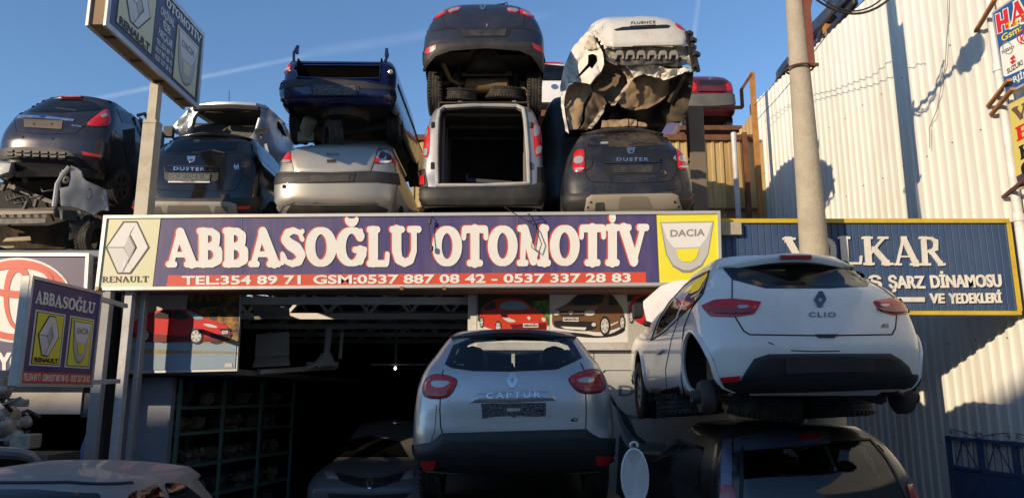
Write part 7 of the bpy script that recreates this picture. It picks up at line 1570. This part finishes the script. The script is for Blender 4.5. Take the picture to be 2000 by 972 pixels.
crumple('left_pillar_tear', [(332, 252), (350, 232), (372, 212), (378, 218), (366, 236), (364, 256), (346, 262)], 12.15, SHL, w, .10, 4, seed=4, step=3.5)
panel('right_quarter', [(500, 201, 12.15), (518, 205, 12.25), (538, 222, 12.7), (556, 242, 13.2), (572, 275, 13.6), (570, 330, 13.6), (560, 380, 13.4), (548, 380, 13.0), (528, 330, 12.5), (514, 296, 12.3), (496, 284, 12.2), (482, 276, 12.15), (496, 258, 12.15), (506, 238, 12.15), (510, 216, 12.15)], SHL, .10, w)
panel('quarter_glass', [(536, 228, 12.55), (550, 244, 12.9), (560, 268, 13.1), (548, 262, 12.9), (540, 248, 12.6)], GLASSD, .01, w)
m = MB(); m.tube(px3([(484, 276, 12.0), (492, 290, 12.0), (506, 300, 12.0), (512, 318, 12.0), (508, 332, 12.0)]), .05, 7); m.tube(px3([(508, 232, 12.0), (502, 252, 12.0), (512, 268, 12.05)]), .035, 7); m.tube(px3([(520, 282, 12.1), (524, 300, 12.1), (530, 318, 12.1)]), .035, 6); m.build('inner_pillar', SHL, w)
m = MB(); m.hexa(px3([(497, 262, 11.95), (528, 262, 12.0), (528, 262, 12.1), (497, 262, 12.1), (499, 251, 11.95), (526, 252, 12.0), (526, 252, 12.1), (499, 251, 12.1)])); MB().box(at(318, 266, 12.1), at(342, 250, 12.2)).build('lamp_mount', BLACKPL, w); m.build('lamp_mount', BLACKPL, w)
panel('dark_flank', [(480, 290, 12.3), (512, 300, 12.3), (530, 335, 12.5), (548, 382, 13.0), (560, 400, 13.3), (520, 410, 12.6), (470, 400, 12.4), (478, 330, 12.3)], TRIMC, .05, w)
m = MB(); m.tube([Bk[1], at(408, 250, 13.3), at(396, 268, 13.6)], .06, 6); m.tube([at(432, 234, 13.2), at(446, 268, 13.4)], .07, 6); m.tube([Bk[4], at(508, 262, 13.6)], .06, 6); m.bar(at(432, 222, 13.4), at(500, 226, 13.4), .12, .06); m.build('front_pillars', CABIN, w)
m = MB(); m.box(at(335, 400, 12.6), at(560, 268, 13.4)); m.build('lower_body', SOOT, w, bevel=.05)
m = MB(); p = A[2]; m.tube([p + Vector((.05, .5, .0)), p + Vector((.02, .52, .42))], .008, 5); m.lathe([(.01, 0), (.035, .01), (.01, .06)], p + Vector((.05, .5, .02)), (0, 0, 1), 10); m.build('aerial', BLACKPL, w)
MB().box((at(335, 400, 12.6).x, 12.6, DECK), (at(560, 400, 12.6).x, 13.6, at(440, 395, 12.6).z)).build('lower_shell', SOOT, w, bevel=.04)

# ---- red saloon, white hatchback and dark green van in the background
RDC = paint('maroon paint', (.16, .012, .022), .4, .35, .35, .6)
c = Car('maroon_saloon', 'small maroon saloon with grey bumper, far back behind the steel column', 'car', 1388, 22.0, 4.2, [(226, .76, .2), (214, .82, .03), (204, .83, .0), (190, .82, .02), (178, .81, .08), (160, .78, .18), (152, .72, .4), (149, .64, 1.0)], RDC, n=4.0)
c.patch('bumper', [(1334, 186), (1388, 184), (1441, 184), (1441, 204), (1388, 208), (1334, 207)], mat('grey bumper plastic', (.09, .09, .08), .6, dirt=.6), .03); c.lamp([(1337, 162), (1360, 160), (1362, 178), (1337, 180)]); c.lamp([(1420, 160), (1438, 162), (1438, 178), (1416, 178)])
c.patch('plate_panel', [(1366, 158), (1412, 158), (1412, 168), (1366, 168)], TRIMC, .02); c.patch('garnish', [(1362, 169), (1416, 169), (1416, 180), (1362, 180)], RDC, .05); o = c.badge(1388, 153, 9, 5, kind='oval'); c.belly(.3, c.z0 + .05)
for y in (22.8, 25.2):
    for sx in (-1, 1): c.wheel(c.X + sx * .72, y, c.z0 - .05, .3, .18, face=sx)
st = thing('storage_rack', 'rusty storage rack carrying the maroon saloon behind the wall', 'rack', (c.X, 24, 0)); m = MB(); zr = c.z0 - .36
for x in (-1, 1):
    for y in (22.3, 25.6): m.box((c.X + x * .9 - .08, y - .08, 0), (c.X + x * .9 + .08, y + .08, zr))
m.build('legs', RUST, st); MB().box((c.X - 1, 22.1, zr - .15), (c.X + 1, 25.8, zr)).build('deck', RUST, st)
c = Car('white_hatchback_far', 'white car with dark rear window in the gap left of the crumpled white saloon', 'car', 1066, 16.0, 4.0, [(212, .78, .1), (200, .84, .0), (180, .85, .02), (158, .82, .1), (140, .72, .35), (126, .62, .5), (122, .56, .6)], WPNT, n=3.2)
c.root.name = 'white_car'; BASE['white_car'] = BASE['white_hatchback_far']
c.patch('rear_window', [(1018, 158), (1026, 130), (1066, 126), (1104, 130), (1114, 158)], GLASSD, .008); c.patch('bumper', [(994, 200), (1066, 200), (1138, 200), (1136, 212), (996, 212)], TRIM, .03); c.badge(1083, 170, 14, 10, kind='oval'); c.patch('brake_light', [(1050, 122.5), (1100, 122.5), (1100, 125), (1050, 125)], LENS, .02)
st = thing('storage_rack', 'rusty beam rack carrying the white car behind the silver van', 'rack', (c.X, 17.8, DECK)); m = MB(); zr = c.z0 - .02
for x in (-1, 1):
    for y in (16.3, 19.4): m.box((c.X + x * .95 - .07, y - .07, 3.86), (c.X + x * .95 + .07, y + .07, zr))
m.build('legs', RUST, st); MB().box((c.X - 1.05, 16.1, zr - .16), (c.X + 1.05, 19.6, zr)).build('deck', RUST, st)
GRN = paint('deep green paint', (.006, .011, .008), .1, .25, .5, .25)
c = Car('dark_green_van', 'nearly black green van wedged between the silver van and the graphite off-road car', 'van', 1150, 11.6, 3.6, [(405, .78, .1), (390, .83, .0), (350, .84, .02), (300, .83, .08), (250, .78, .16), (215, .70, .3), (196, .62, .42), (188, .55, .6)], GRN, n=4.0, base=DECK, front=FRONTHI)
c.side_glass(c.z1 - .8, c.z1 - .25, 12.2, 14.2); c.line('door_seam', [(12.4, c.z0 + .2), (12.4, c.z1 - .2)], SEAM, .008, 'left'); c.patch('rear_window', [(1104, 268), (1112, 225), (1150, 218), (1190, 225), (1198, 268)], GLASSD, .006); c.patch('bumper', [(1058, 385), (1150, 384), (1240, 385), (1238, 403), (1060, 403)], TRIM, .03)
for y in (12.3, 14.4):
    for sx in (-1, 1): c.wheel(c.X + sx * .74, y, DECK + .31, .31, .2, face=sx)

# ---- silver saloon parked at the lower left, facing the viewer
SL2 = paint('warm silver paint', (.20, .197, .193), .25, .25, .5, .2)
c = Car('parked_silver_saloon', 'silver saloon parked at the lower left, only its roof and dark windows in view', 'car', 0, 2.1, 4.3,
        [((.22,), .80, .1), ((.45,), .86, .0), ((.68,), .87, .03), ((.80,), .86, .25), ((.90,), .83, 1.05), ((1.05,), .775, 1.42), ((1.22,), .70, 1.68), ((1.36,), .635, 1.88), ((1.415,), .575, 2.06)], SL2, X=-2.72, n=3.2, base=0, front=[(0, .97), (.3, 1), (.56, .98), (.62, .85), (1, .74)], dome=.075, rr=.5)
def rear(zz, k, o=0): return (k * (c.fw(zz) - o), zz)
c.patch('windscreen', [rear(.93, -1, .10), rear(1.1, -1, .09), rear(1.37, -1, .09), (-.2, 1.395), (.2, 1.395), rear(1.37, 1, .09), rear(1.1, 1, .09), rear(.93, 1, .10)], GLASSD, .006, 'rear', r=.12)
for sd in ('left', 'right'):
    c.patch('side_window', [(3.55, .96), (3.95, 1.22), (4.25, 1.36), (4.55, 1.37), (4.55, .96)], GLASSD, .005, sd, step=.06, r=.15); c.patch('side_window', [(4.62, .96), (4.62, 1.37), (4.85, 1.34), (5.08, 1.2), (5.22, .98)], GLASSD, .005, sd, step=.06, r=.15)
c.line('roof_gutter', [(rear(1.40, -1)[0] + .02, 1.40), (-.3, 1.42), (.3, 1.42), (rear(1.40, 1)[0] - .02, 1.40)], TRIMC, .012, 'rear')
for k in (-1, 1): c.patch('headlight', [(k * .45, .55), (k * .80, .58), (k * .78, .72), (k * .5, .70)], CLEAR, .01, 'rear')
c.patch('grille', [(-.35, .5), (.35, .5), (.35, .68), (-.35, .68)], TRIMC, .01, 'rear')
for y in (2.9, 5.45):
    for sx in (-1, 1): c.wheel(c.X + sx * .77, y, .31, .31, .19, face=sx)
for sd in ('left', 'right'): c.arch(2.9, .33, .36, sd); c.arch(5.45, .33, .36, sd)
m = MB(); m.bar((c.X - .28, 4.02, 1.335), (c.X - .08, 4.02, 1.335), .05, .03); m.build('mirror_mount', PLATE, c.root)
# ---- silver body part behind it
w = thing('car_body_part', 'rounded grey car door frame standing at the left edge behind the parked saloon', 'car part', tuple(at(30, 930, 6.5)))
YW = 6.5; m = MB(); m.tube(px3([(-60, 884, 6.5), (0, 882, 6.5), (40, 884, 6.55), (60, 890, 6.6), (70, 902, 6.65), (76, 930, 6.7), (78, 1000, 6.75)]), .045, 8); m.build('door_frame', SL2, w); panel('door_glass', [(-60, 892, 6.55), (40, 896, 6.6), (56, 902, 6.65), (64, 930, 6.7), (66, 990, 6.75), (-60, 990, 6.6)], GLASSD, .02, w)

# ---- dusty car inside the garage, facing out
GC = paint('grey white paint', (.11, .11, .112), .1, .4, .5, .4)
c = Car('garage_hatchback', 'grey hatchback with a diamond emblem facing out of the dark garage', 'car', 722, 10.3, 4.2,
        [((.20,), .76, .12), ((.40,), .86, .02), ((.60,), .87, .03), ((.74,), .84, .14), ((.84,), .78, .42), ((.93,), .72, 1.0), ((.99,), .69, 1.12), ((1.2,), .62, 1.5), ((1.40,), .55, 1.95)], GC, X=at(716, 945, 10.3).x, n=3.0, base=.03, front=[(0, .97), (.3, 1), (.58, .97), (.7, .88), (1, .72)])
c.patch('grille', [(655, 922), (700, 932), (722, 934), (745, 932), (788, 922), (780, 938), (750, 948), (722, 954), (695, 948), (664, 938)], TRIMC, .008); c.badge(722, 942, 17, 25)
for P_ in ([(630, 918), (652, 922), (662, 936), (640, 934)], [(792, 922), (808, 916), (806, 932), (786, 938)]): c.patch('headlight', P_, CLEAR, .01)
c.patch('lower_grille', [(640, 962), (722, 966), (806, 962), (800, 990), (722, 996), (646, 990)], TRIMC, .01)
c.patch('windscreen', [(646, 892), (664, 862), (722, 850), (780, 862), (798, 892)], GLASSD, .006)
for y in (11.1, 13.6):
    for sx in (-1, 1): c.wheel(c.X + sx * .77, y, .34, .31, .19, face=sx)
# loose wires hanging over the sign
for i, (lab, P) in enumerate((('thin black cable with a small plug hanging down over the purple sign face', [(845, 412, 9.3), (843, 425, 8.95), (838, 440, 8.94), (840, 460, 8.94), (843, 486, 8.94)]), ('tangle of thin wires looping over the top of the long sign', [(985, 404, 9.4), (1000, 414, 8.95), (1030, 432, 8.93), (1056, 428, 8.93), (1046, 408, 9.1), (1030, 420, 8.94), (1044, 446, 8.94), (1038, 482, 8.94), (1052, 494, 8.94), (1058, 476, 8.94), (1048, 450, 8.94), (1046, 410, 9.2)]))):
    Q = []
    for a, b_ in zip(P, P[1:]):
        for t in range(4): Q.append(at(a[0] + (b_[0] - a[0]) * t / 4, a[1] + (b_[1] - a[1]) * t / 4, a[2] + (b_[2] - a[2]) * t / 4))
    Q.append(at(*P[-1])); m = MB().tube(Q, .006, 5)
    if i == 0: m.lathe([(.01, -.03), (.022, -.02), (.022, .03), (.01, .04)], at(843, 486, 8.93), (0, 0, 1), 8); m.lathe([(.008, -.03), (.018, -.02), (.018, .02), (.008, .03)], at(840, 433, 8.93), (0, 0, 1), 8)
    o = m.build('loose_cable', BLACKPL, None, origin=tuple(Q[0])); tag(o, lab, 'cable')
